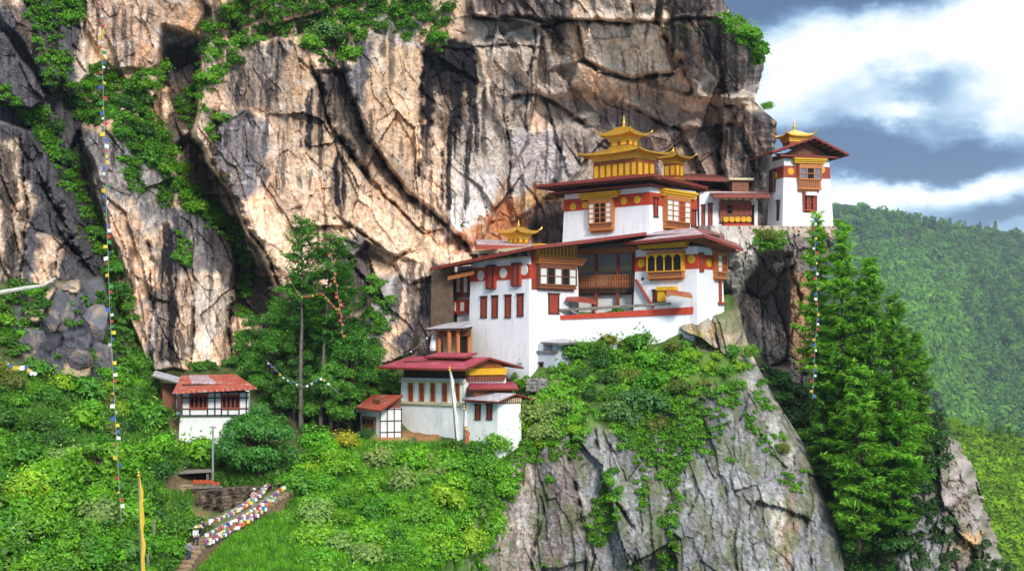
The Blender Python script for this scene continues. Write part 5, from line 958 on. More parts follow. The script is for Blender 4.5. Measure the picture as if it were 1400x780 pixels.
# ---- house across the stream
T = Bld('half_timbered_house', 'half timbered house with patched rusty roof on tall white foundation', 'house', 246, 612, 139.5, 9)
sR = T.px('R', 339, 590)[0]; sL = 4.5; zf = T.px('R', 290, 568)[1]; z1 = T.px('R', 290, 535)[1]; T.wall(sR, sL, -0.8, zf, WHITE_OLD, 0.06, 'foundation_wall')
mb = MB(); mb.box(-0.35, sR + 0.05, -0.30, sL, zf, z1); T.k = 0; uw = mb.build('upper_wall', WHITE, T.o); fr = MB()
zs = [zf, zf + (z1 - zf) * 0.27, zf + (z1 - zf) * 0.72, z1 - 0.14]
for z in zs: fr.box(-0.42, sR + 0.1, -0.37, -0.2, z, z + 0.13); fr.box(-0.42, -0.2, -0.3, sL, z, z + 0.13)
for a in (249, 260, 284, 294, 303, 312, 327, 337):
    x = T.px('R', a, 550)[0]; fr.box(x - 0.07, x + 0.07, -0.37, -0.2, zf, z1)
fr.build('timber_frame', simple('black_timber', (0.045, 0.04, 0.05), 0.7), uw)
for u0, u1 in ((260, 284), (304, 327.5)):
    w_ = T.bay('R', u0, u1, 538, 559, 4, rows=1, lights='dddd', proj=0.55, base=0.08, body=REDW)
T.slit('L', 243, 246, 542, 560, REDW)
T.roof([P(236, 535.5, 136.6), P(351, 529.5, 137.8), P(322, 511, 146), P(248, 512.5, 145)], 0.18, [ROOF_R, DARKW, ROOF_R])
mb = MB(); mb.slab([T.loc(P(262, 524, 140.7)) + Vector((0, 0, .06)), T.loc(P(297, 524.5, 140.5)) + Vector((0, 0, .06)), T.loc(P(283, 513, 145)) + Vector((0, 0, .06)), T.loc(P(258, 513.5, 145)) + Vector((0, 0, .06))], 0.06); mb.build('roof_patch', [ROOF_PK] * 3, T.o)
mb = MB(); mb.box(0.2, sR - 0.3, 0.0, sL - 0.3, z1, z1 + 0.75); mb.build('attic_wall', DARKW, T.o)
T = Bld('lean_to_shed', 'brown boarded lean to with grey sheet roof behind half timbered house', 'shed', 222, 560, 144, 20)
T.wall(2.4, 3.0, -1.5, T.px('R', 230, 524)[1], WOODR, 0); T.roof([P(208, 513, 143), P(250, 524, 140.8), P(262, 519.5, 146), P(212, 506, 148)], 0.15, [ROOF_G, DARKW, GREYW])
# ------------------------------------------------------------------ vegetation
def unit(rng, n):
    d = rng.normal(size=(n, 3)); return d / np.linalg.norm(d, axis=1, keepdims=True)
def leaves(Pp, N, size, rng, asp=0.55, along=None):
    """diamond leaf sprays at points Pp facing N"""
    n = len(Pp); r = unit(rng, n) if along is None else along
    t = r - N * (r * N).sum(1, keepdims=True); t /= np.linalg.norm(t, axis=1, keepdims=True) + 1e-9; b = np.cross(N, t)
    s = (np.asarray(size) * np.ones(n))[:, None]; a = s * asp
    return np.stack([Pp + t * s, Pp + b * a + N * s * 0.12, Pp - t * s, Pp - b * a + N * s * 0.12], 1)
def clump_points(rng, n, lobes=8, flat=0.8, low=-0.35, spread=0.62, lr=(0.30, 0.52)):
    """points on the outside of a cluster of overlapping lobes (unit size), with outward normals and a tone per point"""
    c = unit(rng, lobes) * rng.uniform(0.25, 1.0, (lobes, 1)) ** 0.6 * spread; c[:, 2] = np.abs(c[:, 2]) * flat; r = rng.uniform(lr[0], lr[1], lobes)
    k = rng.choice(lobes, n, p=r ** 2 / (r ** 2).sum()); d = unit(rng, n); d[:, 2] = np.where(d[:, 2] < low, -d[:, 2], d[:, 2])
    Pp = c[k] + d * (r[k] * rng.uniform(0.78, 1.12, n))[:, None]; N = d + unit(rng, n) * 0.55; N[:, 2] += 0.25; N /= np.linalg.norm(N, axis=1, keepdims=True)
    tone = np.clip(0.5 + (rng.uniform(-0.16, 0.16, lobes))[k] + rng.normal(0, 0.15, n), 0, 1)
    return Pp, N, tone
def bush_mesh(seed, n=420, leaf=0.17, **k):
    rng = np.random.default_rng(seed); Pp, N, tn = clump_points(rng, n, **k); V = leaves(Pp, N, leaf * rng.uniform(0.6, 1.25, n), rng)
    # a few stray shoots break the outline
    m = n // 12; d = unit(rng, m); d[:, 2] = np.abs(d[:, 2]); q = d * rng.uniform(0.85, 1.2, (m, 1)); V = np.concatenate([V, leaves(q, unit(rng, m), leaf * 0.8, rng)])
    return quads_mesh('shrub_leaves', V, LEAF, np.r_[tn, np.full(m, 0.7)])
BUSH = [bush_mesh(100 + i, 760, 0.118, lobes=7 + i % 4, flat=0.75 + 0.06 * (i % 3)) for i in range(8)]
FERN = [bush_mesh(140 + i, 260, 0.22, lobes=6, flat=0.5, low=-0.1) for i in range(4)]
FINE = [bush_mesh(160 + i, 1400, 0.085, lobes=12, flat=0.8) for i in range(5)]
GREENS = dict(mid=(0.075, 0.225, 0.010), bright=(0.125, 0.330, 0.009), dark=(0.036, 0.125, 0.010), lime=(0.205, 0.390, 0.012), blue=(0.085, 0.200, 0.050), olive=(0.16, 0.19, 0.025), pale=(0.200, 0.310, 0.075), yellow=(0.340, 0.350, 0.020))
VR = random.Random(11); VN = np.random.default_rng(12)
def tint(o, g, j=0.16):
    c = GREENS[g] if isinstance(g, str) else g; k = 1 + VR.uniform(-j, j); o.color = (c[0] * k * (1 + VR.uniform(-j, j)), c[1] * k, c[2] * k, 1)
def wp(D, u, v): 
    Y = float(D(np.array([float(u)]), np.array([float(v)]))[0]); return P(u, v, Y)
def shrub(loc, r, g, label, group=None, pool=None, name='shrub', sz=1.0):
    o = link(name, VR.choice(pool or BUSH), None, loc); o.scale = (r * VR.uniform(0.9, 1.15), r * VR.uniform(0.9, 1.15), r * sz * VR.uniform(0.85, 1.1)); o.rotation_euler = (VR.uniform(-.15, .15), VR.uniform(-.15, .15), VR.uniform(0, 6.28)); tint(o, g)
    return tag(o, label, 'shrub', group)
def in_poly(u, v, poly): return poly_sd(np.array([float(u)]), np.array([float(v)]), poly)[0] < 0
def zone(poly, n, D, rr, greens, label, group, pool=None, lift=0.2, gap=0.75, name='shrub', sz=1.0):
    """spread shrubs through a zone, keeping them apart; big ones first"""
    us = [p[0] for p in poly]; vs = [p[1] for p in poly]; got = []; tries = 0
    while len(got) < n and tries < n * 40:
        tries += 1; u, v = VR.uniform(min(us), max(us)), VR.uniform(min(vs), max(vs))
        if not in_poly(u, v, poly): continue
        r = VR.uniform(*rr); rp = r * 14.0
        if any(math.hypot(u - a, v - b) < gap * (rp + c) * 0.8 for a, b, c in got): continue
        p = wp(D, u, v); got.append((u, v, rp)); shrub(p + Vector((0, -lift * r, lift * r * 0.4)), r, VR.choice(greens), label, group, pool, name, sz)
def mass(name, label, polys, D, n, rr, g, leaf=0.17, per=230, kind='stuff', flat=0.7, lift=0.1, avoid=(), gcol=None, low=-0.35):
    """ground cover nobody could count: many small clumps in one mesh"""
    Vs = []; Ts = []; pr = [clump_points(np.random.default_rng(900 + i), per, lobes=6, flat=flat, low=low) for i in range(6)]
    for poly, k in polys:
        us = np.array([p[0] for p in poly]); vs = np.array([p[1] for p in poly]); u = VN.uniform(us.min(), us.max(), k * 6); v = VN.uniform(vs.min(), vs.max(), k * 6)
        ok = poly_sd(u + 8 * fbm(u / 20, v / 20, 3, 5), v + 8 * fbm(u / 20, v / 20, 3, 6), poly) < 0
        for a in avoid: ok &= poly_sd(u, v, a) > 0
        u, v = u[ok][:k], v[ok][:k]; Y = D(u, v); C_ = Pn(u, v, Y)
        for i in range(len(u)):
            Pp, N, tn = pr[VN.integers(6)]; r = VN.uniform(*rr); a = VN.uniform(0, 6.28); ca, sa = math.cos(a), math.sin(a); sub = VN.random(len(Pp)) < min(1.0, 0.35 + 0.65 * (r / rr[1]) ** 2); Q = Pp[sub]; M = N[sub]
            Q = np.stack([Q[:, 0] * ca - Q[:, 1] * sa, Q[:, 0] * sa + Q[:, 1] * ca, Q[:, 2]], 1) * r + C_[i] + np.array([0, -lift * r, 0.0]); M = np.stack([M[:, 0] * ca - M[:, 1] * sa, M[:, 0] * sa + M[:, 1] * ca, M[:, 2]], 1)
            Vs.append(leaves(Q, M, leaf * VN.uniform(0.6, 1.3, len(Q)), VN)); Ts.append(np.clip(tn[sub] + VN.normal(0, 0.13), 0, 1))
    if not Vs: return
    o = link(name, quads_mesh(name, np.concatenate(Vs), LEAF, np.concatenate(Ts))); o.color = (*(GREENS[g] if isinstance(g, str) else g), 1); return tag(o, label, None, None, kind)
HOUSES = [[(207, 505), (352, 505), (345, 612), (238, 612)], [(225, 640), (292, 640), (292, 672), (225, 672)], [(262, 664), (392, 664), (392, 700), (355, 710), (262, 715)], [(236, 780), (262, 735), (300, 690), (362, 680), (392, 668), (392, 690), (345, 740), (280, 765), (262, 790)]]
SLOPE = [(-40, 505), (60, 512), (135, 520), (160, 480), (190, 500), (215, 545), (240, 600), (300, 625), (290, 655), (225, 640), (222, 700), (260, 730), (240, 790), (-40, 790)]
mass('hillside_undergrowth', 'dense low green undergrowth covering the slope below the cliff', [(SLOPE, 620), ([(-40, 385), (70, 395), (45, 470), (25, 500), (-40, 500)], 70), ([(140, 395), (175, 400), (215, 490), (205, 545), (150, 520), (130, 490)], 90), ([(120, 515), (210, 500), (240, 560), (200, 600), (100, 560)], 60), ([(255, 600), (300, 610), (310, 660), (280, 668), (250, 650)], 24), ([(190, 690), (265, 690), (268, 735), (240, 790), (180, 790)], 60), ([(290, 655), (400, 640), (395, 668), (300, 672)], 12), ([(330, 505), (345, 455), (400, 430), (480, 430), (555, 480), (530, 560), (480, 600), (400, 600), (350, 560)], 150), ([(30, 400), (140, 395), (150, 500), (110, 530), (30, 500)], 34), ([(165, 445), (206, 505), (215, 560), (170, 560)], 50), ([(196, 488), (352, 490), (352, 511), (200, 511)], 46), ([(505, 470), (562, 470), (550, 545), (512, 545)], 60)], D_hill, 0, (0.45, 1.1), (0.065, 0.185, 0.010), 0.17, 200, avoid=HOUSES)
zone(SLOPE, 95, D_hill, (1.1, 2.4), ['mid', 'mid', 'bright', 'bright', 'dark', 'olive', 'lime'], 'leafy green shrub in the thicket on the slope below the grey boulders', 'shrubs in the slope thicket', FINE + BUSH, gap=0.62)
zone([(-20, 640), (120, 620), (190, 690), (180, 780), (-20, 780)], 26, D_hill, (1.3, 2.3), ['bright', 'mid', 'pale'], 'broad bright shrub low on the slope towards the yellow banner', 'shrubs low on the slope')
zone([(-20, 388), (60, 395), (40, 470), (-20, 490)], 8, D_hill, (0.9, 1.5), ['bright', 'mid'], 'bright green shrub on the ledge beside the fallen pale branch', 'shrubs on the boulder ledge')
zone([(135, 430), (185, 440), (210, 500), (215, 550), (160, 540)], 10, D_hill, (0.9, 1.6), ['bright', 'mid', 'dark'], 'green shrub between grey boulders and the half timbered house', 'shrubs above the half timbered house')
# mound
MOUND = [(398, 640), (440, 605), (500, 612), (560, 614), (640, 604), (700, 588), (745, 560), (772, 500), (800, 470), (860, 462), (935, 478), (1000, 490), (1030, 510), (1015, 540), (965, 545), (930, 560), (905, 600), (862, 590), (838, 560), (815, 590), (745, 612), (705, 650), (690, 690), (660, 790), (265, 790), (300, 755), (360, 710)]
GRASSY = [(262, 790), (290, 760), (350, 715), (392, 680), (420, 690), (400, 740), (420, 790)]
WALLS = [[(486, 540), (640, 500), (735, 540), (715, 590), (640, 602), (548, 592), (487, 598)], [(643, 360), (760, 360), (785, 465), (757, 512), (724, 512), (643, 508)], [(757, 410), (950, 405), (950, 432), (880, 445), (800, 474), (757, 480)]]
mass('mound_undergrowth', 'dense bright green undergrowth covering the mound below the temples', [(MOUND, 620), ([(840, 480), (960, 490), (960, 560), (850, 590)], 70), ([(700, 595), (735, 530), (765, 478), (805, 474), (805, 595), (740, 615)], 120), ([(695, 500), (740, 505), (745, 560), (715, 590)], 30)], D_prom, 0, (0.4, 1.0), 'bright', 0.17, 190, avoid=WALLS + [GRASSY])
zone([(420, 625), (520, 630), (640, 620), (690, 610), (690, 690), (650, 770), (440, 770), (400, 690)], 52, D_prom, (1.1, 2.3), ['bright', 'bright', 'lime', 'mid', 'pale', 'bright'], 'bright green shrub on the mound below the crimson roofed house', 'shrubs on the grassy mound', FINE + BUSH, gap=0.62)
zone([(700, 590), (760, 550), (790, 590), (740, 615)], 6, D_prom, (1.0, 1.7), ['lime', 'pale', 'bright'], 'lime green shrub on the rock lip beside the white annex', 'shrubs beside the white annex')
zone([(770, 490), (820, 470), (930, 480), (940, 540), (900, 590), (850, 580), (790, 540)], 32, D_prom, (1.2, 2.2), ['mid', 'mid', 'dark', 'blue', 'bright', 'olive'], 'dense dark green shrub clinging to rock below the terrace wall', 'shrubs below the terrace wall', FINE + BUSH, gap=0.62)
zone([(935, 480), (1000, 485), (1030, 505), (1000, 545), (950, 540)], 8, D_prom, (0.8, 1.4), ['olive', 'mid', 'lime'], 'olive green shrub on dry rock below the white shrine', 'shrubs below the white shrine')
for u, v, r, g, lb in [(843, 440, 1.7, 'mid', 'tall young bush rising in front of the red wall band'), (880, 448, 1.7, 'blue', 'bluish bush against the white terrace wall'), (818, 486, 1.6, 'mid', 'round bush at the foot of the terrace wall'), (790, 483, 1.5, 'bright', 'bright bush beside the little grey shed'), (1022, 488, 1.3, 'lime', 'lime bush at the sharp edge of the promontory'), (735, 575, 2.0, 'pale', 'pale frothy bush at the lip of the sheer rock'), (742, 598, 2.1, 'pale', 'pale wide bush overhanging the sheer rock'), (660, 645, 2.0, 'mid', 'large bush just below the white annex'), (470, 610, 1.6, 'yellow', 'yellow flowering bush left of the lawn'), (452, 632, 1.7, 'lime', 'lime bush below the yellow flowering bush'), (745, 775, 1.7, 'bright', 'bright bush at the foot of the brown sheer rock'), (872, 778, 1.2, 'bright', 'small bright bush at the foot of the grey sheer rock'), (720, 500, 1.2, 'dark', 'dark bush beside the grey shed wall'), (1070, 620, 1.0, 'olive', 'olive bush on the bare pale rock edge'), (432, 612, 1.9, 'bright', 'bright bush at the stream side of the lawn'), (655, 700, 1.9, 'mid', 'bush above the pale rock foot'), (503, 598, 1.0, 'dark', 'dark low bush in front of the rust roofed hut')]:
    shrub(wp(D_prom, u, v) + Vector((0, -0.6, 0.2)), r, g, lb, None, FINE)
# green runs on the sheer rock
mass('rock_creeper', 'green creeper hanging in strips down the sheer rock', [([(815, 740), (800, 720), (835, 640), (850, 645), (845, 700), (820, 765)], 60), ([(895, 600), (935, 560), (975, 580), (940, 620), (930, 660), (925, 780), (900, 780), (910, 680)], 190), ([(840, 560), (890, 590), (880, 620), (850, 600)], 20), ([(1000, 525), (1060, 590), (1110, 650), (1100, 660), (1040, 620), (990, 545)], 34), ([(1050, 640), (1100, 650), (1095, 680), (1050, 670)], 8), ([(960, 590), (1010, 600), (1000, 640), (950, 640)], 10), ([(690, 630), (720, 640), (700, 700), (690, 690)], 8), ([(830, 560), (900, 590), (930, 560), (960, 560), (950, 600), (900, 640), (850, 620)], 130), ([(935, 560), (1000, 540), (1020, 560), (960, 620), (935, 610)], 40), ([(700, 600), (760, 605), (800, 600), (790, 625), (740, 640), (705, 660)], 50), ([(640, 690), (690, 625), (712, 640), (690, 720), (665, 790), (640, 790)], 90), ([(1015, 500), (1035, 505), (1060, 560), (1040, 560)], 14), ([(860, 600), (890, 610), (885, 700), (870, 700)], 30), ([(745, 650), (755, 640), (750, 680)], 3), ([(925, 450), (990, 470), (985, 490), (930, 480)], 8)], D_prom, 0, (0.25, 0.85), (0.10, 0.27, 0.010), 0.13, 200, lift=0.1)
zone([(805, 720), (835, 640), (852, 645), (840, 710), (818, 760)], 8, D_prom, (0.6, 1.0), ['bright', 'mid'], 'small green bush in the cleft of the brown rock', 'bushes in the rock cleft', name='rock_bush')
# spur undergrowth
SPUR = [(1040, 500), (1090, 530), (1270, 562), (1290, 580), (1300, 620), (1275, 650), (1265, 690), (1235, 745), (1200, 790), (1160, 790), (1110, 660), (1060, 560)]
mass('spur_undergrowth', 'dark green undergrowth below the tall conifers', [(SPUR, 420), ([(1255, 660), (1300, 700), (1310, 780), (1290, 780)], 24), ([(1240, 690), (1260, 690), (1265, 780), (1240, 780)], 10), ([(1325, 735), (1360, 760), (1380, 790), (1320, 790)], 16)], D_spur, 0, (0.6, 1.4), (0.032, 0.085, 0.014), 0.2, 200)
zone([(1045, 510), (1080, 530), (1120, 600), (1130, 660), (1090, 610)], 10, D_spur, (1.0, 1.8), ['dark', 'dark', 'mid'], 'dark green shrub in the shaded cleft beside the sheer rock', 'shrubs in the shaded cleft')
zone([(1150, 690), (1235, 690), (1225, 785), (1170, 790)], 14, D_spur, (1.2, 2.2), ['dark', 'mid', 'dark'], 'dark green shrub under the lowest conifer branches', 'shrubs under the conifers')
zone([(1230, 590), (1290, 590), (1285, 640), (1240, 680)], 8, D_spur, (0.9, 1.7), ['mid', 'bright', 'dark'], 'green shrub above the brown rocks of the spur', 'shrubs on the spur')
# cliff plants
CP = [[(335, -20), (620, -20), (612, 40), (600, 78), (582, 62), (540, 42), (492, 52), (488, 92), (430, 82), (402, 45), (335, 72), (300, 122), (272, 130), (280, 60)], [(93, 145), (130, 92), (165, 110), (222, 90), (238, 104), (195, 135), (205, 180), (222, 215), (205, 235), (150, 175), (108, 165)], [(180, 120), (200, 130), (232, 200), (262, 260), (300, 290), (340, 322), (330, 342), (280, 310), (240, 270), (205, 215)], [(28, 0), (62, 0), (85, 55), (98, 105), (118, 150), (65, 125), (50, 65)], [(62, -5), (115, -5), (110, 30), (88, 40), (78, 20)],
      [(-5, 120), (40, 140), (80, 185), (112, 250), (140, 300), (168, 380), (190, 450), (172, 450), (130, 345), (85, 240), (30, 165), (-5, 140)], [(322, 330), (340, 330), (342, 480), (326, 480)], [(975, 24), (1008, 22), (1048, 62), (1044, 98), (1022, 72), (990, 40)], [(240, 130), (278, 105), (290, 120), (262, 180), (240, 160)], [(495, 395), (530, 385), (545, 440), (520, 470), (495, 450)], [(1030, 318), (1075, 318), (1070, 345), (1040, 345)], [(165, 215), (185, 215), (195, 265), (178, 262)], [(280, 145), (310, 155), (312, 195), (285, 190)], [(238, 320), (262, 330), (258, 372), (240, 362)], [(212, 240), (226, 240), (232, 290), (215, 280)]]
CN = [520, 300, 300, 130, 80, 330, 80, 100, 70, 60, 34, 26, 10, 30, 22]
def D_any(u, v): return np.where((u > 1025) & (v > 305), D_ledge(u, v), D_cliff(u, v))
mass('cliff_plants', 'green plants rooted in the ledges and gullies of the cliff', list(zip(CP, CN)), D_any, 0, (0.3, 1.05), (0.095, 0.265, 0.010), 0.14, 190, lift=0.25)
mass('cliff_fern', 'sparse tufts along the cracks of the cliff', [([(455, 290), (475, 290), (470, 350), (455, 350)], 5), ([(500, 250), (530, 250), (520, 290)], 3), ([(905, 32), (985, 36), (960, 66), (915, 60)], 16), ([(690, 150), (700, 150), (702, 200), (692, 200)], 3), ([(630, 300), (640, 300), (640, 330)], 2), ([(300, 210), (330, 300), (320, 300)], 6), ([(60, 220), (130, 340), (110, 340)], 10)], D_cliff, 0, (0.15, 0.4), 'olive', 0.13, 70, lift=0.2)
for poly, n, lb, gp in [(CP[0], 34, 'green shrub hanging from the high ledge above the streaked cliff face', 'shrubs on the high cliff ledge'), (CP[1], 16, 'bright green shrub on the triangular ledge behind the long flag string', 'shrubs on the triangular ledge'), (CP[2], 14, 'green shrub on the slanting ramp across the cliff', 'shrubs on the slanting ramp'), (CP[5], 9, 'yellow green shrub on the narrow ramp of the dark cliff', 'shrubs on the narrow ramp')]:
    zone(poly, int(n * 1.4), D_cliff, (0.9, 1.7), ['mid', 'bright', 'dark', 'bright'], lb, gp, lift=0.5, gap=0.6, name='cliff_shrub')
for u, v, r, g, lb in [(450, 62, 2.8, 'blue', 'big rounded bush on the high cliff ledge, largest there'), (1022, 55, 1.8, 'bright', 'bright bush on the nose of the overhang against the sky'), (1047, 153, 0.9, 'bright', 'tiny bush on the rock shoulder above the corner tower'), (600, 60, 1.5, 'bright', 'bright bush hanging above the black water stains'), (1052, 330, 1.4, 'olive', 'scrubby bush on the ledge rock under the corner tower'), (300, 168, 1.0, 'lime', 'small lime bush on the lip of the dark gully')]:
    shrub(wp(D_any, u, v) + Vector((0, -1.0, 0.2)), r, g, lb, None, FINE, 'cliff_shrub')
# grass
def grass(name, label, poly, D, n, h, g):
    us = [p[0] for p in poly]; vs = [p[1] for p in poly]; u = VN.uniform(min(us), max(us), n * 3); v = VN.uniform(min(vs), max(vs), n * 3); ok = poly_sd(u, v, poly) < 0
    for a in WALLS + HOUSES[:3] + [[(500, 588), (640, 596), (640, 608), (500, 604)]]: ok &= poly_sd(u, v, a) > 0
    u, v = u[ok][:n], v[ok][:n]; C_ = Pn(u, v, D(u, v)); m = len(u); a = VN.uniform(0, 6.28, m); hh = h * VN.uniform(0.5, 1.3, m); wd = hh * 0.22
    t = np.stack([np.cos(a), np.sin(a), 0 * a], 1); up = np.stack([VN.normal(0, .35, m), VN.normal(-.15, .35, m), np.ones(m)], 1); b = C_ - np.array([0, 0, 0.05])
    V = np.stack([b - t * wd[:, None], b + t * wd[:, None], b + up * hh[:, None] + t * wd[:, None] * 0.3, b + up * hh[:, None] - t * wd[:, None] * 0.3], 1)
    o = link(name, quads_mesh(name, V, GRASSM, np.clip(0.5 + 0.35 * fbm(u / 14, v / 10, 3, 4) + VN.normal(0, .14, m), 0, 1))); o.color = (*g, 1); return tag(o, label, kind='stuff')
grass('mound_grass', 'short bright grass on the mound and the lawn', [(262, 790), (300, 750), (392, 675), (440, 610), (505, 600), (560, 594), (640, 600), (690, 590), (700, 640), (640, 700), (600, 790)], D_prom, 60000, 0.42, (0.115, 0.32, 0.008))
grass('slope_grass', 'short green grass on the open slope', [(190, 560), (250, 600), (300, 640), (400, 635), (395, 668), (300, 668), (260, 720), (215, 790), (60, 790), (0, 700), (0, 520), (130, 530)], D_hill, 30000, 0.42, (0.08, 0.23, 0.010))

# ------------------------------------------------------------------ trees
def tapered(pts, r0, r1, n=7):
    m = MB(); k = len(pts); m.tube(pts, [r0 + (r1 - r0) * i / (k - 1) for i in range(k)], n); return m
def conifer(name, label, base, H, Rr, seed, g, cat='tree', group=None, start=0.12, gapy=0.62, droop=0.22, dens=1.0, needle=0.34, bark=None, lean=(0, 0), power=0.58, nb=6):
    rng = np.random.default_rng(seed); t = thing(name, label, cat, base, 0, group); pts = [(lean[0] * (k / 8) ** 1.5 + rng.normal(0, 0.04), lean[1] * (k / 8) ** 1.5, H * k / 8 - (0.6 if k == 0 else 0)) for k in range(9)]
    tm = tapered(pts, 0.013 * H, 0.02); Ps, Ns, As, Ts = [], [], [], []; z = H * start; ga = rng.uniform(0, 6)
    while z < H * 0.985:
        f = (z - H * start) / (H * (1 - start)); L = Rr * ((1 - f) ** power) * (0.45 + 0.55 * min(1, f / 0.28)) + 0.22; ga += 2.4 + rng.normal(0, 0.35); z += gapy / nb * (1.05 - 0.45 * f) * rng.uniform(0.4, 1.6)
        if rng.random() < 0.08: continue
        a = ga; l = L * rng.uniform(0.5, 1.15); up = (0.45 * f - 0.02) + rng.normal(0, 0.16); dj = rng.normal(0, 0.12); q = (z / H) ** 1.5; ox, oy = lean[0] * q, lean[1] * q
        d = np.array([math.cos(a), math.sin(a), 0]); sd = np.array([-d[1], d[0], rng.normal(0, 0.25)]); cv = lambda s: np.array([ox, oy, z]) + d * (l * s) + np.array([0, 0, l * (up * s - (droop + dj) * s * s + 0.2 * s ** 4)])
        if l > 0.7: tm.tube([cv(s) for s in (0, 0.35, 0.75)], [0.05 + 0.012 * l, 0.03 + 0.006 * l, 0.012], 4)
        ns = max(3, int(l * 6.5 * dens)); tone = 0.42 + rng.normal(0, 0.15); til = rng.normal(0, 0.24, 3) + np.array([0, 0, 1.0])
        for i in range(ns):
            s = 0.12 + 0.9 * (i + rng.random()) / ns; c = cv(min(s, 1.0)); w_ = l * 0.34 * (1.08 - s) + 0.16
            for sg in (-1, 1):
                m = max(2, int(w_ * 7 * dens)); e = (np.arange(m) + rng.random(m)) / m; dr = sd * sg * 0.8 + d * 0.65 + rng.normal(0, 0.18, 3)
                q_ = c + dr[None] * (e * w_)[:, None] + rng.normal(0, 0.10, (m, 3)) + np.array([0, 0, -0.30])[None] * (e ** 2)[:, None] * w_; nn = til[None] + rng.normal(0, 0.48, (m, 3)); nn /= np.linalg.norm(nn, axis=1, keepdims=True)
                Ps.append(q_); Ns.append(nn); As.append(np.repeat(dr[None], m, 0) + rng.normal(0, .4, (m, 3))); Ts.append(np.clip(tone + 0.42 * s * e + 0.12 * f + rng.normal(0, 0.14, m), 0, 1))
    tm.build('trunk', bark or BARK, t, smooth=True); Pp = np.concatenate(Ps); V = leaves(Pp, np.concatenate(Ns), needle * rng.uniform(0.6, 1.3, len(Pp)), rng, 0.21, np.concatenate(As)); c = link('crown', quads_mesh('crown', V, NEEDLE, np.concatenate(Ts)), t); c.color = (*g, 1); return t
def broad(name, label, base, H, Rr, seed, g, clumps=16, per=420, leaf=0.2, trunk=0.3, flat=0.85, low=0.25, bark=None, sx=1.0, zc=0.62):
    """tree with limbs and a crown of separate leaf clumps with gaps between them"""
    rng = np.random.default_rng(seed); t = thing(name, label, 'tree', base); cz = H * zc; V = []; T_ = []; tm = MB(); top = Vector((0, 0, H * 0.45)); tm.tube([(0, 0, -0.6), (rng.normal(0, .1), 0, H * 0.2), top], [trunk, trunk * 0.8, trunk * 0.6], 8)
    for k in range(clumps):
        d = unit(rng, 1)[0]; q = d * rng.uniform(0.45, 0.86); c = np.array([q[0] * Rr * sx, q[1] * Rr, cz + q[2] * H * (1 - zc) * flat]); c[2] = max(c[2], H * low); r = Rr * rng.uniform(0.30, 0.46)
        Pp, N, tn = clump_points(rng, per, 7, 0.8, -0.5); V.append(leaves(Pp * r + c, N, leaf * rng.uniform(.6, 1.25, per), rng)); T_.append(np.clip(tn + rng.normal(0, 0.10), 0, 1))
        tm.tube([top, top.lerp(Vector(c), 0.5) + Vector((0, 0, 0.1 * Rr)), Vector(c)], [trunk * 0.4, trunk * 0.2, 0.03], 5)
    tm.build('trunk', bark or BARK, t, smooth=True); c = link('crown', quads_mesh('crown', np.concatenate(V), LEAF, np.concatenate(T_)), t); c.color = (*g, 1); return t
cg = 'conifers on the spur'
def tree_at(u, vb, vt, Y): b = P(u, vb, Y); return b, (P(u, vt, Y) - b).z
for i, (u, vb, vt, Y, rr_, lb, g) in enumerate([
        (1118, 545, 290, 150, 3.3, 'bright tall conifer whose tip reaches the foot of the corner tower', (0.144, 0.333, 0.023)),
        (1152, 600, 300, 147, 4.2, 'tall conifer second nearest the corner tower, with the flag string before it', (0.131, 0.314, 0.023)),
        (1188, 660, 350, 146, 5.0, 'broad conifer in the middle of the spur stand', (0.103, 0.259, 0.021)),
        (1222, 690, 400, 147, 4.6, 'conifer on the valley side with tilted branch tips', (0.098, 0.239, 0.021)),
        (1175, 745, 500, 143.5, 5.6, 'wide lower conifer above the dark gully foot', (0.120, 0.296, 0.023)),
        (1228, 735, 520, 144, 5.2, 'wide lower conifer beside the brown spur rocks', (0.103, 0.276, 0.021)),
        (1252, 625, 455, 150, 3.6, 'small outermost conifer against the distant mountain', (0.091, 0.221, 0.021)),
        (1130, 660, 470, 148, 4.0, 'shaded conifer behind the sheer rock edge', (0.073, 0.191, 0.019))]):
    b, H = tree_at(u, vb, vt, Y); conifer('conifer', lb, b, H, rr_ * 0.84, 300 + i, g, group=cg, start=0.06, dens=1.3, gapy=1.22, needle=0.35, nb=6)
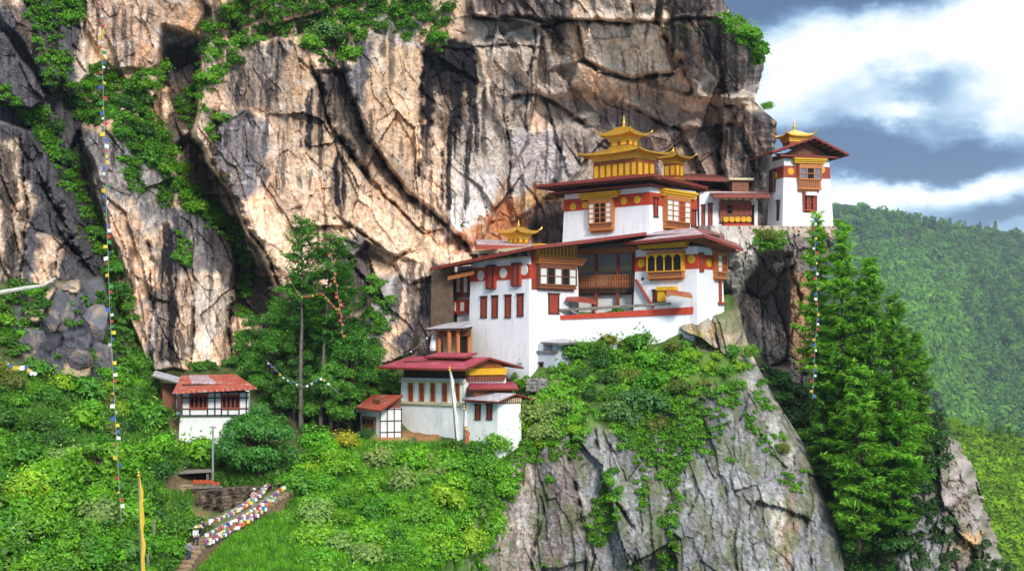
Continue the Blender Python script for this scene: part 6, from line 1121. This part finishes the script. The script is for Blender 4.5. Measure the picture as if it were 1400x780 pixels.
# pines by the stream, standing before the cliff
for i, (u, vb, vt, rr_, st, lb, lean) in enumerate([(411, 600, 297, 3.6, 0.50, 'tall slender pine with bare pale trunk and thin crown against the cliff', (0.2, 0)), (438, 600, 318, 3.9, 0.48, 'second slender pine, its crown darker and fuller with flags beside', (1.3, 0.4)), (462, 575, 338, 3.4, 0.30, 'shorter dark pine leaning towards the rock face', (0.5, 0.2))]):
    b, H = tree_at(u, vb, vt, 146 + i); conifer('pine', lb, b, H, rr_, 350 + i, (0.058, 0.193, 0.018), start=st, gapy=1.15, droop=0.06, dens=0.95, nb=5, needle=0.30, bark=BARKP, power=0.42, lean=lean)
for u, vb, vt, Y, rr_, g, lb, kw in [(396, 590, 396, 152, 3.6, (0.040, 0.120, 0.018), 'tall broadleaf tree whose crown fills the space behind the pale pine trunk', {}), (487, 585, 400, 154, 3.2, (0.036, 0.110, 0.018), 'narrow broadleaf tree against the grey rock face', {}), (372, 590, 385, 150, 3.9, (0.081, 0.254, 0.020), 'dense broadleaf tree between half timbered house and the slender pines', {}), (478, 590, 440, 147.5, 3.7, (0.077, 0.254, 0.020), 'dense broadleaf tree above the rust roofed hut', {}), (425, 590, 420, 153, 4.4, (0.045, 0.134, 0.013), 'dark broadleaf tree behind the pine trunks', {}), (350, 560, 440, 153, 2.7, (0.077, 0.234, 0.020), 'smaller broadleaf tree under the dark overhang', {}), (503, 575, 455, 151, 2.4, (0.113, 0.284, 0.022), 'young broadleaf tree against the dark wet rock', {}), (402, 585, 470, 148, 3.0, (0.062, 0.193, 0.018), 'shaded broadleaf tree at the foot of the pines', {}), (452, 592, 490, 146.2, 3.2, (0.094, 0.263, 0.020), 'leafy broadleaf tree in front of the pine trunks', {})]:
    b, H = tree_at(u, vb, vt, Y); broad('broadleaf_tree', lb, b, H, rr_, int(u * 7 + vb), g, 32, 620, 0.122, trunk=0.2, low=0.10, zc=0.52, flat=1.0, **kw)
b, H = tree_at(352, 662, 556, 136); broad('round_tree', 'round dark green tree with layered foliage beside white foundation', b, H, 4.1, 77, (0.067, 0.234, 0.033), 46, 420, 0.16, flat=1.0, low=0.1, zc=0.52)
b, H = tree_at(505, 420, 375, 158); broad('cliff_tree', 'small bright tree rooted on the grey rock face', b, H, 1.7, 78, (0.123, 0.324, 0.022), 8, 200, 0.2)
b, H = tree_at(135, 660, 595, 118); broad('slope_tree', 'rounded bright tree standing out of the slope thicket', b, H, 2.4, 79, (0.191, 0.405, 0.020), 14, 400, 0.19, low=0.15, zc=0.5)
# ------------------------------------------------------------------ far forest
def forest(name, label, D, top, u0, u1, v1, n, rr, g, per, seed, topfade=0.0):
    rng = np.random.default_rng(seed); u = rng.uniform(u0, u1, n); tp = top(u); v = tp + (v1 - tp) * rng.random(n) ** 0.85; Y = D(u, v); C_ = Pn(u, v, Y); Vs, Ts = [], []
    cl = fbm(u / 25, v / 18, 4, seed, 0.6)
    bias = 0.42 * np.exp(-((u - 1262 - 0.18 * (v - 400)) / 55) ** 2) * sstep(310, 370, v) - 0.16 * sstep(1330, 1400, u) * sstep(520, 420, v) if 'mountain' in name else 0.10 + 0.12 * fbm(u / 18, v / 14, 3, 44)  # mountain: sunlit band and cloud shadow painted into the tree tones
    con = rng.random(n) < np.where(v < tp + 14, 0.25, 0.06)
    for i in range(n):
        r = rng.uniform(*rr); h = r * (1.7 if con[i] else 1.25); d = unit(rng, per); d[:, 2] = np.abs(d[:, 2]) if not con[i] else rng.random(per) * 0.98
        if con[i]:
            k = (1 - d[:, 2]) * rng.uniform(0.55, 1, per); a = rng.uniform(0, 6.28, per); Pp = np.stack([np.cos(a) * k * r * 0.62, np.sin(a) * k * r * 0.62, d[:, 2] * h], 1); N = np.stack([np.cos(a), np.sin(a), 0.6 + 0 * a], 1)
        else: lump = rng.uniform(0.75, 1.1, per); Pp = d * lump[:, None] * np.array([r, r, h * 0.75]); N = d + unit(rng, per) * 0.4
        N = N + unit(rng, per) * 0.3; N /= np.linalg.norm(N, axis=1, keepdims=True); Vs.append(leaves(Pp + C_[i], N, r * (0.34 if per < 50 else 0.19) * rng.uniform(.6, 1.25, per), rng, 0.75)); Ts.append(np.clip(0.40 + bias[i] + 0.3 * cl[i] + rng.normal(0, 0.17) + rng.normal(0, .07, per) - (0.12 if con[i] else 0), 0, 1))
    o = link(name, quads_mesh(name, np.concatenate(Vs), FARLEAF, np.concatenate(Ts))); o.color = (*g, 1); return tag(o, label, kind='stuff')
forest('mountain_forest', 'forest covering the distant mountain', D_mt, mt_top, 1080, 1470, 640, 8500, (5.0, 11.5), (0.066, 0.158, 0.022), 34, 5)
forest('hill_forest', 'yellow green forest on the nearer hill', D_hl, hl_top, 1220, 1460, 840, 1700, (2.6, 5.0), (0.115, 0.215, 0.014), 210, 6)
# ------------------------------------------------------------------ prayer flags, banners, poles
def flag_mesh(c, seed, w, h):
    rg = random.Random(seed); m = MB(); nx, nz = 4, 3; vs = []
    for j in range(nz + 1):
        for i in range(nx + 1):
            x, z = w * i / nx, -h * j / nz; vs.append((x, 0.10 * w * math.sin(2.2 * i / nx * 2 + seed) * (0.3 + j / nz) + rg.uniform(-.01, .01), z + 0.03 * math.sin(i + seed)))
    k = nx + 1; m.add(vs, [(j * k + i, j * k + i + 1, (j + 1) * k + i + 1, (j + 1) * k + i) for j in range(nz) for i in range(nx)]); return m.mesh('flag', FLAGC[c])
FL = {c: [flag_mesh(c, s, 0.56, 0.5) for s in (1, 2, 3)] for c in FLAGC}
ORDER = ['blue', 'white', 'red', 'green', 'yellow']
FR = random.Random(5)
def flag_line(label, pts, n, size, sag=0.0, rope=0.025, group=None, cols=ORDER, vertical=False, jit=0.15, skip=0.0, yaw=None):
    """a cord carrying flags; every flag a part of the line"""
    pts = [Vector(p) for p in pts]; o0 = pts[0]; t = thing('prayer_flag_line', label, 'prayer flags', o0, 0, group); q = [p - o0 for p in pts]; fine = []
    for i in range(len(q) - 1):
        for k in range(6):
            s = k / 6; p = q[i].lerp(q[i + 1], s); fine.append(p)
    fine.append(q[-1]); L = len(fine) - 1
    if sag: fine = [p - Vector((0, 0, sag * 4 * (i / L) * (1 - i / L))) for i, p in enumerate(fine)]
    m = MB(); m.tube(fine, rope, 4); m.build('cord', ROPE, t); cum = [0]
    for i in range(L): cum.append(cum[-1] + (fine[i + 1] - fine[i]).length)
    for k in range(n):
        if FR.random() < skip: continue
        s = cum[-1] * (k + 0.5) / n; i = max(j for j in range(L) if cum[j] <= s); f = (s - cum[i]) / (cum[i + 1] - cum[i]); p = fine[i].lerp(fine[i + 1], f); d = (fine[i + 1] - fine[i]).normalized()
        c = cols[k % len(cols)] if FR.random() > 0.12 else FR.choice(cols); o = link('flag', FR.choice(FL[c]), t, p); sc = size * FR.uniform(1 - jit, 1 + jit); o.scale = (sc, sc, sc)
        if vertical: o.rotation_euler = (FR.uniform(-.3, .3), FR.uniform(-.25, .25), FR.uniform(-.7, .7) + (math.pi if FR.random() < 0.42 else 0)); o.location = p + Vector((0, 0, 0.22 * sc))
        else: o.rotation_euler = (FR.uniform(-.35, .35), FR.uniform(-.25, .25) - math.atan2(d.z, math.hypot(d.x, d.y)) * (0.6 if d.x > 0 else -0.6), (math.atan2(d.y, d.x) if yaw is None else yaw) + FR.uniform(-.4, .4))
    return t
flag_line('long string of coloured flags hanging steeply down the whole left side of the gorge', [P(u, v, Y) for u, v, Y in ((136, -60, 130), (139, 60, 127), (143, 180, 123), (146, 300, 120), (150, 420, 116), (155, 520, 113), (160, 610, 110.5), (166, 715, 108.5))], 99, 0.54, vertical=True, jit=0.3, skip=0.08)
flag_line('coloured flag string hanging down in front of the conifers under the corner tower', [P(u, v, Y) for u, v, Y in ((1113, 296, 143), (1115, 350, 142), (1118, 420, 141.5), (1114, 480, 141.2), (1111, 545, 141))], 36, 0.5, vertical=True)
flag_line('orange and red flags strung between the two slender pines', [P(u, v, Y) for u, v, Y in ((388, 368, 144.5), (410, 400, 144.2), (440, 395, 144), (468, 430, 144.2))], 22, 0.4, sag=0.4, cols=['orange', 'red', 'orange', 'yellow'], skip=0.2)
flag_line('red and orange flags hanging down beside the leaning pine', [P(u, v, Y) for u, v, Y in ((452, 345, 144.5), (460, 390, 144), (466, 430, 143.8), (469, 462, 143.6))], 22, 0.48, cols=['orange', 'red', 'orange'], vertical=True, skip=0.2)
flag_line('white and blue flags draped low across the dense trees by the stream', [P(u, v, Y) for u, v, Y in ((364, 492, 143), (388, 516, 142.8), (415, 528, 142.6), (440, 515, 142.8), (466, 540, 143))], 18, 0.4, cols=['white', 'blue', 'white', 'yellow', 'white'], skip=0.25)
flag_line('small string of white and blue flags between boulders at the edge of the thicket', [P(u, v, 133) for u, v in ((6, 492), (18, 500), (32, 500), (48, 508))], 9, 0.8, cols=['white', 'blue', 'yellow', 'white'])
flag_line('thin nearly bare cord from dark rock to the pavilion roof', [P(548, 486, 150), P(570, 470, 150.5), P(592, 451, 151)], 2, 0.3, sag=0.3, cols=['white'])
def banner(name, label, cat, u, vb, vt, Y, width, colr, lean=(0, 0), vtop=None, pole=0.09, segs=14):
    b = P(u, vb, Y); H = (P(u, vt, Y) - b).z; t = thing(name, label, cat, b); top = Vector((lean[0], lean[1], H)); m = MB(); m.tube([(0, 0, -1.0), top * 0.5, top], [pole, pole * 0.8, pole * 0.45], 8); pl = m.build('pole', GREYW, t, smooth=True)
    f = MB(); f.lathe((top.x, top.y, top.z), [(0.09, 0), (0.15, 0.12), (0.05, 0.25), (0.12, 0.36), (0.01, 0.5)], 8); f.build('finial', GOLD, pl)
    c = MB(); vs = []; n = 5; k0 = 0.06
    for j in range(segs + 1):
        s = k0 + (1 - k0) * j / segs; p = top * s; w_ = width * (0.75 + 0.35 * math.sin(j * 1.7) * 0.5) * (0.55 + 0.45 * math.sin(math.pi * min(1, s * 1.02)) ** 0.5)
        for i in range(n): vs.append((p.x + 0.05 + w_ * i / (n - 1), p.y - 0.06 - 0.24 * width * math.sin(i * 1.9 + j * 0.9), p.z))
    c.add(vs, [(j * n + i, j * n + i + 1, (j + 1) * n + i + 1, (j + 1) * n + i) for j in range(segs) for i in range(n - 1)]); c.build('cloth', FLAGC[colr], t, smooth=True); return t
banner('prayer_banner', 'tall yellow banner on a pole standing in the slope thicket', 'banner', 194, 800, 652, 106, 0.38, 'yellow', (-0.25, 0))
banner('prayer_banner', 'tall white banner on a pole on the lawn before the crimson roofed house', 'banner', 625, 608, 507, 138, 0.40, 'white', (-0.75, 0))
banner('prayer_banner', 'short white and narrow banner beside the tall white one on the lawn', 'banner', 634, 608, 560, 137.5, 0.32, 'white', (0.05, 0))
banner('prayer_banner', 'little orange banner at the foot of the white lawn banners', 'banner', 636, 606, 588, 137.2, 0.5, 'orange', (0.05, 0), segs=6)
b = P(291, 668, 132.8); H = (P(291, 582, 132.8) - b).z; t = thing('utility_pole', 'thin grey utility pole in front of the white foundation', 'pole', b); m = MB(); m.tube([(0, 0, -0.8), (0, 0, H)], [0.12, 0.09], 8); m.build('pole', STEEL, t)
m = MB(); m.box(-0.32, 0.32, -0.06, 0.06, H - 0.18, H - 0.08); m.build('cross_arm', GREYW, t)
for x in (-0.26, 0.26): m = MB(); m.lathe((x, 0, H - 0.08), [(0.06, 0), (0.08, 0.06), (0.05, 0.14), (0.02, 0.2)], 8); m.build('insulator', WHITE, t)
for u, v, lb in ((211, 742, 'short pale post among bushes near the wooden steps'), (203, 790, 'pale stump of a post beside the yellow banner')):
    p = wp(D_hill, u - 1, v); t = link('wooden_post', None and 0 or tapered([(0, 0, -0.5), (0.02, 0, 1.0), (0.0, 0, 1.9)], 0.13, 0.10).mesh('wooden_post', GREYW), None, p); tag(t, lb, 'post')
# ------------------------------------------------------------------ stone wall, path, woodshed
def DH(u, v): return float(D_hill(np.array([float(u)]), np.array([float(v)]))[0])
def stone_wall(name, label, top, bot, th, seed, mat_=None):
    """rubble wall: courses of uneven stones along a line; top and bot are lists of world points"""
    rg = random.Random(seed); o0 = bot[0]; t = thing(name, label, 'wall', o0); m = MB(); core = MB(); n = len(top)
    for i in range(n - 1):
        a, b_, c, d = [p - o0 for p in (bot[i], bot[i + 1], top[i + 1], top[i])]; y = Vector((0, th, 0)); core.hexa([a + y * .04, b_ + y * .04, b_ + y, a + y], [d + y * .04, c + y * .04, c + y, d + y])
        L = (b_ - a).length; H = (d - a).length; nr = max(2, int(H / 0.32))
        for r in range(nr):
            x = rg.uniform(-.2, .1)
            while x < L:
                w_ = rg.uniform(0.18, 0.9); s0, s1 = max(0, x) / L, min(L, x + w_ - 0.03) / L; x += w_
                if s1 <= s0: continue
                jt = rg.uniform(-.28, .28); f0, f1 = max(0, (r + 0.04 + jt) / nr), (r + 0.94 + rg.uniform(-.3, .2)) / nr; e = Vector((0, -rg.uniform(0.0, 0.10), 0)); g = lambda s, f: (a.lerp(b_, s)).lerp(d.lerp(c, s), f)
                m.hexa([g(s0, f0) + e, g(s1, f0) + e * .7, g(s1, f0) + y * .3, g(s0, f0) + y * .3], [g(s0, f1) + e * .8, g(s1, f1) + e, g(s1, f1) + y * .3, g(s0, f1) + y * .3])
    core.build('wall_core', simple('wall_mortar', (0.13, 0.085, 0.06), 0.95, var=0.6), t); m.build('stone_courses', mat_ or STONE, t); return t
us = [268, 290, 310, 330, 350, 370, 390]; vt_ = [672, 669, 667, 666, 666, 663, 655]; vb_ = [712, 710, 706, 702, 697, 690, 680]
stone_wall('retaining_wall', 'old brown stone retaining wall above the path with coloured flags', [P(u, v, 128.4 + (u - 268) * 0.03) for u, v in zip(us, vt_)], [P(u, v + 4, 128.0 + (u - 268) * 0.03) for u, v in zip(us, vb_)], 1.2, 3)
stone_wall('ruined_wall', 'ruined grey stone wall on the mossy edge beside the white annex', [P(719, 517, 143.5), P(735, 515, 144), P(748, 517, 144.6)], [P(719, 535, 143.3), P(735, 535, 143.8), P(748, 535, 144.4)], 0.9, 4, simple('grey_rubble', (0.34, 0.32, 0.30), 0.95, var=0.9, scale=2))
stone_wall('garden_wall', 'low stone wall beneath the bare pine trunks', [P(396, 600, 144.5), P(425, 601, 144), P(450, 602, 143.6)], [P(396, 612, 144.3), P(425, 612, 143.8), P(450, 612, 143.4)], 0.7, 6)
# path with timber edged steps, climbing to the right
PATH = [(236, 800), (250, 772), (266, 748), (290, 733), (320, 716), (350, 698), (372, 682), (392, 672)]
def path_pt(s):
    k = s * (len(PATH) - 1); i = min(int(k), len(PATH) - 2); f = k - i; u = PATH[i][0] * (1 - f) + PATH[i + 1][0] * f; v = PATH[i][1] * (1 - f) + PATH[i + 1][1] * f; return P(u, v, 113 + 16.5 * s)
pb = MB(); N_ = 40; L_, R_ = [], []
for k in range(N_ + 1):
    p = path_pt(k / N_); L_.append(p + Vector((-0.7, 0.7, 0.0))); R_.append(p + Vector((0.7, -0.5, 0.0)))
for k in range(N_): pb.hexa([L_[k] - Vector((0, 0, 1.5)), R_[k] - Vector((0, 0, 1.5)), R_[k + 1] - Vector((0, 0, 1.5)), L_[k + 1] - Vector((0, 0, 1.5))], [L_[k], R_[k], R_[k + 1], L_[k + 1]])
tag(pb.build('path', simple('trodden_earth', (0.30, 0.19, 0.11), 0.95, var=0.6, bump=0.6)), kind='structure')
for k in range(26):
    s = (k + 0.5) / 26; p = path_pt(s); m = MB(); m.box(-0.95, 0.95, -0.14, 0.14, -0.15, 0.12); o = m.build('timber_step', simple('step_timber', (0.40, 0.28, 0.17), 0.9, var=0.5) if k == 0 else bpy.data.materials['step_timber'], None, bevel=0.03); o.location = p; o.rotation_euler = (0.0, 0.0, -0.5 + 0.1 * math.sin(k))
    tag(o, 'worn timber step on the path climbing past the stone wall', 'step', 'steps of the path')
# woodshed
t = thing('woodshed', 'dark open woodshed with sagging plank roof above the stone wall', 'shed', P(226, 672, 132.5)); C0 = t.location
W_ = lambda u, v, Y: P(u, v, Y) - C0
m = MB(); m.slab([W_(223, 647, 131.8), W_(291, 643, 131.5), W_(286, 640.5, 134.5), W_(226, 643, 134.5)], 0.14); m.build('roof', [GREYW, DARKW, GREYW], t)
for u in (230, 240, 284): m = MB(); p = W_(u, 672, 132); m.box(p.x - .11, p.x + .11, p.y - .11, p.y + .11, -0.8, W_(u, 646, 132).z); m.build('post', GREYW, t)
m = MB(); m.hexa([W_(226, 674, 134.2), W_(288, 672, 134), W_(288, 672, 134.3), W_(226, 674, 134.5)], [W_(226, 645, 134.2), W_(288, 643, 134), W_(288, 643, 134.3), W_(226, 645, 134.5)]); m.build('back_wall', DARK, t)
for k in range(7):
    m = MB(); p = P(246 + 6 * k, 667 - (k % 2) * 3.2, 131.3); m.tube([(-0.9, 0, 0), (0.9, 0.1, 0.02)], 0.12, 7); o = m.build('cut_log', simple('split_wood', (0.42, 0.30, 0.20), 0.9, var=0.6) if k == 0 else bpy.data.materials['split_wood']); o.location = p; tag(o, 'pale cut log lying in front of the dark woodshed', 'log', 'logs by the woodshed')
for k in range(9):
    p = P(266 + 4.0 * k, 660.5 + (2.6 if k > 6 else 0) + (k % 2) * .5, 130.8); m = MB(); m.lathe((0, 0, 0), [(0.11, 0), (0.16, 0.05), (0.15, 0.28), (0.18, 0.34), (0.13, 0.35)], 10); o = m.build('flower_pot', simple('terracotta', (0.50, 0.10, 0.03), 0.8, var=0.3) if k == 0 else bpy.data.materials['terracotta']); o.location = p; tag(o, 'orange pot in the row in front of the woodshed', 'pot', 'orange pots by the woodshed')
m = MB(); m.hexa([P(262, 668, 130.4), P(304, 666, 130.2), P(304, 666, 131.2), P(262, 668, 131.4)], [P(262, 664.5, 130.4), P(304, 663.5, 130.2), P(304, 663.5, 131.2), P(262, 664.5, 131.4)]); tag(m.build('plank_bench', GREYW), 'grey plank bench carrying the orange pots', 'bench')
# flags massed along the railing of the steps
def rail(ds, dz, s0, s1, n=9): return [path_pt(s0 + (s1 - s0) * k / (n - 1)) + Vector((ds[0], ds[1], dz)) for k in range(n)]
t = thing('handrail', 'wooden handrail of the steps, almost buried under coloured flags', 'railing', path_pt(0.3)); o0 = t.location
m = MB(); m.tube([p - o0 for p in rail((0.75, -0.55), 1.0, 0.28, 0.92)], 0.05, 6); m.build('rail', GREYW, t)
for k in range(9): p = path_pt(0.28 + 0.64 * k / 8) + Vector((0.75, -0.55, 0)) - o0; m = MB(); m.tube([p - Vector((0, 0, .6)), p + Vector((0, 0, 1.05))], 0.06, 6); m.build('post', GREYW, t)
MIXC = ['white', 'red', 'blue', 'yellow', 'white', 'green', 'white', 'red', 'blue', 'orange']
for i, (ds, dz, s0, s1, sag, lb) in enumerate([((0.78, -0.65), 1.15, 0.30, 0.90, 0.25, 'uppermost row of coloured flags along the handrail'), ((0.85, -0.75), 0.75, 0.28, 0.80, 0.2, 'middle row of coloured flags along the handrail'), ((0.9, -0.9), 0.40, 0.30, 0.72, 0.15, 'lowest row of coloured flags along the handrail'), ((-0.6, 0.6), 1.45, 0.34, 0.86, 0.4, 'row of coloured flags on the wall side of the path'), ((0.2, -0.1), 1.8, 0.38, 0.80, 0.5, 'flags strung above the middle of the path')]):
    flag_line(lb, rail(ds, dz, s0, s1), 46, 0.48, sag, group=None, cols=MIXC[i:] + MIXC[:i], yaw=0.2, jit=0.3)
# fallen branch and boulders
t = tapered([P(-30, 402, 135) - P(-30, 402, 135), P(0, 400, 135) - P(-30, 402, 135), P(40, 393, 136) - P(-30, 402, 135), P(60, 390, 136.4) - P(-30, 402, 135), P(76, 380, 137) - P(-30, 402, 135)], 0.30, 0.10).build('fallen_branch', simple('bleached_wood', (0.55, 0.52, 0.47), 0.9, var=0.4), None, True); t.location = P(-30, 402, 135); tag(t, 'bleached fallen branch lying over the boulders', 'branch')
def boulder(u, v, dY, r, seed, lb, sx=1.0, sz=1.0):
    import bmesh
    bm = bmesh.new(); bmesh.ops.create_icosphere(bm, subdivisions=5, radius=1.0); co = np.array([x.co[:] for x in bm.verts]); a = np.arctan2(co[:, 1], co[:, 0]); 
    rg = np.random.default_rng(seed); nn = unit(rng=rg, n=16); hh = rg.uniform(0.72, 1.05, 16); dt = co @ nn.T; k = np.where(dt > 0.15, hh / np.maximum(dt, 0.15), 9).min(1).clip(0.5, 1.25); r3 = rg.random(16)[np.where(dt > 0.15, hh / np.maximum(dt, 0.15), 9).argmin(1)]
    k = k * (1 + 0.05 * fbm(co[:, 0] * 4 + seed, co[:, 2] * 4 + co[:, 1] * 2, 4, seed))
    for i, x in enumerate(bm.verts): x.co = x.co * float(k[i])
    me = bpy.data.meshes.new('boulder'); bm.to_mesh(me); bm.free(); n = len(me.vertices); at = me.attributes.new('Col', 'FLOAT_COLOR', 'POINT'); c = np.ones((n, 4), np.float32); c[:, :3] = np.array((0.085, 0.082, 0.092)) * (0.8 + 0.5 * r3[:, None]); c[:, :3] += np.clip(fbm(co[:, 0] * 3, co[:, 2] * 1.2, 3, seed), 0, 1)[:, None] * np.array((.16, .10, .04)); at.data.foreach_set('color', c.ravel()); me.materials.append(ROCK)
    p = wp(D_hill, u, v); o = link('boulder', me, None, p + Vector((0, dY, 0))); r *= 0.8; o.scale = (r * sx, r * 0.9, r * sz); o.rotation_euler = (0, 0.3 * math.sin(seed), seed * 1.3); tag(o, lb, 'boulder')
for a in [(88, 425, 1.0, 2.5, 1, 'large dark grey boulder crowning the outcrop', 1.2, 1.1), (122, 440, 0.6, 2.2, 2, 'grey boulder leaning towards the long flag string', 0.9, 1.3), (38, 470, 0.5, 1.9, 3, 'tan streaked boulder below the bleached branch', 1.0, 1.2), (100, 495, 0.4, 1.8, 4, 'pale grey boulder at the foot of the outcrop', 1.5, 0.9), (60, 440, 0.8, 1.6, 5, 'small square boulder in the middle of the outcrop', 1, 1), (135, 490, 0.4, 1.5, 6, 'upright grey boulder beside the fern slope', 0.9, 1.4), (272, 612, 0.2, 0.9, 7, 'pinkish boulder beside the white foundation', 1.0, 1.2), (80, 652, 0.0, 0.6, 8, 'small pale rock poking out of the slope thicket', 1, 1), (700, 780, 0, 0.5, 9, 'small pale rock low on the mound', 1, 1)][:8]: boulder(*a)
# ------------------------------------------------------------------ people on the steps
SKIN = simple('skin', (0.42, 0.25, 0.17), 0.6, var=0.1)
def chain(name, joints, edges, mt, parent, sub=2):
    me = bpy.data.meshes.new(name); me.from_pydata([j[:3] for j in joints], edges, []); me.materials.append(mt); o = link(name, me, parent); s = o.modifiers.new('skin', 'SKIN'); s.use_smooth_shade = True
    for i, j in enumerate(joints): me.skin_vertices[0].data[i].radius = (j[3], j[3] * (j[4] if len(j) > 4 else 1))
    me.skin_vertices[0].data[0].use_root = True; b_ = o.modifiers.new('smooth', 'SUBSURF'); b_.levels = sub; b_.render_levels = sub; return o
def person(label, loc, yaw, top, trousers, hat, hair, stride=0.22, arm=0.15):
    t = thing('person', label, 'person', loc, yaw); s = stride; a = arm
    J = [(0, 0, 0.95, .13, .8), (0, 0.01, 1.18, .12, .75), (0, 0.0, 1.38, .13, .7), (0, 0, 1.50, .06), (0, -0.02, 1.60, .085), (0, -0.03, 1.70, .085), (.19, 0, 1.40, .06), (.26, a, 1.15, .045), (.27, a - .16, 0.93, .035), (.27, a - .20, .84, .032), (-.19, 0, 1.40, .06), (-.26, -a, 1.15, .045), (-.27, -a - .16, 0.95, .035), (-.27, -a - .2, .86, .032),
         (.10, 0, .88, .09), (.11, -s, .50, .065), (.11, -s + .12, .08, .05), (.11, -s - .06, .05, .045), (-.10, 0, .88, .09), (-.11, s * .6, .50, .065), (-.11, s + .12, .10, .05), (-.11, s - .04, .05, .045)]
    E = [(0, 1), (1, 2), (2, 3), (3, 4), (4, 5), (2, 6), (6, 7), (7, 8), (8, 9), (2, 10), (10, 11), (11, 12), (12, 13), (0, 14), (14, 15), (15, 16), (16, 17), (0, 18), (18, 19), (19, 20), (20, 21)]
    chain('body', J, E, SKIN, t)
    U = [(0, 0, 0.93, .155, .85), (0, 0.01, 1.18, .145, .8), (0, 0, 1.40, .15, .75), (.20, 0, 1.41, .075), (.265, a, 1.15, .062), (.275, a - .15, .97, .052), (-.20, 0, 1.41, .075), (-.265, -a, 1.15, .062), (-.275, -a - .15, .99, .052)]
    chain('jacket', U, [(0, 1), (1, 2), (2, 3), (3, 4), (4, 5), (2, 6), (6, 7), (7, 8)], top, t)
    Q = [(0, 0, 0.96, .15, .85), (.10, 0, .86, .105), (.11, -s, .50, .082), (.11, -s + .11, .14, .068), (-.10, 0, .86, .105), (-.11, s * .6, .50, .082), (-.11, s + .11, .16, .068)]
    chain('trousers', Q, [(0, 1), (1, 2), (2, 3), (0, 4), (4, 5), (5, 6)], trousers, t)
    m = MB()
    if hat: m.lathe((0, -0.03, 1.70), [(.20, 0.0), (.20, .015), (.115, .03), (.11, .10), (.07, .14), (.01, .15)], 14); m.build('hat', hat, t, True)
    m = MB(); m.lathe((0, 0.0, 1.58), [(.06, 0), (.10, .05), (.115, .12), (.10, .19), (.05, .225), (.01, .23)], 12); m.build('hair', hair, t, True)
    f = MB(); f.lathe((0, -0.115, 1.635), [(.012, 0), (.018, .015), (.008, .045)], 6); f.build('nose', SKIN, t, True)
    for x in (-.035, .035): f = MB(); f.lathe((x, -0.108, 1.675), [(.004, 0), (.011, .008), (.004, .018)], 6); f.build('eye', DARK, t)
    return t
HAIR = simple('black_hair', (0.015, 0.012, 0.012), 0.5)
for u, s, off, yaw, tp, tr, ht, lb in [(0, 0.285, (0.1, 0), 0.6, 'white', 'dark', 'white', 'person in white jacket and white hat climbing the steps'), (0, 0.385, (-0.5, 0.5), 2.2, 'blue', 'dark', None, 'person in dark blue jacket beside the flag rows'), (0, 0.735, (-0.5, 0.5), 2.4, 'pink', 'white', 'white', 'person in pale pink jacket near the top of the steps'), (0, 0.17, (0.3, 0.1), 2.4, 'violet', 'blue', None, 'person in violet jacket at the bottom of the timber steps')]:
    mm = {'white': FLAGC['white'], 'blue': simple('navy_cloth', (0.03, 0.04, 0.10), 0.8), 'dark': simple('dark_cloth', (0.03, 0.03, 0.04), 0.8), 'pink': simple('pink_cloth', (0.70, 0.42, 0.42), 0.8), 'violet': simple('violet_cloth', (0.30, 0.26, 0.48), 0.8)}
    p = path_pt(s) + Vector((off[0], off[1], 0.02)); person(lb, p, yaw, mm[tp], mm[tr], FLAGC['white'] if ht else None, HAIR)
# ------------------------------------------------------------------ air
hz = MB(); hz.box(-9000, 9000, -400, 13000, -500, 420); hm = bpy.data.materials.new('haze_air'); hm.use_nodes = True; t = NT(hm.node_tree); t.n.clear(); pv = t.new('ShaderNodeVolumePrincipled'); pv.inputs['Color'].default_value = (0.72, 0.84, 1.0, 1); pv.inputs['Density'].default_value = HAZE; pv.inputs['Anisotropy'].default_value = 0.2
om = t.new('ShaderNodeOutputMaterial'); t.link(pv.outputs[0], om.inputs['Volume']); hm.cycles.homogeneous_volume = True if hasattr(hm.cycles, 'homogeneous_volume') else True
tag(hz.build('haze', hm), kind='stuff')
